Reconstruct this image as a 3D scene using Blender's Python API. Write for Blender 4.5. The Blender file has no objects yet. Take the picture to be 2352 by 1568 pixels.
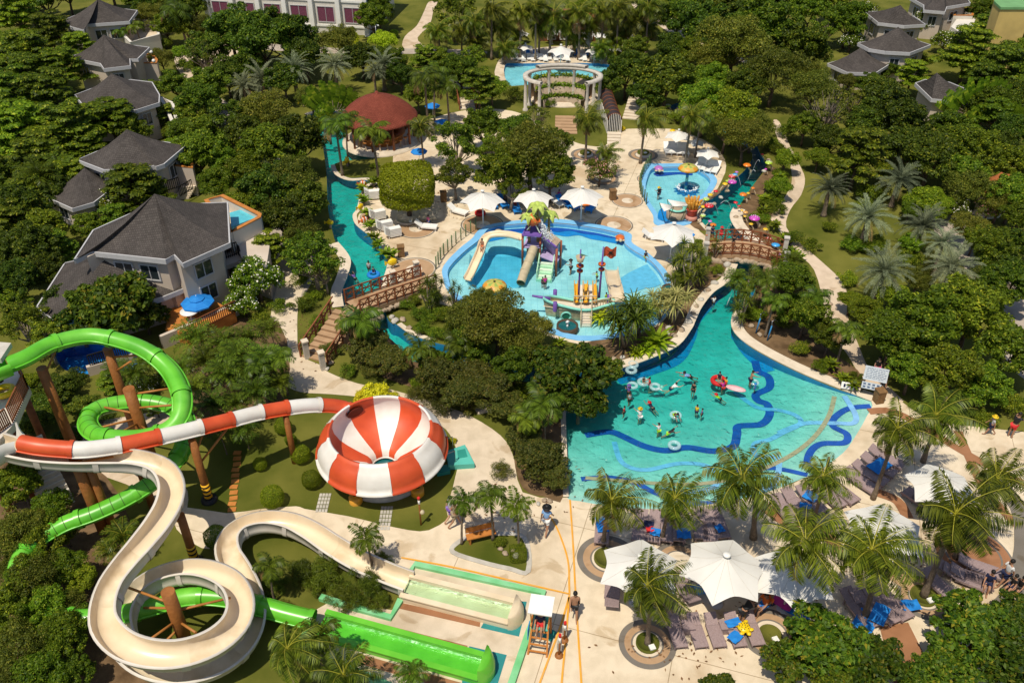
import bpy, math, random
import numpy as np
from mathutils import Vector, Matrix
from mathutils.geometry import delaunay_2d_cdt
random.seed(7); RNG = np.random.default_rng(11)
PI = math.pi
sc = bpy.context.scene; COL = sc.collection
# ------------------------------------------------------------------ camera
HC, FP, TILT = 34.0, 2000.0, math.radians(36.0)
cam = bpy.data.objects.new('camera', bpy.data.cameras.new('camera')); COL.objects.link(cam)
cam.location = (0, 0, HC); cam.rotation_euler = (PI/2 - TILT, 0, 0)
cam.data.sensor_width = 36; cam.data.lens = FP/2352*36; cam.data.clip_end = 3000; cam.data.clip_start = 0.5
sc.camera = cam
SA, CA = math.sin(TILT), math.cos(TILT)
def G(px, py, z=0.0):
    """ground position (x, y) whose height is z, seen at photo point px, py"""
    u = (px-1176)/FP; v = (py-784)/FP
    dz = -(SA + v*CA); dy = CA - v*SA
    t = (z-HC)/dz
    return (u*t, dy*t)
def G3(px, py, z=0.0):
    a = G(px, py, z); return Vector((a[0], a[1], z))
def PPM(px, py, z=0.0):
    """photo points per metre there"""
    v = (py-784)/FP
    return FP*(SA + v*CA)/(HC-z)
def PIX(x, y, z):
    dy, dz = y, z-HC
    d = dy*CA - dz*SA
    return (1176 + FP*x/d, 784 + FP*(-(dz*CA + dy*SA))/d)
# ------------------------------------------------------------------ light
SUN_EL, SUN_DIR = math.radians(66), Vector((-.53, -.85, 0)).normalized()
w = bpy.data.worlds.new("World"); sc.world = w; w.use_nodes = True
nt = w.node_tree; bg = nt.nodes['Background']
sk = nt.nodes.new('ShaderNodeTexSky'); sk.sky_type = 'NISHITA'; sk.sun_disc = False
sk.sun_elevation = SUN_EL; sk.sun_rotation = math.atan2(SUN_DIR.x, SUN_DIR.y)
nt.links.new(sk.outputs[0], bg.inputs[0]); bg.inputs[1].default_value = 0.095
sl = bpy.data.lights.new('sun', 'SUN'); sl.energy = 4.2; sl.angle = math.radians(0.5); sl.color = (1, .92, .76)
so = bpy.data.objects.new('sun', sl); COL.objects.link(so)
sd = Vector((SUN_DIR.x*math.cos(SUN_EL), SUN_DIR.y*math.cos(SUN_EL), math.sin(SUN_EL)))
so.rotation_euler = sd.to_track_quat('Z', 'Y').to_euler()
sc.view_settings.view_transform = 'Standard'; sc.view_settings.look = 'None'; sc.view_settings.exposure = 0.0
cy = sc.cycles
cy.max_bounces = 6; cy.diffuse_bounces = 4; cy.glossy_bounces = 2; cy.transmission_bounces = 3; cy.transparent_max_bounces = 12; cy.volume_bounces = 0
# ------------------------------------------------------------------ materials
def mat(name, col, rough=.6, var=.12, scale=3.0, spec=.3, col2=None, bump=0.0, bscale=20.0, metal=0.0, contrast=None, detail=4):
    m = bpy.data.materials.new(name); m.use_nodes = True
    n = m.node_tree; b = n.nodes['Principled BSDF']; L = n.links.new
    b.inputs['Roughness'].default_value = rough; b.inputs['Specular IOR Level'].default_value = spec; b.inputs['Metallic'].default_value = metal
    tc = n.nodes.new('ShaderNodeTexCoord')
    no = n.nodes.new('ShaderNodeTexNoise'); no.inputs['Scale'].default_value = scale; no.inputs['Detail'].default_value = detail
    L(tc.outputs['Object'], no.inputs['Vector'])
    cr = n.nodes.new('ShaderNodeValToRGB')
    lo, hi = contrast or (.3, .7)
    cr.color_ramp.elements[0].position = lo; cr.color_ramp.elements[1].position = hi
    c2 = col2 or tuple(min(1, c*(1+var)) for c in col); c1 = col if col2 else tuple(c*(1-var) for c in col)
    cr.color_ramp.elements[0].color = (*c1, 1); cr.color_ramp.elements[1].color = (*c2, 1)
    L(no.outputs['Fac'], cr.inputs['Fac']); L(cr.outputs['Color'], b.inputs['Base Color'])
    if bump:
        nb = n.nodes.new('ShaderNodeTexNoise'); nb.inputs['Scale'].default_value = bscale; nb.inputs['Detail'].default_value = 6
        L(tc.outputs['Object'], nb.inputs['Vector'])
        bp = n.nodes.new('ShaderNodeBump'); bp.inputs['Strength'].default_value = bump; bp.inputs['Distance'].default_value = .05
        L(nb.outputs['Fac'], bp.inputs['Height']); L(bp.outputs['Normal'], b.inputs['Normal'])
    return m
def leafmat(name, col, col2, trans=.35, rough=.5, bright=None):
    """leaves: each leaf takes a colour between two greens; a little light shines through"""
    m = bpy.data.materials.new(name); m.use_nodes = True
    n = m.node_tree; b = n.nodes['Principled BSDF']; L = n.links.new; out = n.nodes['Material Output']
    b.inputs['Roughness'].default_value = rough; b.inputs['Specular IOR Level'].default_value = .22
    g = n.nodes.new('ShaderNodeNewGeometry'); oi = n.nodes.new('ShaderNodeObjectInfo')
    cr = n.nodes.new('ShaderNodeValToRGB')
    e = cr.color_ramp.elements
    e[0].color = (*col, 1); e[1].color = (*col2, 1); e[0].position = .05; e[1].position = .9
    if bright:
        e[1].position = .88; q = e.new(.965); q.color = (*bright, 1)
    L(g.outputs['Random Per Island'], cr.inputs['Fac'])
    hs = n.nodes.new('ShaderNodeHueSaturation')
    mr = n.nodes.new('ShaderNodeMapRange'); mr.inputs['To Min'].default_value = .74; mr.inputs['To Max'].default_value = 1.50
    L(oi.outputs['Random'], mr.inputs['Value']); L(mr.outputs[0], hs.inputs['Value'])
    mh = n.nodes.new('ShaderNodeMapRange'); mh.inputs['To Min'].default_value = .474; mh.inputs['To Max'].default_value = .510
    mul = n.nodes.new('ShaderNodeMath'); mul.operation = 'FRACT'; mu = n.nodes.new('ShaderNodeMath'); mu.operation = 'MULTIPLY'; mu.inputs[1].default_value = 7.31
    L(oi.outputs['Random'], mu.inputs[0]); L(mu.outputs[0], mul.inputs[0]); L(mul.outputs[0], mh.inputs['Value']); L(mh.outputs[0], hs.inputs['Hue'])
    L(cr.outputs['Color'], hs.inputs['Color']); L(hs.outputs[0], b.inputs['Base Color'])
    t = n.nodes.new('ShaderNodeBsdfTranslucent'); L(hs.outputs[0], t.inputs['Color'])
    mx = n.nodes.new('ShaderNodeMixShader'); mx.inputs[0].default_value = trans
    L(b.outputs[0], mx.inputs[1]); L(t.outputs[0], mx.inputs[2]); L(mx.outputs[0], out.inputs['Surface'])
    return m
def watermat(name, absorb, dens, scale=1.6, rip=.35):
    """clear water: fresnel gloss over a see-through body that takes up red light with depth"""
    m = bpy.data.materials.new(name); m.use_nodes = True
    n = m.node_tree; L = n.links.new; out = n.nodes['Material Output']
    n.nodes.remove(n.nodes['Principled BSDF'])
    tr = n.nodes.new('ShaderNodeBsdfTransparent'); gl = n.nodes.new('ShaderNodeBsdfGlossy'); gl.inputs['Roughness'].default_value = .12
    fr = n.nodes.new('ShaderNodeFresnel'); fr.inputs['IOR'].default_value = 1.33
    tc = n.nodes.new('ShaderNodeTexCoord')
    no = n.nodes.new('ShaderNodeTexNoise'); no.inputs['Scale'].default_value = scale; no.inputs['Detail'].default_value = 5; no.inputs['Distortion'].default_value = .6
    L(tc.outputs['Object'], no.inputs['Vector'])
    bp = n.nodes.new('ShaderNodeBump'); bp.inputs['Strength'].default_value = rip; bp.inputs['Distance'].default_value = .35
    L(no.outputs['Fac'], bp.inputs['Height'])
    L(bp.outputs['Normal'], gl.inputs['Normal']); L(bp.outputs['Normal'], fr.inputs['Normal'])
    mx = n.nodes.new('ShaderNodeMixShader'); L(fr.outputs[0], mx.inputs[0]); L(tr.outputs[0], mx.inputs[1]); L(gl.outputs[0], mx.inputs[2])
    L(mx.outputs[0], out.inputs['Surface'])
    va = n.nodes.new('ShaderNodeVolumeAbsorption'); va.inputs['Color'].default_value = (*absorb, 1); va.inputs['Density'].default_value = dens
    L(va.outputs[0], out.inputs['Volume'])
    return m
def shinglemat(name, c1, c2):
    m = bpy.data.materials.new(name); m.use_nodes = True
    n = m.node_tree; b = n.nodes['Principled BSDF']; L = n.links.new
    b.inputs['Roughness'].default_value = .85; b.inputs['Specular IOR Level'].default_value = .2
    tc = n.nodes.new('ShaderNodeTexCoord'); br = n.nodes.new('ShaderNodeTexBrick')
    br.inputs['Scale'].default_value = 3.2; br.inputs['Color1'].default_value = (*c1, 1); br.inputs['Color2'].default_value = (*c2, 1)
    br.inputs['Mortar'].default_value = (*[c*.45 for c in c1], 1); br.inputs['Mortar Size'].default_value = .03; br.inputs['Row Height'].default_value = .5
    L(tc.outputs['Object'], br.inputs['Vector'])
    no = n.nodes.new('ShaderNodeTexNoise'); no.inputs['Scale'].default_value = .7; no.inputs['Detail'].default_value = 6; L(tc.outputs['Object'], no.inputs['Vector'])
    mx = n.nodes.new('ShaderNodeMix'); mx.data_type = 'RGBA'; mx.blend_type = 'MULTIPLY'; mx.inputs[0].default_value = .55
    L(br.outputs['Color'], mx.inputs[6])
    cr = n.nodes.new('ShaderNodeValToRGB'); cr.color_ramp.elements[0].position = .3; cr.color_ramp.elements[0].color = (.45, .45, .45, 1); cr.color_ramp.elements[1].position = .7
    L(no.outputs['Fac'], cr.inputs['Fac']); L(cr.outputs['Color'], mx.inputs[7]); L(mx.outputs[2], b.inputs['Base Color'])
    bp = n.nodes.new('ShaderNodeBump'); bp.inputs['Strength'].default_value = .5; bp.inputs['Distance'].default_value = .03
    L(br.outputs['Fac'], bp.inputs['Height']); L(bp.outputs['Normal'], b.inputs['Normal'])
    return m
def pavemat(name, base, stain, joint=None):
    """poured paving: fine grain, broad worn patches and damp stains with ragged edges, thin joints"""
    m = bpy.data.materials.new(name); m.use_nodes = True
    n = m.node_tree; b = n.nodes['Principled BSDF']; L = n.links.new
    b.inputs['Roughness'].default_value = .8; b.inputs['Specular IOR Level'].default_value = .25
    tc = n.nodes.new('ShaderNodeTexCoord')
    def noise(s, d, dist=0):
        no = n.nodes.new('ShaderNodeTexNoise'); no.inputs['Scale'].default_value = s; no.inputs['Detail'].default_value = d; no.inputs['Distortion'].default_value = dist
        L(tc.outputs['Object'], no.inputs['Vector']); return no
    def ramp(src, p0, c0, p1, c1):
        cr = n.nodes.new('ShaderNodeValToRGB'); e = cr.color_ramp.elements
        e[0].position = p0; e[0].color = (*c0, 1); e[1].position = p1; e[1].color = (*c1, 1); L(src, cr.inputs['Fac']); return cr
    big = ramp(noise(.16, 6, .8).outputs['Fac'], .52, (0, 0, 0), .68, (1, 1, 1))
    mx = n.nodes.new('ShaderNodeMix'); mx.data_type = 'RGBA'; mx.inputs[6].default_value = (*base, 1); mx.inputs[7].default_value = (*stain, 1)
    L(big.outputs['Color'], mx.inputs[0])
    sm = ramp(noise(1.4, 8, .4).outputs['Fac'], .3, (.84, .83, .80), .62, (1, 1, 1))
    m2 = n.nodes.new('ShaderNodeMix'); m2.data_type = 'RGBA'; m2.blend_type = 'MULTIPLY'; m2.inputs[0].default_value = 1
    L(mx.outputs[2], m2.inputs[6]); L(sm.outputs['Color'], m2.inputs[7])
    fi = ramp(noise(30, 3).outputs['Fac'], .3, (.9, .9, .89), .7, (1, 1, 1))
    m3 = n.nodes.new('ShaderNodeMix'); m3.data_type = 'RGBA'; m3.blend_type = 'MULTIPLY'; m3.inputs[0].default_value = 1
    L(m2.outputs[2], m3.inputs[6]); L(fi.outputs['Color'], m3.inputs[7])
    wet = ramp(noise(.42, 9, 1.2).outputs['Fac'], .60, (1, 1, 1), .655, (.80, .75, .68))
    m5 = n.nodes.new('ShaderNodeMix'); m5.data_type = 'RGBA'; m5.blend_type = 'MULTIPLY'; m5.inputs[0].default_value = 1
    L(m3.outputs[2], m5.inputs[6]); L(wet.outputs['Color'], m5.inputs[7]); m3 = m5
    last = m3
    if joint:
        br = n.nodes.new('ShaderNodeTexBrick'); br.offset = 0; br.inputs['Scale'].default_value = 1
        br.inputs['Brick Width'].default_value = joint; br.inputs['Row Height'].default_value = joint*1.1; br.inputs['Mortar Size'].default_value = .02
        br.inputs['Color1'].default_value = br.inputs['Color2'].default_value = (1, 1, 1, 1); br.inputs['Mortar'].default_value = (.55, .50, .44, 1)
        mp = n.nodes.new('ShaderNodeMapping'); mp.inputs['Rotation'].default_value = (0, 0, .3); L(tc.outputs['Object'], mp.inputs['Vector']); L(mp.outputs[0], br.inputs['Vector'])
        m4 = n.nodes.new('ShaderNodeMix'); m4.data_type = 'RGBA'; m4.blend_type = 'MULTIPLY'; m4.inputs[0].default_value = 1
        L(m3.outputs[2], m4.inputs[6]); L(br.outputs['Color'], m4.inputs[7]); last = m4
    L(last.outputs[2], b.inputs['Base Color'])
    return m
def tilemat(name, c1, c2, grout, s):
    m = bpy.data.materials.new(name); m.use_nodes = True
    n = m.node_tree; b = n.nodes['Principled BSDF']; L = n.links.new
    b.inputs['Roughness'].default_value = .5
    tc = n.nodes.new('ShaderNodeTexCoord'); br = n.nodes.new('ShaderNodeTexBrick'); br.offset = 0
    br.inputs['Scale'].default_value = s; br.inputs['Color1'].default_value = (*c1, 1); br.inputs['Color2'].default_value = (*c2, 1); br.inputs['Mortar'].default_value = (*grout, 1)
    br.inputs['Brick Width'].default_value = 1; br.inputs['Row Height'].default_value = 1; br.inputs['Mortar Size'].default_value = .03
    L(tc.outputs['Object'], br.inputs['Vector'])
    no = n.nodes.new('ShaderNodeTexNoise'); no.inputs['Scale'].default_value = .8; no.inputs['Detail'].default_value = 6; L(tc.outputs['Object'], no.inputs['Vector'])
    cr = n.nodes.new('ShaderNodeValToRGB'); cr.color_ramp.elements[0].position = .35; cr.color_ramp.elements[0].color = (.78, .82, .82, 1); cr.color_ramp.elements[1].position = .62
    L(no.outputs['Fac'], cr.inputs['Fac'])
    mx = n.nodes.new('ShaderNodeMix'); mx.data_type = 'RGBA'; mx.blend_type = 'MULTIPLY'; mx.inputs[0].default_value = 1
    L(br.outputs['Color'], mx.inputs[6]); L(cr.outputs['Color'], mx.inputs[7]); L(mx.outputs[2], b.inputs['Base Color'])
    return m
M = {}
def P(name, col, **k):
    if name not in M: M[name] = mat(name, col, **k)
    return M[name]
M['grass'] = mat('grass', (.070, .088, .010), .9, scale=.30, col2=(.185, .175, .034), spec=.1, bump=.6, bscale=60, detail=9)
M['soil'] = mat('soil', (.09, .055, .028), .95, scale=1.2, col2=(.22, .14, .075), spec=.1, bump=.5, bscale=12, detail=8)
M['deck'] = pavemat('deck', (.75, .625, .465), (.57, .43, .28), 5.5)
M['deck2'] = pavemat('deck2', (.70, .58, .44), (.57, .45, .32))
M['path'] = pavemat('path', (.68, .54, .41), (.55, .43, .31))
M['road'] = pavemat('road', (.44, .37, .31), (.34, .28, .23))
M['tan'] = pavemat('tan', (.47, .30, .175), (.40, .25, .14))
M['greypave'] = pavemat('greypave', (.20, .175, .15), (.16, .14, .12))
M['terracotta'] = pavemat('terracotta', (.36, .17, .085), (.29, .13, .06))
M['coping'] = pavemat('coping', (.74, .63, .50), (.62, .52, .40))
M['rimblue'] = mat('rimblue', (.16, .43, .72), .5, scale=1.5, col2=(.22, .50, .78))
M['floorteal'] = tilemat('floorteal', (.31, .62, .55), (.28, .585, .52), (.345, .645, .575), 2.5)
M['floorcyan'] = tilemat('floorcyan', (.62, .78, .72), (.56, .74, .70), (.42, .62, .64), 2.2)
M['wallblue'] = mat('wallblue', (.03, .20, .42), .5, scale=2)
M['darkband'] = mat('darkband', (.018, .09, .40), .5, scale=2)
M['midband'] = mat('midband', (.02, .26, .60), .5, scale=2)
M['lightband'] = mat('lightband', (.22, .46, .74), .5, scale=2)
M['tanband'] = mat('tanband', (.42, .34, .22), .7, scale=6)
M['water_teal'] = watermat('water_teal', (.0, .865, .865), 1.1, 2.4, .6)
M['water_blue'] = watermat('water_blue', (.10, .78, .97), 1.0)
M['water_deep'] = watermat('water_deep', (.0, .45, .95), 1.2)
M['water_green'] = watermat('water_green', (.35, .97, .72), 1.2)
M['shingle'] = shinglemat('shingle', (.074, .063, .058), (.105, .090, .082))
M['redshingle'] = shinglemat('redshingle', (.22, .05, .03), (.27, .065, .04))
M['wall'] = mat('wall', (.52, .43, .35), .85, scale=.7, col2=(.60, .51, .43), detail=8)
M['whitewall'] = mat('whitewall', (.62, .57, .50), .85, scale=.5, col2=(.70, .66, .60), detail=8)
M['stonewhite'] = mat('stonewhite', (.46, .41, .35), .8, scale=2.5, col2=(.62, .57, .50), detail=8)
M['white'] = mat('white', (.80, .78, .74), .45, scale=3, var=.05)
M['canvas'] = mat('canvas', (.64, .615, .575), .75, scale=.8, col2=(.73, .71, .67), detail=7)
M['fascia'] = mat('fascia', (.48, .47, .48), .6, scale=3, var=.06)
M['cream'] = mat('cream', (.66, .52, .34), .3, scale=.9, col2=(.80, .66, .47), spec=.5, detail=9)
M['creamout'] = mat('creamout', (.58, .52, .45), .5, scale=1.6, col2=(.68, .62, .54), detail=7)
M['slidegreen'] = mat('slidegreen', (.095, .42, .02), .3, scale=.9, col2=(.16, .56, .04), spec=.5, detail=6)
M['slidegreen2'] = mat('slidegreen2', (.11, .44, .03), .4, scale=1.4, col2=(.20, .60, .06), spec=.45, detail=9)
M['slidegreen3'] = mat('slidegreen3', (.08, .37, .02), .35, scale=.7, col2=(.15, .53, .035), spec=.5, detail=9)
M['cream2'] = mat('cream2', (.60, .47, .30), .38, scale=1.6, col2=(.80, .67, .49), spec=.45, detail=9)
M['cream3'] = mat('cream3', (.70, .57, .39), .3, scale=.6, col2=(.78, .65, .47), spec=.5, detail=9)
M['slidered'] = mat('slidered', (.52, .062, .016), .42, scale=.9, col2=(.68, .10, .028), spec=.5, detail=6)
M['slidewhite'] = mat('slidewhite', (.68, .63, .56), .42, scale=.9, col2=(.82, .79, .74), spec=.5, detail=6)
M['seam'] = mat('seam', (.05, .10, .02), .6)
M['pole'] = mat('pole', (.23, .082, .020), .55, scale=2.2, col2=(.34, .13, .035), bump=.5, bscale=9, detail=8)
M['brace'] = mat('brace', (.36, .14, .03), .5, scale=3, col2=(.45, .19, .05))
M['yellow'] = mat('yellow', (.80, .42, .02), .5, scale=4)
M['black'] = mat('black', (.015, .015, .016), .5, scale=4)
M['timber'] = mat('timber', (.17, .055, .022), .55, scale=3, col2=(.27, .09, .035), detail=7)
M['orangewood'] = mat('orangewood', (.42, .15, .03), .6, scale=3, col2=(.55, .22, .05), detail=7)
M['stone'] = mat('stone', (.30, .22, .15), .9, scale=1.1, col2=(.48, .38, .28), bump=.7, bscale=5, detail=8)
M['greystone'] = mat('greystone', (.38, .35, .30), .9, scale=1.4, col2=(.58, .54, .48), bump=.6, bscale=5, detail=8)
M['mauve'] = mat('mauve', (.26, .185, .185), .7, scale=18, col2=(.36, .27, .265), bump=.3, bscale=40)
M['blue'] = mat('blue', (.01, .17, .56), .7, scale=2.5, col2=(.02, .24, .66))
M['bark'] = mat('bark', (.075, .052, .034), .9, scale=4, col2=(.16, .115, .08), bump=.8, bscale=10, detail=8)
M['palebark'] = mat('palebark', (.20, .155, .115), .9, scale=5, col2=(.33, .27, .21), bump=.6, bscale=14, detail=8)
M['palmbark'] = mat('palmbark', (.13, .095, .065), .9, scale=7, col2=(.25, .19, .135), bump=.7, bscale=18)
M['glass'] = mat('glass', (.025, .035, .04), .08, scale=2, spec=.8)
M['steel'] = mat('steel', (.45, .45, .46), .3, metal=.9, scale=5)
M['lineorange'] = mat('lineorange', (.75, .34, .02), .7, scale=2, col2=(.66, .36, .10), contrast=(.4, .75), detail=9)
M['tealmat'] = mat('tealmat', (.02, .19, .20), .6, scale=2, col2=(.03, .25, .25))
M['greenrim'] = mat('greenrim', (.13, .47, .17), .6, scale=1.2, col2=(.26, .60, .32), detail=8)
M['skin'] = mat('skin', (.38, .20, .12), .6, scale=4, var=.08)
M['skinlight'] = mat('skinlight', (.52, .31, .20), .6, scale=4, var=.08)
M['hair'] = mat('hair', (.012, .010, .009), .6, scale=8)
# leaves
M['lf_dark'] = leafmat('lf_dark', (.026, .056, .005), (.105, .170, .012), .45, bright=(.24, .28, .02))
M['lf_mid'] = leafmat('lf_mid', (.040, .080, .005), (.170, .255, .014), .48, bright=(.36, .40, .03))
M['lf_bright'] = leafmat('lf_bright', (.060, .120, .005), (.210, .310, .014), .48, bright=(.40, .44, .03))
M['lf_olive'] = leafmat('lf_olive', (.052, .075, .008), (.180, .205, .022), .45, bright=(.32, .30, .04))
M['lf_dusk'] = leafmat('lf_dusk', (.036, .052, .008), (.125, .140, .020), .4, bright=(.22, .17, .03))
M['lf_big'] = leafmat('lf_big', (.020, .052, .004), (.120, .185, .012), .4, bright=(.26, .22, .02))
M['lf_palm'] = leafmat('lf_palm', (.036, .072, .006), (.135, .205, .014), .35, rough=.4)
M['lf_coco'] = leafmat('lf_coco', (.026, .050, .004), (.165, .205, .016), .35, rough=.4)
M['lf_date'] = leafmat('lf_date', (.09, .115, .062), (.24, .27, .15), .25, rough=.5)
M['lf_dry'] = leafmat('lf_dry', (.16, .10, .035), (.30, .20, .08), .3)
M['lf_yellow'] = leafmat('lf_yellow', (.30, .30, .01), (.62, .56, .02), .3)
M['lf_lime'] = leafmat('lf_lime', (.17, .26, .008), (.42, .52, .02), .45)
M['lf_pale'] = leafmat('lf_pale', (.14, .16, .04), (.36, .36, .11), .3)
M['rib'] = mat('rib', (.34, .32, .03), .5, scale=4)
M['flower'] = mat('flower', (.80, .76, .66), .6, scale=4, var=.05)
M['pink'] = mat('pink', (.72, .28, .30), .6, scale=4, var=.1)
# ------------------------------------------------------------------ mesh builder
class MB:
    def __init__(s): s.v = []; s.f = []; s.m = []; s.cur = 0; s.sm = []; s.smooth = False
    def add(s, vs, fs):
        o = len(s.v); s.v += [tuple(v) for v in vs]
        for f in fs: s.f.append(tuple(i+o for i in f)); s.m.append(s.cur); s.sm.append(s.smooth)
        return s
    def box(s, c, d, rz=0, rx=0, ry=0):
        x, y, z = d[0]/2, d[1]/2, d[2]/2
        R = Matrix.Rotation(rz, 3, 'Z') @ Matrix.Rotation(ry, 3, 'Y') @ Matrix.Rotation(rx, 3, 'X'); c = Vector(c)
        vs = [c + R @ Vector(p) for p in ((-x,-y,-z),(x,-y,-z),(x,y,-z),(-x,y,-z),(-x,-y,z),(x,-y,z),(x,y,z),(-x,y,z))]
        return s.add(vs, [(0,3,2,1),(4,5,6,7),(0,1,5,4),(1,2,6,5),(2,3,7,6),(3,0,4,7)])
    def bar(s, a, b, wd, ht=None):
        a = Vector(a); b = Vector(b); d = (b-a); L = d.length
        if L < 1e-6: return s
        ht = ht or wd; d /= L
        up = Vector((0,0,1)) if abs(d.z) < .98 else Vector((0,1,0))
        u = d.cross(up).normalized()*wd/2; v = u.cross(d).normalized()*ht/2
        vs = [a-u-v, a+u-v, a+u+v, a-u+v, b-u-v, b+u-v, b+u+v, b-u+v]
        return s.add(vs, [(0,1,2,3),(7,6,5,4),(0,4,5,1),(1,5,6,2),(2,6,7,3),(3,7,4,0)])
    def tube(s, path, r, n=8, caps=True):
        path = [Vector(p) for p in path]; k = len(path)
        rs = r if hasattr(r, '__len__') else [r]*k
        t0 = (path[1]-path[0]).normalized()
        up = Vector((0,0,1)) if abs(t0.z) < .9 else Vector((1,0,0))
        vs = []; sm = s.smooth; s.smooth = True
        for i in range(k):
            t = (path[min(i+1,k-1)]-path[max(i-1,0)]).normalized()
            u = up - t*up.dot(t)
            if u.length < 1e-4: u = Vector((0,1,0)) - t*t.y
            u.normalize(); up = u; w_ = t.cross(u)
            for j in range(n):
                a = 2*PI*j/n; vs.append(path[i] + (u*math.cos(a) + w_*math.sin(a))*rs[i])
        fs = [(i*n+j, i*n+(j+1)%n, (i+1)*n+(j+1)%n, (i+1)*n+j) for i in range(k-1) for j in range(n)]
        s.add(vs, fs); s.smooth = False
        if caps:
            o = len(s.v)-k*n
            s.f.append(tuple(o+j for j in reversed(range(n)))); s.f.append(tuple(o+(k-1)*n+j for j in range(n)))
            s.m += [s.cur]*2; s.sm += [False]*2
        s.smooth = sm; return s
    def lathe(s, prof, c=(0,0,0), n=24, a0=0, a1=2*PI):
        full = abs(a1-a0-2*PI) < 1e-6; na = n if full else n+1; k = len(prof)
        vs = [(c[0]+r*math.cos(a0+(a1-a0)*j/n), c[1]+r*math.sin(a0+(a1-a0)*j/n), c[2]+z) for (r, z) in prof for j in range(na)]
        fs = [(i*na+j, i*na+(j+1)%na, (i+1)*na+(j+1)%na, (i+1)*na+j) for i in range(k-1) for j in range(n)]
        sm = s.smooth; s.smooth = True; s.add(vs, fs); s.smooth = sm; return s
    def prism(s, poly, z0, z1):
        n = len(poly); vs = [(p[0],p[1],z0) for p in poly] + [(p[0],p[1],z1) for p in poly]
        a = sum(poly[i][0]*poly[(i+1)%n][1]-poly[(i+1)%n][0]*poly[i][1] for i in range(n))
        fs = [(i,(i+1)%n,n+(i+1)%n,n+i) for i in range(n)] + [tuple(range(n,2*n)), tuple(reversed(range(n)))]
        if a < 0: fs = [tuple(reversed(f)) for f in fs]
        return s.add(vs, fs)
    def ball(s, c, r, sc_=(1,1,1), n=12, m=8, z0=-1.0):
        prof = []
        for i in range(m+1):
            a = math.asin(z0) + (PI/2-math.asin(z0))*i/m; prof.append((max(.001, math.cos(a)), math.sin(a)))
        vs = [(c[0]+r*sc_[0]*p*math.cos(2*PI*j/n), c[1]+r*sc_[1]*p*math.sin(2*PI*j/n), c[2]+r*sc_[2]*z) for p, z in prof for j in range(n)]
        fs = [(i*n+j, i*n+(j+1)%n, (i+1)*n+(j+1)%n, (i+1)*n+j) for i in range(m) for j in range(n)]
        sm = s.smooth; s.smooth = True; s.add(vs, fs); s.smooth = sm; return s
    def mesh(s, name):
        me = bpy.data.meshes.new(name); me.from_pydata(s.v, [], s.f)
        me.polygons.foreach_set('material_index', s.m); me.polygons.foreach_set('use_smooth', s.sm); me.update(); return me
def setmats(me, mats):
    for m in (mats if isinstance(mats, (list, tuple)) else [mats]): me.materials.append(M[m] if isinstance(m, str) else m)
    return me
def tag(o, label=None, cat=None, group=None, kind=None):
    if label: o['label'] = label
    if cat: o['category'] = cat
    if group: o['group'] = group
    if kind: o['kind'] = kind
    return o
def link(name, me, parent=None, loc=None):
    o = bpy.data.objects.new(name, me); COL.objects.link(o)
    if parent: o.parent = parent
    if loc is not None: o.location = loc
    return o
def thing(name, label, cat, loc=(0,0,0), rz=0, group=None, s=1.0):
    o = bpy.data.objects.new(name, None); COL.objects.link(o); o.empty_display_size = .3
    o.location = loc; o.rotation_euler = (0,0,rz); o.scale = (s,s,s) if not hasattr(s, '__len__') else s
    return tag(o, label, cat, group)
def part(parent, name, mb, mats, off=None, label=None):
    """one mesh part; off = world point that becomes the part's origin"""
    if off is not None:
        mb.v = [(v[0]-off[0], v[1]-off[1], v[2]-off[2]) for v in mb.v]
    o = link(name, setmats(mb.mesh(name), mats), parent)
    if label: o['label'] = label
    return o
def single(name, mb, mats, label, cat, loc=(0,0,0), rz=0, group=None):
    o = link(name, setmats(mb.mesh(name), mats), None, loc); o.rotation_euler = (0,0,rz); return tag(o, label, cat, group)
class Proto:
    """a kind of thing: parts that share mesh data between all its copies"""
    def __init__(s, name, cat): s.name = name; s.cat = cat; s.parts = []
    def add(s, name, mb, mats, sub=()):
        me = mb if isinstance(mb, bpy.types.Mesh) else mb.mesh(s.name+'_'+name)
        s.parts.append((name, setmats(me, mats), list(sub))); return s
    def put(s, label, loc, rz=0, sc_=1.0, group=None, mats={}, name=None, skip=()):
        r = thing(name or s.name, label, s.cat, loc, rz, group, sc_)
        for nm, me, sub in s.parts:
            if nm in skip: continue
            o = link(nm, me, r)
            if nm in mats:
                o.material_slots[0].link = 'OBJECT'; o.material_slots[0].material = M[mats[nm]] if isinstance(mats[nm], str) else mats[nm]
            for n2, m2 in sub:
                q = link(n2, m2, o)
                if n2 in mats:
                    q.material_slots[0].link = 'OBJECT'; q.material_slots[0].material = M[mats[n2]] if isinstance(mats[n2], str) else mats[n2]
        return r
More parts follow.
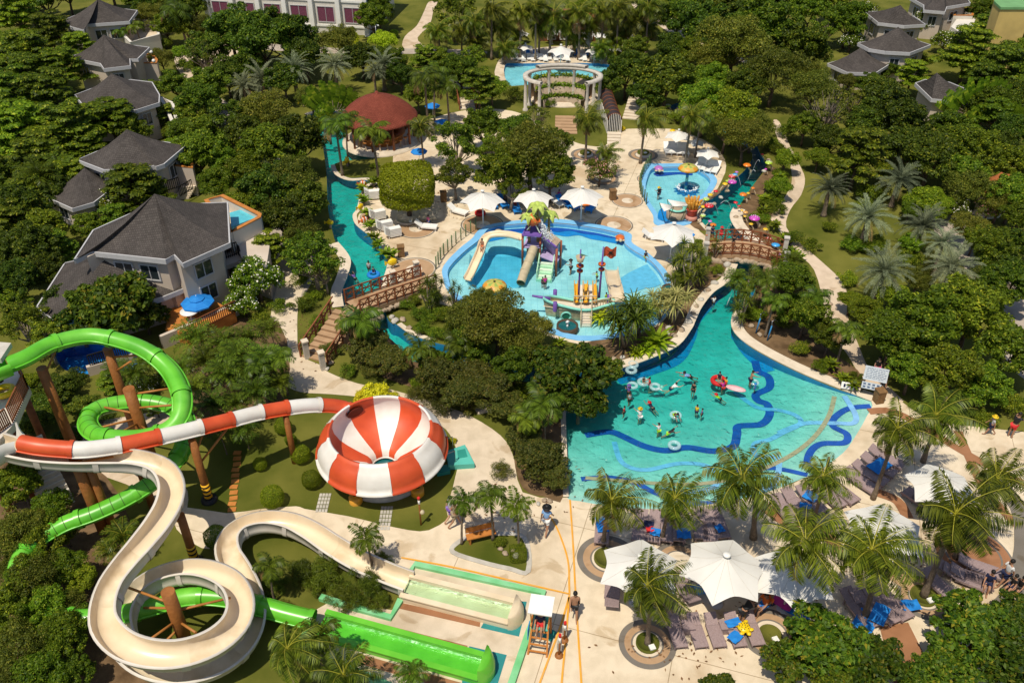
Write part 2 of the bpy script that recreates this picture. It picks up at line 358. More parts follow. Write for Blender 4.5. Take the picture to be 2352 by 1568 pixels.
# ------------------------------------------------------------------ outlines
def smooth(pts, n=4, closed=True):
    k = len(pts); out = []
    rng = range(k if closed else k-1)
    for i in rng:
        if closed: p0, p1, p2, p3 = pts[i-1], pts[i], pts[(i+1)%k], pts[(i+2)%k]
        else: p0, p1, p2, p3 = pts[max(i-1,0)], pts[i], pts[i+1], pts[min(i+2,k-1)]
        for j in range(n):
            t = j/n
            out.append(tuple(.5*(2*b+(c-a)*t+(2*a-5*b+4*c-d)*t*t+(3*b-a-3*c+d)*t**3) for a,b,c,d in zip(p0,p1,p2,p3)))
    if not closed: out.append(tuple(pts[-1]))
    return out
def W(pts, z=0.0): return [G(p[0], p[1], z) for p in pts]
def WS(pts, n=4, closed=True): return smooth(W(pts), n, closed)
def inside(pts, poly):
    """numpy point-in-polygon for many points"""
    x, y = pts[:,0], pts[:,1]; c = np.zeros(len(pts), bool); n = len(poly); pa = np.array(poly)
    for i in range(n):
        x1, y1 = pa[i]; x2, y2 = pa[i-1]
        cond = ((y1 > y) != (y2 > y))
        with np.errstate(divide='ignore', invalid='ignore'):
            xi = (x2-x1)*(y-y1)/(y2-y1)+x1
        c ^= cond & (x < xi)
    return c
def offset(poly, d):
    n = len(poly); a = sum(poly[i][0]*poly[(i+1)%n][1]-poly[(i+1)%n][0]*poly[i][1] for i in range(n)); s = 1 if a > 0 else -1
    out = []
    for i in range(n):
        p0, p, p1 = poly[i-1], poly[i], poly[(i+1)%n]
        e = Vector((p1[0]-p0[0], p1[1]-p0[1]))
        if e.length < 1e-9: out.append(p); continue
        e.normalize(); out.append((p[0]+e.y*d*s, p[1]-e.x*d*s))
    return out
def circle(x, y, r, n=40, sy=1.0): return [(x+r*math.cos(2*PI*i/n), y+r*sy*math.sin(2*PI*i/n)) for i in range(n)]
def fillmesh(outer, holes=(), z=0.0, grid=None, zf=None):
    vs = []; es = []
    for pl in [outer]+list(holes):
        o = len(vs); n = len(pl); vs += [Vector((p[0], p[1])) for p in pl]; es += [(o+i, o+(i+1)%n) for i in range(n)]
    if grid:
        a = np.array(outer); x0, y0 = a.min(0); x1, y1 = a.max(0)
        gx, gy = np.meshgrid(np.arange(x0, x1, grid), np.arange(y0, y1, grid)); pts = np.stack([gx.ravel(), gy.ravel()], 1)
        pts = pts[inside(pts, outer)]; vs += [Vector((float(p[0]), float(p[1]))) for p in pts]
    V, E, F, *_ = delaunay_2d_cdt(vs, es, [], 0, 1e-5)
    va = np.array([(v.x, v.y) for v in V])
    cen = np.array([va[list(f)].mean(0) for f in F])
    keep = inside(cen, outer)
    for h in holes: keep &= ~inside(cen, h)
    mb = MB()
    tris = []
    for f, k in zip(F, keep):
        if not k: continue
        p = va[list(f)]; ar = (p[1][0]-p[0][0])*(p[2][1]-p[0][1])-(p[2][0]-p[0][0])*(p[1][1]-p[0][1])
        tris.append(tuple(f) if ar > 0 else tuple(reversed(f)))
    mb.add([(v[0], v[1], zf(v[0], v[1]) if zf else z) for v in va], tris)
    return mb
def structure(name, mb, mats, loc=(0,0,0)):
    return tag(link(name, setmats(mb.mesh(name), mats), None, loc), kind='structure')
def strip(path, wd, z, closed=False, zf=None, h=0.0):
    """flat ribbon along a path; wd = (inner, outer) offsets; with h it gets side faces"""
    mb = MB(); n = len(path); a, b = wd if hasattr(wd, '__len__') else (-wd/2, wd/2); L = []; R = []
    for i in range(n):
        p0 = path[i-1] if (closed or i > 0) else path[i]; p1 = path[(i+1)%n] if (closed or i < n-1) else path[i]
        e = Vector((p1[0]-p0[0], p1[1]-p0[1])); e.normalize(); p = path[i]
        for q, d in ((L, a), (R, b)):
            x, y = p[0]+e.y*d, p[1]-e.x*d; q.append((x, y, (zf(x, y) if zf else 0)+z))
    k = n if closed else n-1
    mb.add(L+R, [(i, n+i, n+(i+1)%n, (i+1)%n) for i in range(k)])
    if h:
        for S, fl in ((L, 0), (R, 1)):
            lo = [(p[0], p[1], p[2]-h) for p in S]
            mb.add(S+lo, [((i, (i+1)%n, n+(i+1)%n, n+i) if fl == 0 else (i, n+i, n+(i+1)%n, (i+1)%n)) for i in range(k)])
    return mb
# ================================================================== the setting
EAST = [(1685,603),(1680,616),(1660,642),(1623,666),(1596,699),(1580,733),(1573,749),(1546,783),(1506,803),(1453,823),(1406,836),(1355,848),(1310,868),
 (1297,905),(1296,960),(1299,1030),(1301,1090),(1303,1142),(1330,1150),(1400,1162),(1480,1168),(1540,1167),(1597,1162),(1660,1153),(1715,1142),(1762,1130),(1846,1097),(1873,1086),(1936,1040),
 (1963,1004),(1990,957),(2001,921),(1933,897),(1850,863),(1768,823),(1714,790),(1690,760),(1687,733),(1697,716),(1722,690),(1742,655),(1752,622),(1758,583),(1731,555),(1697,523),(1685,497),(1694,479),
 (1714,448),(1730,425),(1746,404),(1758,386),(1757,370),(1745,352),(1720,306),(1650,256),(1570,236),(1540,248),(1600,268),(1680,314),(1728,353),(1714,387),(1694,406),(1669,428),(1643,452),(1621,465),
 (1609,484),(1610,505),(1619,517),(1630,530),(1655,562)]
WEST = [(703,268),(725,262),(763,257),(796,256),(792,300),(802,326),(850,335),(884,342),(880,361),(840,366),(795,369),(770,376),(767,385),(778,396),(803,409),(840,408),(868,413),(862,420),(843,422),(834,433),(828,446),
 (820,481),(811,495),(817,515),(836,532),(867,555),(886,585),(890,612),(880,646),(874,679),(884,715),(896,740),(913,746),(947,769),(1000,787),(1060,800),(1120,818),(1200,838),(1285,858),
 (1285,885),(1150,868),(1050,850),(1000,836),(940,828),(915,795),(870,757),(830,737),(785,708),(779,670),(790,640),(800,606),(793,585),(772,560),(757,500),(752,450),(750,400),(745,360),(735,310),(707,292)]
KID_OUT = [(1018,640),(1016,618),(1032,595),(1060,568),(1085,548),(1097,532),(1122,518),(1160,511),(1195,507),(1280,504),(1364,515),(1415,527),(1440,534),(1451,541),(1450,554),(1457,563),(1484,579),(1511,602),(1532,626),(1543,655),
 (1546,690),(1530,725),(1490,755),(1420,775),(1330,783),(1250,760),(1180,730),(1110,715),(1050,690),(1026,665)]
KID_IN = [(1030,640),(1029,622),(1043,602),(1070,576),(1097,555),(1112,538),(1122,527),(1145,520),(1195,515),(1280,513),(1364,524),(1412,534),(1432,539),(1434,551),(1437,562),(1459,579),(1490,597),(1511,618),(1526,642),(1533,660),
 (1534,688),(1520,717),(1482,745),(1418,765),(1332,772),(1256,750),(1186,720),(1116,704),(1058,681),(1037,660)]
KB_OUT = [(1480,379),(1520,377),(1592,378),(1625,392),(1645,410),(1645,424),(1632,444),(1612,466),(1600,490),(1585,515),(1540,520),(1504,516),(1500,495),(1484,469),(1473,437),(1475,410)]
KB_IN = [(1498,389),(1530,385),(1588,386),(1615,398),(1630,412),(1630,424),(1620,440),(1600,462),(1588,486),(1576,505),(1540,510),(1513,506),(1509,490),(1493,466),(1483,436),(1486,412)]
FARP = [(1160,150),(1200,146),(1380,146),(1400,158),(1390,172),(1200,196),(1165,190)]
LEFTP = [(130,806),(190,790),(300,800),(310,845),(230,858),(150,850)]
STREAM = [(1010,250),(985,252),(965,244),(975,232),(1040,215),(1060,210),(1040,235)]
# world outlines
east = WS(EAST, 3); west = WS(WEST, 3); kid_o = WS(KID_OUT, 3); kid_i = WS(KID_IN, 3); kb_o = WS(KB_OUT, 3); kb_i = WS(KB_IN, 3); farp = WS(FARP, 3); leftp = WS(LEFTP, 3)
BASINS = [east, west, kid_i, kb_i, farp, leftp]
G0 = [(-600,-60),(600,-60),(600,900),(-600,900)]
structure('ground', fillmesh(G0, BASINS, 0.0), 'grass')
def poly(name, pts, z, m, n=3, holes=True, sm=True):
    o = WS(pts, n) if sm else W(pts)
    b = np.array(o); hs = [h for h in BASINS if holes and not (np.array(h).max(0) < b.min(0)).any() and not (np.array(h).min(0) > b.max(0)).any()]
    return structure(name, fillmesh(o, hs, z), m)
DN = [(905,335),(925,318),(965,300),(985,275),(1060,255),(1130,250),(1200,262),(1260,300),(1330,330),(1390,335),(1420,300),(1500,296),(1560,300),(1640,335),(1668,380),(1650,430),(1625,480),(1600,520),(1630,555),(1600,590),(1560,610),(1556,690),(1500,760),(1330,790),
 (1180,740),(1020,700),(975,690),(940,665),(900,662),(885,640),(898,600),(895,575),(850,535),(822,510),(830,480),(850,440),(875,420),(900,390)]
poly('plaza', DN, .004, 'deck')
DS = [(1185,1150),(1200,1130),(1240,1142),(1303,1142),(1330,1148),(1480,1166),(1600,1160),(1762,1128),(1873,1084),(1963,1002),(2001,921),(2030,905),(2075,925),(2120,955),(2200,975),(2290,985),(2420,1010),(2560,1120),(2560,1640),(1000,1640),(1150,1500),(1000,1480),(720,1440),(760,1380),(900,1400),(930,1330),
 (905,1290),(800,1265),(720,1238),(640,1205),(560,1205),(500,1262),(430,1240),(395,1190),(430,1165),(520,1178),(600,1168),(680,1162),(700,1168),(800,1185),(870,1202),(940,1217),(985,1217),(1030,1190),(1050,1160)]
poly('paved_terrace', DS, .004, 'deck', n=2)
PA = [(640,640),(626,700),(618,780),(640,830),(655,880),(690,900),(760,905),(850,915),(930,940),(1010,975),(1040,1010),(1052,1060),(1040,1120),(1030,1190),(1130,1200),(1200,1150),(1188,1100),(1178,1045),(1150,1000),(1080,955),(1000,925),(900,895),(820,880),(755,855),(740,840),(690,815),(683,770),(685,700),(700,640),(680,560),(640,560)]
poly('garden_path', PA, .008, 'deck2')
poly('shaded_path', [(150,985),(300,955),(420,940),(440,975),(330,1010),(330,1080),(420,1110),(430,1165),(400,1200),(330,1130),(200,1080),(120,1050)], .006, 'path')
PB = [(1775,280),(1790,330),(1814,378),(1818,421),(1797,461),(1769,498),(1790,530),(1830,580),(1870,620),(1892,700),(1900,760),(1940,805),(1963,842),(1995,890),(2040,915),(2075,920),(2000,850),(1975,800),(1945,720),(1950,686),(1930,642),(1884,598),(1840,560),(1806,522),(1815,482),(1840,448),(1849,411),(1836,378),(1812,330),(1790,280)]
poly('curving_path', PB, .005, 'path')
poly('lawn_path', [(985,5),(974,27),(957,60),(930,84),(928,112),(985,116),(972,104),(959,87),(987,57),(996,22),(1005,5)], .006, 'path')
poly('service_road', [(600,100),(790,112),(930,112),(1100,116),(1100,126),(930,124),(780,124),(600,114)], .008, 'road')
poly('upper_walk', [(1500,0),(1540,40),(1580,75),(1640,108),(1720,140),(1730,150),(1640,122),(1560,88),(1500,50),(1450,10)], .006, 'path')
poly('pool_terrace', [(1140,150),(1180,120),(1300,105),(1460,105),(1450,150),(1400,160),(1390,178),(1165,195)], .004, 'deck2')
poly('garden_road', [(2160,470),(2260,500),(2320,580),(2352,640),(2500,800),(2500,900),(2352,870),(2300,800),(2270,700),(2190,580),(2140,520)], .006, 'road')
poly('side_court', [(430,100),(560,110),(580,150),(520,190),(440,190),(400,140)], .006, 'path')
poly('villa_walk', [(690,470),(720,640),(640,700),(600,600),(640,450),(560,330),(470,240),(500,220),(620,330)], .005, 'road')
def bed(pts, m='soil', z=.010): return poly('planting_bed', pts, z, m)
bed([(760,710),(880,760),(930,790),(990,840),(1100,870),(1180,920),(1150,930),(1060,915),(950,890),(850,850),(770,770)])
bed([(1490,760),(1550,700),(1600,600),(1640,590),(1680,610),(1620,664),(1580,730),(1550,780),(1450,822),(1400,834),(1300,850),(1330,790)])
bed([(1690,730),(1720,690),(1760,600),(1790,620),(1850,740),(1900,800),(1970,850),(1990,900),(1940,890),(1800,830),(1720,785)])
bed([(1620,530),(1600,490),(1625,470),(1700,420),(1690,405),(1640,440),(1600,480),(1585,515)])
bed([(1700,520),(1690,495),(1700,475),(1760,390),(1800,400),(1780,480),(1760,520),(1800,590),(1760,580)])
bed([(1185,990),(1230,990),(1296,900),(1299,1130),(1250,1140),(1200,1120),(1180,1050)])
bed([(500,740),(640,740),(660,900),(560,960),(450,1000),(440,800)])
bed([(0,1050),(200,1060),(300,1200),(270,1400),(350,1568),(0,1620)])
poly('lawn_island', [(775,385),(790,374),(850,370),(880,380),(885,400),(866,411),(835,406),(803,404)], .012, 'grass')
# mosaic rounds in the paving: rings of grey, tan and cream
def rounds(px, py, rpx, rings, z=.012):
    x, y = G(px, py); r = rpx/PPM(px, py)
    for i, (k, m) in enumerate(rings):
        nx = rings[i+1][0] if i+1 < len(rings) else 0
        mb = fillmesh(circle(x, y, r*k, 56), ([circle(x, y, r*nx, 56)] if nx else [])+[kid_o, kb_o], z); structure('paving_ring', mb, m)
A3 = [(1,'greypave'),(.93,'coping'),(.90,'tan'),(.36,'coping')]
B3 = [(1,'greypave'),(.80,'tan'),(.57,'greypave'),(.51,'coping')]
for q in ((956,525,46,A3),(951,618,51,A3),(1441,461,36,A3),(1410,517,44,A3),(1108,516,50,A3),(855,497,28,A3),(1477,356,34,B3),(1345,355,34,B3),(1493,412,30,A3),(1385,410,36,B3)): rounds(*q)
for q in ((1487,1478,66,B3),(1395,1283,70,B3),(1770,1455,70,B3),(2122,1372,62,B3),(1560,1290,60,B3),(1280,860,40,A3)): rounds(*q)
rounds(1225,340,60,[(1,'terracotta'),(.8,'coping')])
# sweeping bands on the south-east terrace
BZ = [0]
def band(path, wd, m, z=.014, n=5): BZ[0] += 1; structure('paving_band', strip(WS(path, n, False), wd, .013+.0035*BZ[0]), m)
band([(1995,945),(2050,945),(2120,980),(2200,1030),(2290,1080),(2352,1110),(2400,1130)], .55, 'terracotta')
band([(2200,990),(2230,1060),(2260,1120),(2310,1180),(2345,1215)], .5, 'terracotta')
band([(2000,1240),(2020,1290),(2090,1340),(2150,1345)], .9, 'tan')
band([(1740,1150),(1800,1195),(1850,1200),(1905,1235),(1925,1270)], .7, 'terracotta')
band([(2010,1130),(2060,1150),(2085,1190)], .6, 'terracotta')
band([(2180,1190),(2250,1220),(2310,1280),(2320,1350),(2280,1400),(2200,1430)], .6, 'greypave', .016)
band([(2280,1090),(2340,1170),(2352,1250),(2345,1330),(2380,1400)], .9, 'greypave', .018)
structure('paving_ring', fillmesh(circle(*G(2235,1275), 1.75, 48), [], .045), 'terracotta')
structure('paving_ring', strip(circle(*G(2235,1275), 1.3, 48), .1, .049, True), 'greypave')
structure('tiled_path', fillmesh(W([(2020,1440),(2085,1430),(2120,1500),(2150,1640),(2070,1640),(2040,1520)]), [], .056), 'terracotta')
# painted guide lines
def line(path, n=6, wd=.09): structure('painted_line', strip(WS(path, n, False), wd, .052), 'lineorange')
line([(1250,1170),(1275,1205),(1297,1260),(1306,1300),(1307,1340),(1308,1365)])
line([(1308,1366),(1290,1430),(1265,1500),(1240,1568),(1215,1640)])
line([(1309,1148),(1316,1250),(1321,1350),(1328,1460),(1335,1568),(1338,1640)])
line([(1307,1372),(1300,1460),(1290,1568),(1285,1640)])
line([(922,1281),(1040,1303),(1180,1335),(1306,1364)])
# ------------------------------------------------------------------ pools
def pool(outline, depth, wm, fm, wallm='wallblue', level=-.06, zf=None, grid=None, name='pool'):
    f = zf or (lambda x, y: -depth)
    structure(name+'_floor', fillmesh(outline, [], -depth, grid, zf), fm)
    mb = MB(); n = len(outline)
    mb.add([(p[0],p[1],0) for p in outline]+[(p[0],p[1],f(*p)-.02) for p in outline], [(i,(i+1)%n,n+(i+1)%n,n+i) for i in range(n)])
    structure(name+'_wall', mb, wallm)
    wb = fillmesh(offset(outline, .06), [], level); o2 = offset(outline, .06); k = len(o2)
    bot = -depth-.6
    nb = fillmesh(o2, [], bot); nb.f = [tuple(reversed(q)) for q in nb.f]
    wb.add(nb.v, nb.f)
    a = sum(o2[i][0]*o2[(i+1)%k][1]-o2[(i+1)%k][0]*o2[i][1] for i in range(k)); fl = a < 0
    wb.add([(p[0],p[1],bot) for p in o2]+[(p[0],p[1],level) for p in o2], [((i,(i+1)%k,k+(i+1)%k,k+i) if not fl else (k+i,k+(i+1)%k,(i+1)%k,i)) for i in range(k)])
    structure(name+'_water', wb, wm)
beach = np.array(WS([(1303,1142),(1330,1150),(1400,1162),(1480,1168),(1540,1167),(1597,1162),(1660,1153),(1715,1142),(1762,1130),(1846,1097),(1873,1086),(1936,1040),(1963,1004),(1990,957),(2001,921)], 6, False))
def wave_z(x, y):
    d = float(np.sqrt(((beach-np.array([x, y]))**2).sum(1)).min())
    return -max(.03, min(1.5, .03+d*.085))
pool(east, 1.5, 'water_teal', 'floorteal', zf=wave_z, grid=.7, name='wave_pool')
pool(west, 1.0, 'water_teal', 'floorteal', name='lazy_river')
pool(farp, .32, 'water_blue', 'floorcyan', name='far_pool')
pool(leftp, .9, 'water_blue', 'lightband', name='garden_pool')
deepc = np.array(WS([(1090,585),(1120,565),(1170,560),(1200,570),(1198,640),(1140,652),(1085,648)], 3))
def kid_z(x, y):
    q = inside(np.array([[x, y]]), [tuple(p) for p in deepc])[0]
    return -.85 if q else -.32
pool(kid_i, .85, 'water_blue', 'floorcyan', 'rimblue', zf=kid_z, grid=.5, name='play_pool')
pool(kb_i, .36, 'water_blue', 'floorcyan', 'rimblue', name='small_pool')
def rim(o, i, name): structure(name, fillmesh(o, [i], .055), 'rimblue'); structure(name, strip(o, (-.002,.0), .055, True, h=.055), 'rimblue')
rim(kid_o, kid_i, 'play_pool_rim'); rim(kb_o, kb_i, 'small_pool_rim')
# floor stripes of the wave pool
def fband(path, wd, m, off=.03, n=8): structure('pool_floor_stripe', strip(WS(path, n, False), wd, off, zf=wave_z), m)
fband([(1345,985),(1400,975),(1430,985),(1480,1010),(1530,1022),(1580,1015),(1640,1025),(1685,1015),(1695,985),(1700,965),(1750,962),(1770,940),(1765,915),(1745,905),(1740,890),(1770,875),(1768,850),(1745,835),(1738,810)], .5, 'darkband')
fband([(2000,932),(1950,935),(1918,955),(1915,975),(1945,995),(1940,1015),(1890,1015),(1865,1030),(1855,1060),(1870,1080)], .42, 'darkband')
fband([(1855,1090),(1800,1075),(1760,1070),(1680,1075)], .34, 'darkband')
fband([(1335,1095),(1400,1090),(1460,1103),(1500,1125),(1560,1150),(1620,1155),(1680,1150)], .36, 'darkband')
fband([(1412,1000),(1425,1045),(1450,1065),(1490,1070),(1560,1055),(1620,1060),(1650,1085),(1640,1115),(1580,1128),(1520,1118)], .32, 'lightband', .034)
fband([(1690,880),(1740,920),(1790,930),(1830,945),(1840,965),(1800,985),(1770,1000),(1735,1010),(1740,1040),(1785,1045),(1790,1070),(1780,1110),(1750,1125)], .32, 'lightband', .034)
fband([(1940,905),(1965,950),(1960,970),(1920,968),(1850,965),(1790,985)], .34, 'lightband', .038)
fband([(1345,1092),(1450,1100),(1560,1107),(1640,1103),(1720,1085),(1810,1045),(1870,1000),(1905,950),(1918,905)], .28, 'tanband', .042)
fband([(1655,640),(1600,705),(1588,745),(1560,795),(1500,820),(1420,845)], .9, 'midband', .02)
fband([(1748,640),(1702,735),(1706,760),(1728,795),(1770,838)], .9, 'midband', .02)
# blue wavy border inside the play pools
def zband(pts, m, z, n=3): structure('pool_floor_stripe', fillmesh(WS(pts, n), [], z), m)
zband([(1122,530),(1145,523),(1195,518),(1280,516),(1364,527),(1410,537),(1428,541),(1432,556),(1415,552),(1385,546),(1355,541),(1330,533),(1300,536),(1270,531),(1240,536),(1200,533),(1160,540),(1115,549),(1108,543)], 'midband', -.29)
zband([(1122,530),(1145,523),(1195,518),(1280,516),(1364,527),(1410,537),(1425,541),(1400,539),(1370,533),(1340,530),(1310,523),(1280,526),(1250,521),(1200,526),(1165,524),(1130,535)], 'darkband', -.27)
zband([(1412,640),(1480,602),(1492,606),(1520,645),(1480,655),(1430,668)], P('shadeblue', (.20,.50,.66), rough=.5).name, -.28, 2)  # greyer blue zone, its shadow-like tone put into the floor colour
zband([(1502,390),(1530,388),(1585,388),(1590,395),(1560,393),(1530,396),(1510,397)], 'darkband', -.33)
zband([(1513,480),(1522,470),(1535,480),(1540,500),(1525,508),(1512,500)], 'midband', -.33)
# pale copings
def coping(pts, wd=.55, n=4, z=.06): structure('pool_coping', strip(WS(pts, n, False), wd, z, h=.06), 'coping')
coping([(1684,606),(1666,642),(1630,668),(1602,702),(1586,735),(1578,752),(1551,787),(1510,808),(1455,829),(1408,842),(1355,854)], .7)
coping([(1297,885),(1294,905),(1294,960),(1296,1030),(1298,1090),(1300,1142)], .3)
coping([(2006,914),(1940,888),(1855,854),(1775,815),(1720,782),(1696,757),(1693,734),(1702,716)], .8)
coping([(1762,587),(1735,555),(1702,523),(1690,498),(1698,480)], 1.0)
coping([(1604,484),(1606,506),(1615,519),(1628,532)], .3)
coping([(703,264),(725,258),(763,253),(796,252)], .6)
coping([(764,380),(774,400),(803,413),(840,412),(870,416)], .4)
coping([(868,411),(866,422),(848,425),(839,434),(832,448),(824,481),(815,495),(820,513),(839,530),(870,553),(890,585),(894,612),(884,646),(878,679)], .35)
coping([(777,706),(773,670),(784,640),(794,606),(787,585),(766,560)], .8)
coping([(917,744),(949,766),(1000,783)], .35)
# ================================================================== plants
def nrm(a): return a/np.maximum(1e-9, np.linalg.norm(a, axis=-1, keepdims=True))
def quadmesh(name, V, extra=None, midx=None):
    """V: n x 4 x 3 corner points, each quad a leaf of its own; extra: MB appended with material 1"""
    n = len(V); v = V.reshape(-1, 3); f = np.arange(4*n).reshape(-1, 4)
    ev = np.array(extra.v, float) if extra else np.zeros((0, 3)); ef = extra.f if extra else []
    me = bpy.data.meshes.new(name); allv = np.concatenate([v, ev]) if len(ev) else v
    me.vertices.add(len(allv)); me.vertices.foreach_set('co', allv.astype(np.float32).ravel())
    idx = list(f.ravel()); st = list(range(0, 4*n, 4)); tot = [4]*n
    for q in ef: st.append(len(idx)); tot.append(len(q)); idx += [i+4*n for i in q]
    me.loops.add(len(idx)); me.loops.foreach_set('vertex_index', np.array(idx, np.int32))
    me.polygons.add(len(st)); me.polygons.foreach_set('loop_start', np.array(st, np.int32)); me.polygons.foreach_set('loop_total', np.array(tot, np.int32))
    mi = np.zeros(len(st), np.int32)
    if midx is not None: mi[:n] = midx
    mi[n:] = 1
    me.polygons.foreach_set('material_index', mi); me.update(calc_edges=True); me.validate(); return me
def leaves(C, N, L, Wd, tilt=.5):
    """diamond leaves at C facing roughly N"""
    n = len(C); N = nrm(N + RNG.normal(0, tilt, (n, 3)))
    A = nrm(np.cross(N, RNG.normal(0, 1, (n, 3)))); B = np.cross(N, A)
    l = (L*RNG.uniform(.65, 1.3, n))[:, None]; w_ = (Wd*RNG.uniform(.7, 1.3, n))[:, None]
    return np.stack([C-A*l*.5, C+B*w_*.5, C+A*l*.5-N*l*.12, C-B*w_*.5], 1)
def clumps(cc, cr, per, L, Wd, flat=1.0, tilt=.5, up=.6, hollow=.55):
    k = len(cc); d = nrm(RNG.normal(0, 1, (k*per, 3))); d[:, 2] = np.abs(d[:, 2])*np.where(RNG.random(k*per) < .8, 1, -1)
    rad = RNG.uniform(hollow, 1, k*per)**.6
    C = np.repeat(cc, per, 0) + d*np.array([1, 1, flat])*rad[:, None]*np.repeat(cr, per)[:, None]
    N = d + np.array([0, 0, up])
    return leaves(C, N, L, Wd, tilt)
def dome_centres(n, R, H, z0, lobes=6, lo=.5):
    out = []; ld = nrm(RNG.normal(0, 1, (lobes, 3))*np.array([1, 1, .5]))
    while len(out) < n:
        d = nrm(RNG.normal(0, 1, 3)[None])[0]
        if d[2] < -.45: continue
        k = .60 + .48*max(0, (ld@d).max())**2; r = k*random.uniform(lo, 1)
        out.append((d[0]*R*r, d[1]*R*r, z0 + d[2]*H*r))
    return np.array(out)
def trunk_mb(z_top, r0, cc, nl=7, lean=.15, seed=0, fork=.45):
    rr = random.Random(seed); mb = MB()
    zf = z_top*fork; f = Vector((rr.uniform(-lean, lean), rr.uniform(-lean, lean), zf))
    mb.tube([(0,0,-.1), (f.x*.3, f.y*.3, zf*.5), f], [r0*1.25, r0, r0*.8], 8)
    for i in range(nl):
        e = Vector(cc[rr.randrange(len(cc))])*.92; e.z = max(e.z, zf*1.05)
        m = f.lerp(e, .5) + Vector((0, 0, -.12*(e-f).length*rr.random()))
        mb.tube([f, m, e], [r0*.6, r0*.35, r0*.12], 6, caps=False)
        e2 = e + Vector((rr.uniform(-.6, .6), rr.uniform(-.6, .6), rr.uniform(0, .6))); mb.tube([m, e2], [r0*.25, r0*.08], 5, caps=False)
    return mb
R0 = 3.5
KIND = {}
def tree_kind(key, name, leaf, n, cr, per, L, Wd, H=3.2, zc=4.2, lo=.5, flat=.8, bark='bark', nl=7, r0=.2, variants=2, hollow=.5, tilt=.5, lobes=6, extra=None, up=.6):
    vs = []
    for i in range(variants):
        cc = dome_centres(n, R0*.86, H*.86, zc, lobes, lo)
        crs = cr*R0*RNG.uniform(.7, 1.25, len(cc))
        V = clumps(cc, crs, per, L, Wd, flat, tilt, up, hollow); midx = None
        if extra:
            k, em, sz = extra; k = int(k); ci = cc[RNG.integers(0, len(cc), k)]; d = nrm(RNG.normal(0, 1, (k, 3))); d[:, 2] = np.abs(d[:, 2])
            E = leaves(ci + d*cr*R0*1.02, d, sz, sz, .3); midx = np.concatenate([np.zeros(len(V), int), np.ones(k, int)]); V = np.concatenate([V, E])
        p = Proto(name, 'tree')
        p.add('trunk', trunk_mb(zc, r0, cc, nl, seed=i+3), bark)
        p.add('crown', quadmesh(key, V, None, midx), [leaf, extra[1]] if extra else leaf); vs.append(p)
    KIND[key] = (vs, zc)
tree_kind('dark', 'broadleaf_tree', 'lf_dark', 105, .19, 165, .33, .16, variants=3, lo=.45, tilt=.7, hollow=.3, lobes=9)
tree_kind('mid', 'broadleaf_tree', 'lf_mid', 100, .18, 165, .33, .16, variants=3, lo=.45, tilt=.7, hollow=.3, lobes=10)
tree_kind('bright', 'broadleaf_tree', 'lf_bright', 75, .23, 190, .30, .15, variants=2, H=2.8)
tree_kind('olive', 'fine_leaved_tree', 'lf_olive', 85, .22, 170, .24, .10, variants=2, hollow=.3, tilt=.8)
tree_kind('dusk', 'dark_shrubby_tree', 'lf_dusk', 80, .22, 190, .28, .14, variants=2, H=2.8, zc=3.2)
tree_kind('open', 'open_crowned_tree', 'lf_mid', 46, .17, 120, .30, .15, variants=2, lo=.6, nl=14, hollow=.3, bark='palebark')
tree_kind('bare', 'bare_branched_tree', 'lf_olive', 60, .12, 34, .26, .12, variants=2, lo=.5, nl=44, hollow=.2, bark='palebark', r0=.16)
tree_kind('white', 'frangipani_tree', 'lf_mid', 60, .20, 120, .34, .15, variants=1, H=2.6, zc=3.0, extra=(420, 'flower', .22), nl=10)
tree_kind('pinkt', 'flowering_tree', 'lf_olive', 60, .19, 110, .26, .12, variants=1, H=2.8, zc=3.2, extra=(260, 'pink', .2), nl=10)
tree_kind('big', 'large_leaved_tree', 'lf_big', 95, .17, 90, .48, .24, variants=2, H=2.8, zc=3.4, tilt=.75, hollow=.2, up=.7, lobes=9)
tree_kind('lime', 'lime_leaved_tree', 'lf_lime', 75, .24, 170, .28, .14, variants=1, H=2.6, zc=3.2)
# tiers: sea almonds with flat shelves of leaves
vs = []
for i in range(3):
    cc = []
    for t in range(7):
        z = 3.0+t*.62; rr_ = R0*(1.0-.085*t)*(.92 if t % 2 else 1)
        for j in range(15-t):
            a = random.uniform(0, 2*PI); r = rr_*math.sqrt(random.uniform(.12, 1)); cc.append((r*math.cos(a), r*math.sin(a), z-.10*r+random.uniform(-.12, .12)))
    cc = np.array(cc); crs = .26*R0*RNG.uniform(.7, 1.2, len(cc))
    p = Proto('tiered_almond_tree', 'tree').add('trunk', trunk_mb(6.5, .2, cc, 12, seed=i, fork=.4), 'bark')
    p.add('crown', quadmesh('tier', clumps(cc, crs, 150, .36, .19, .25, .35, 1.2, .1)), 'lf_bright' if i == 1 else 'lf_mid'); vs.append(p)
KIND['tier'] = (vs, 4.6)
def shaped(key, name, leaf, fn, n, L, Wd, stem=None, cat='shrub', zc=.9, bark='bark', depth=.12):
    """clipped plants: leaves on the skin of a given form; fn(u) maps unit directions to points and normals"""
    d = nrm(RNG.normal(0, 1, (n, 3))); C, N = fn(d); C = C*(1-depth*RNG.random(n)[:, None]) ; C[:, 2] += zc
    p = Proto(name, cat)
    p.add('trunk' if cat == 'tree' else 'stem', stem or MB().tube([(0,0,-.05),(0,0,zc)], .06, 6), bark)
    p.add('crown' if cat == 'tree' else 'foliage', quadmesh(key, leaves(C, N, L, Wd, .55)), leaf); KIND[key] = ([p], zc)
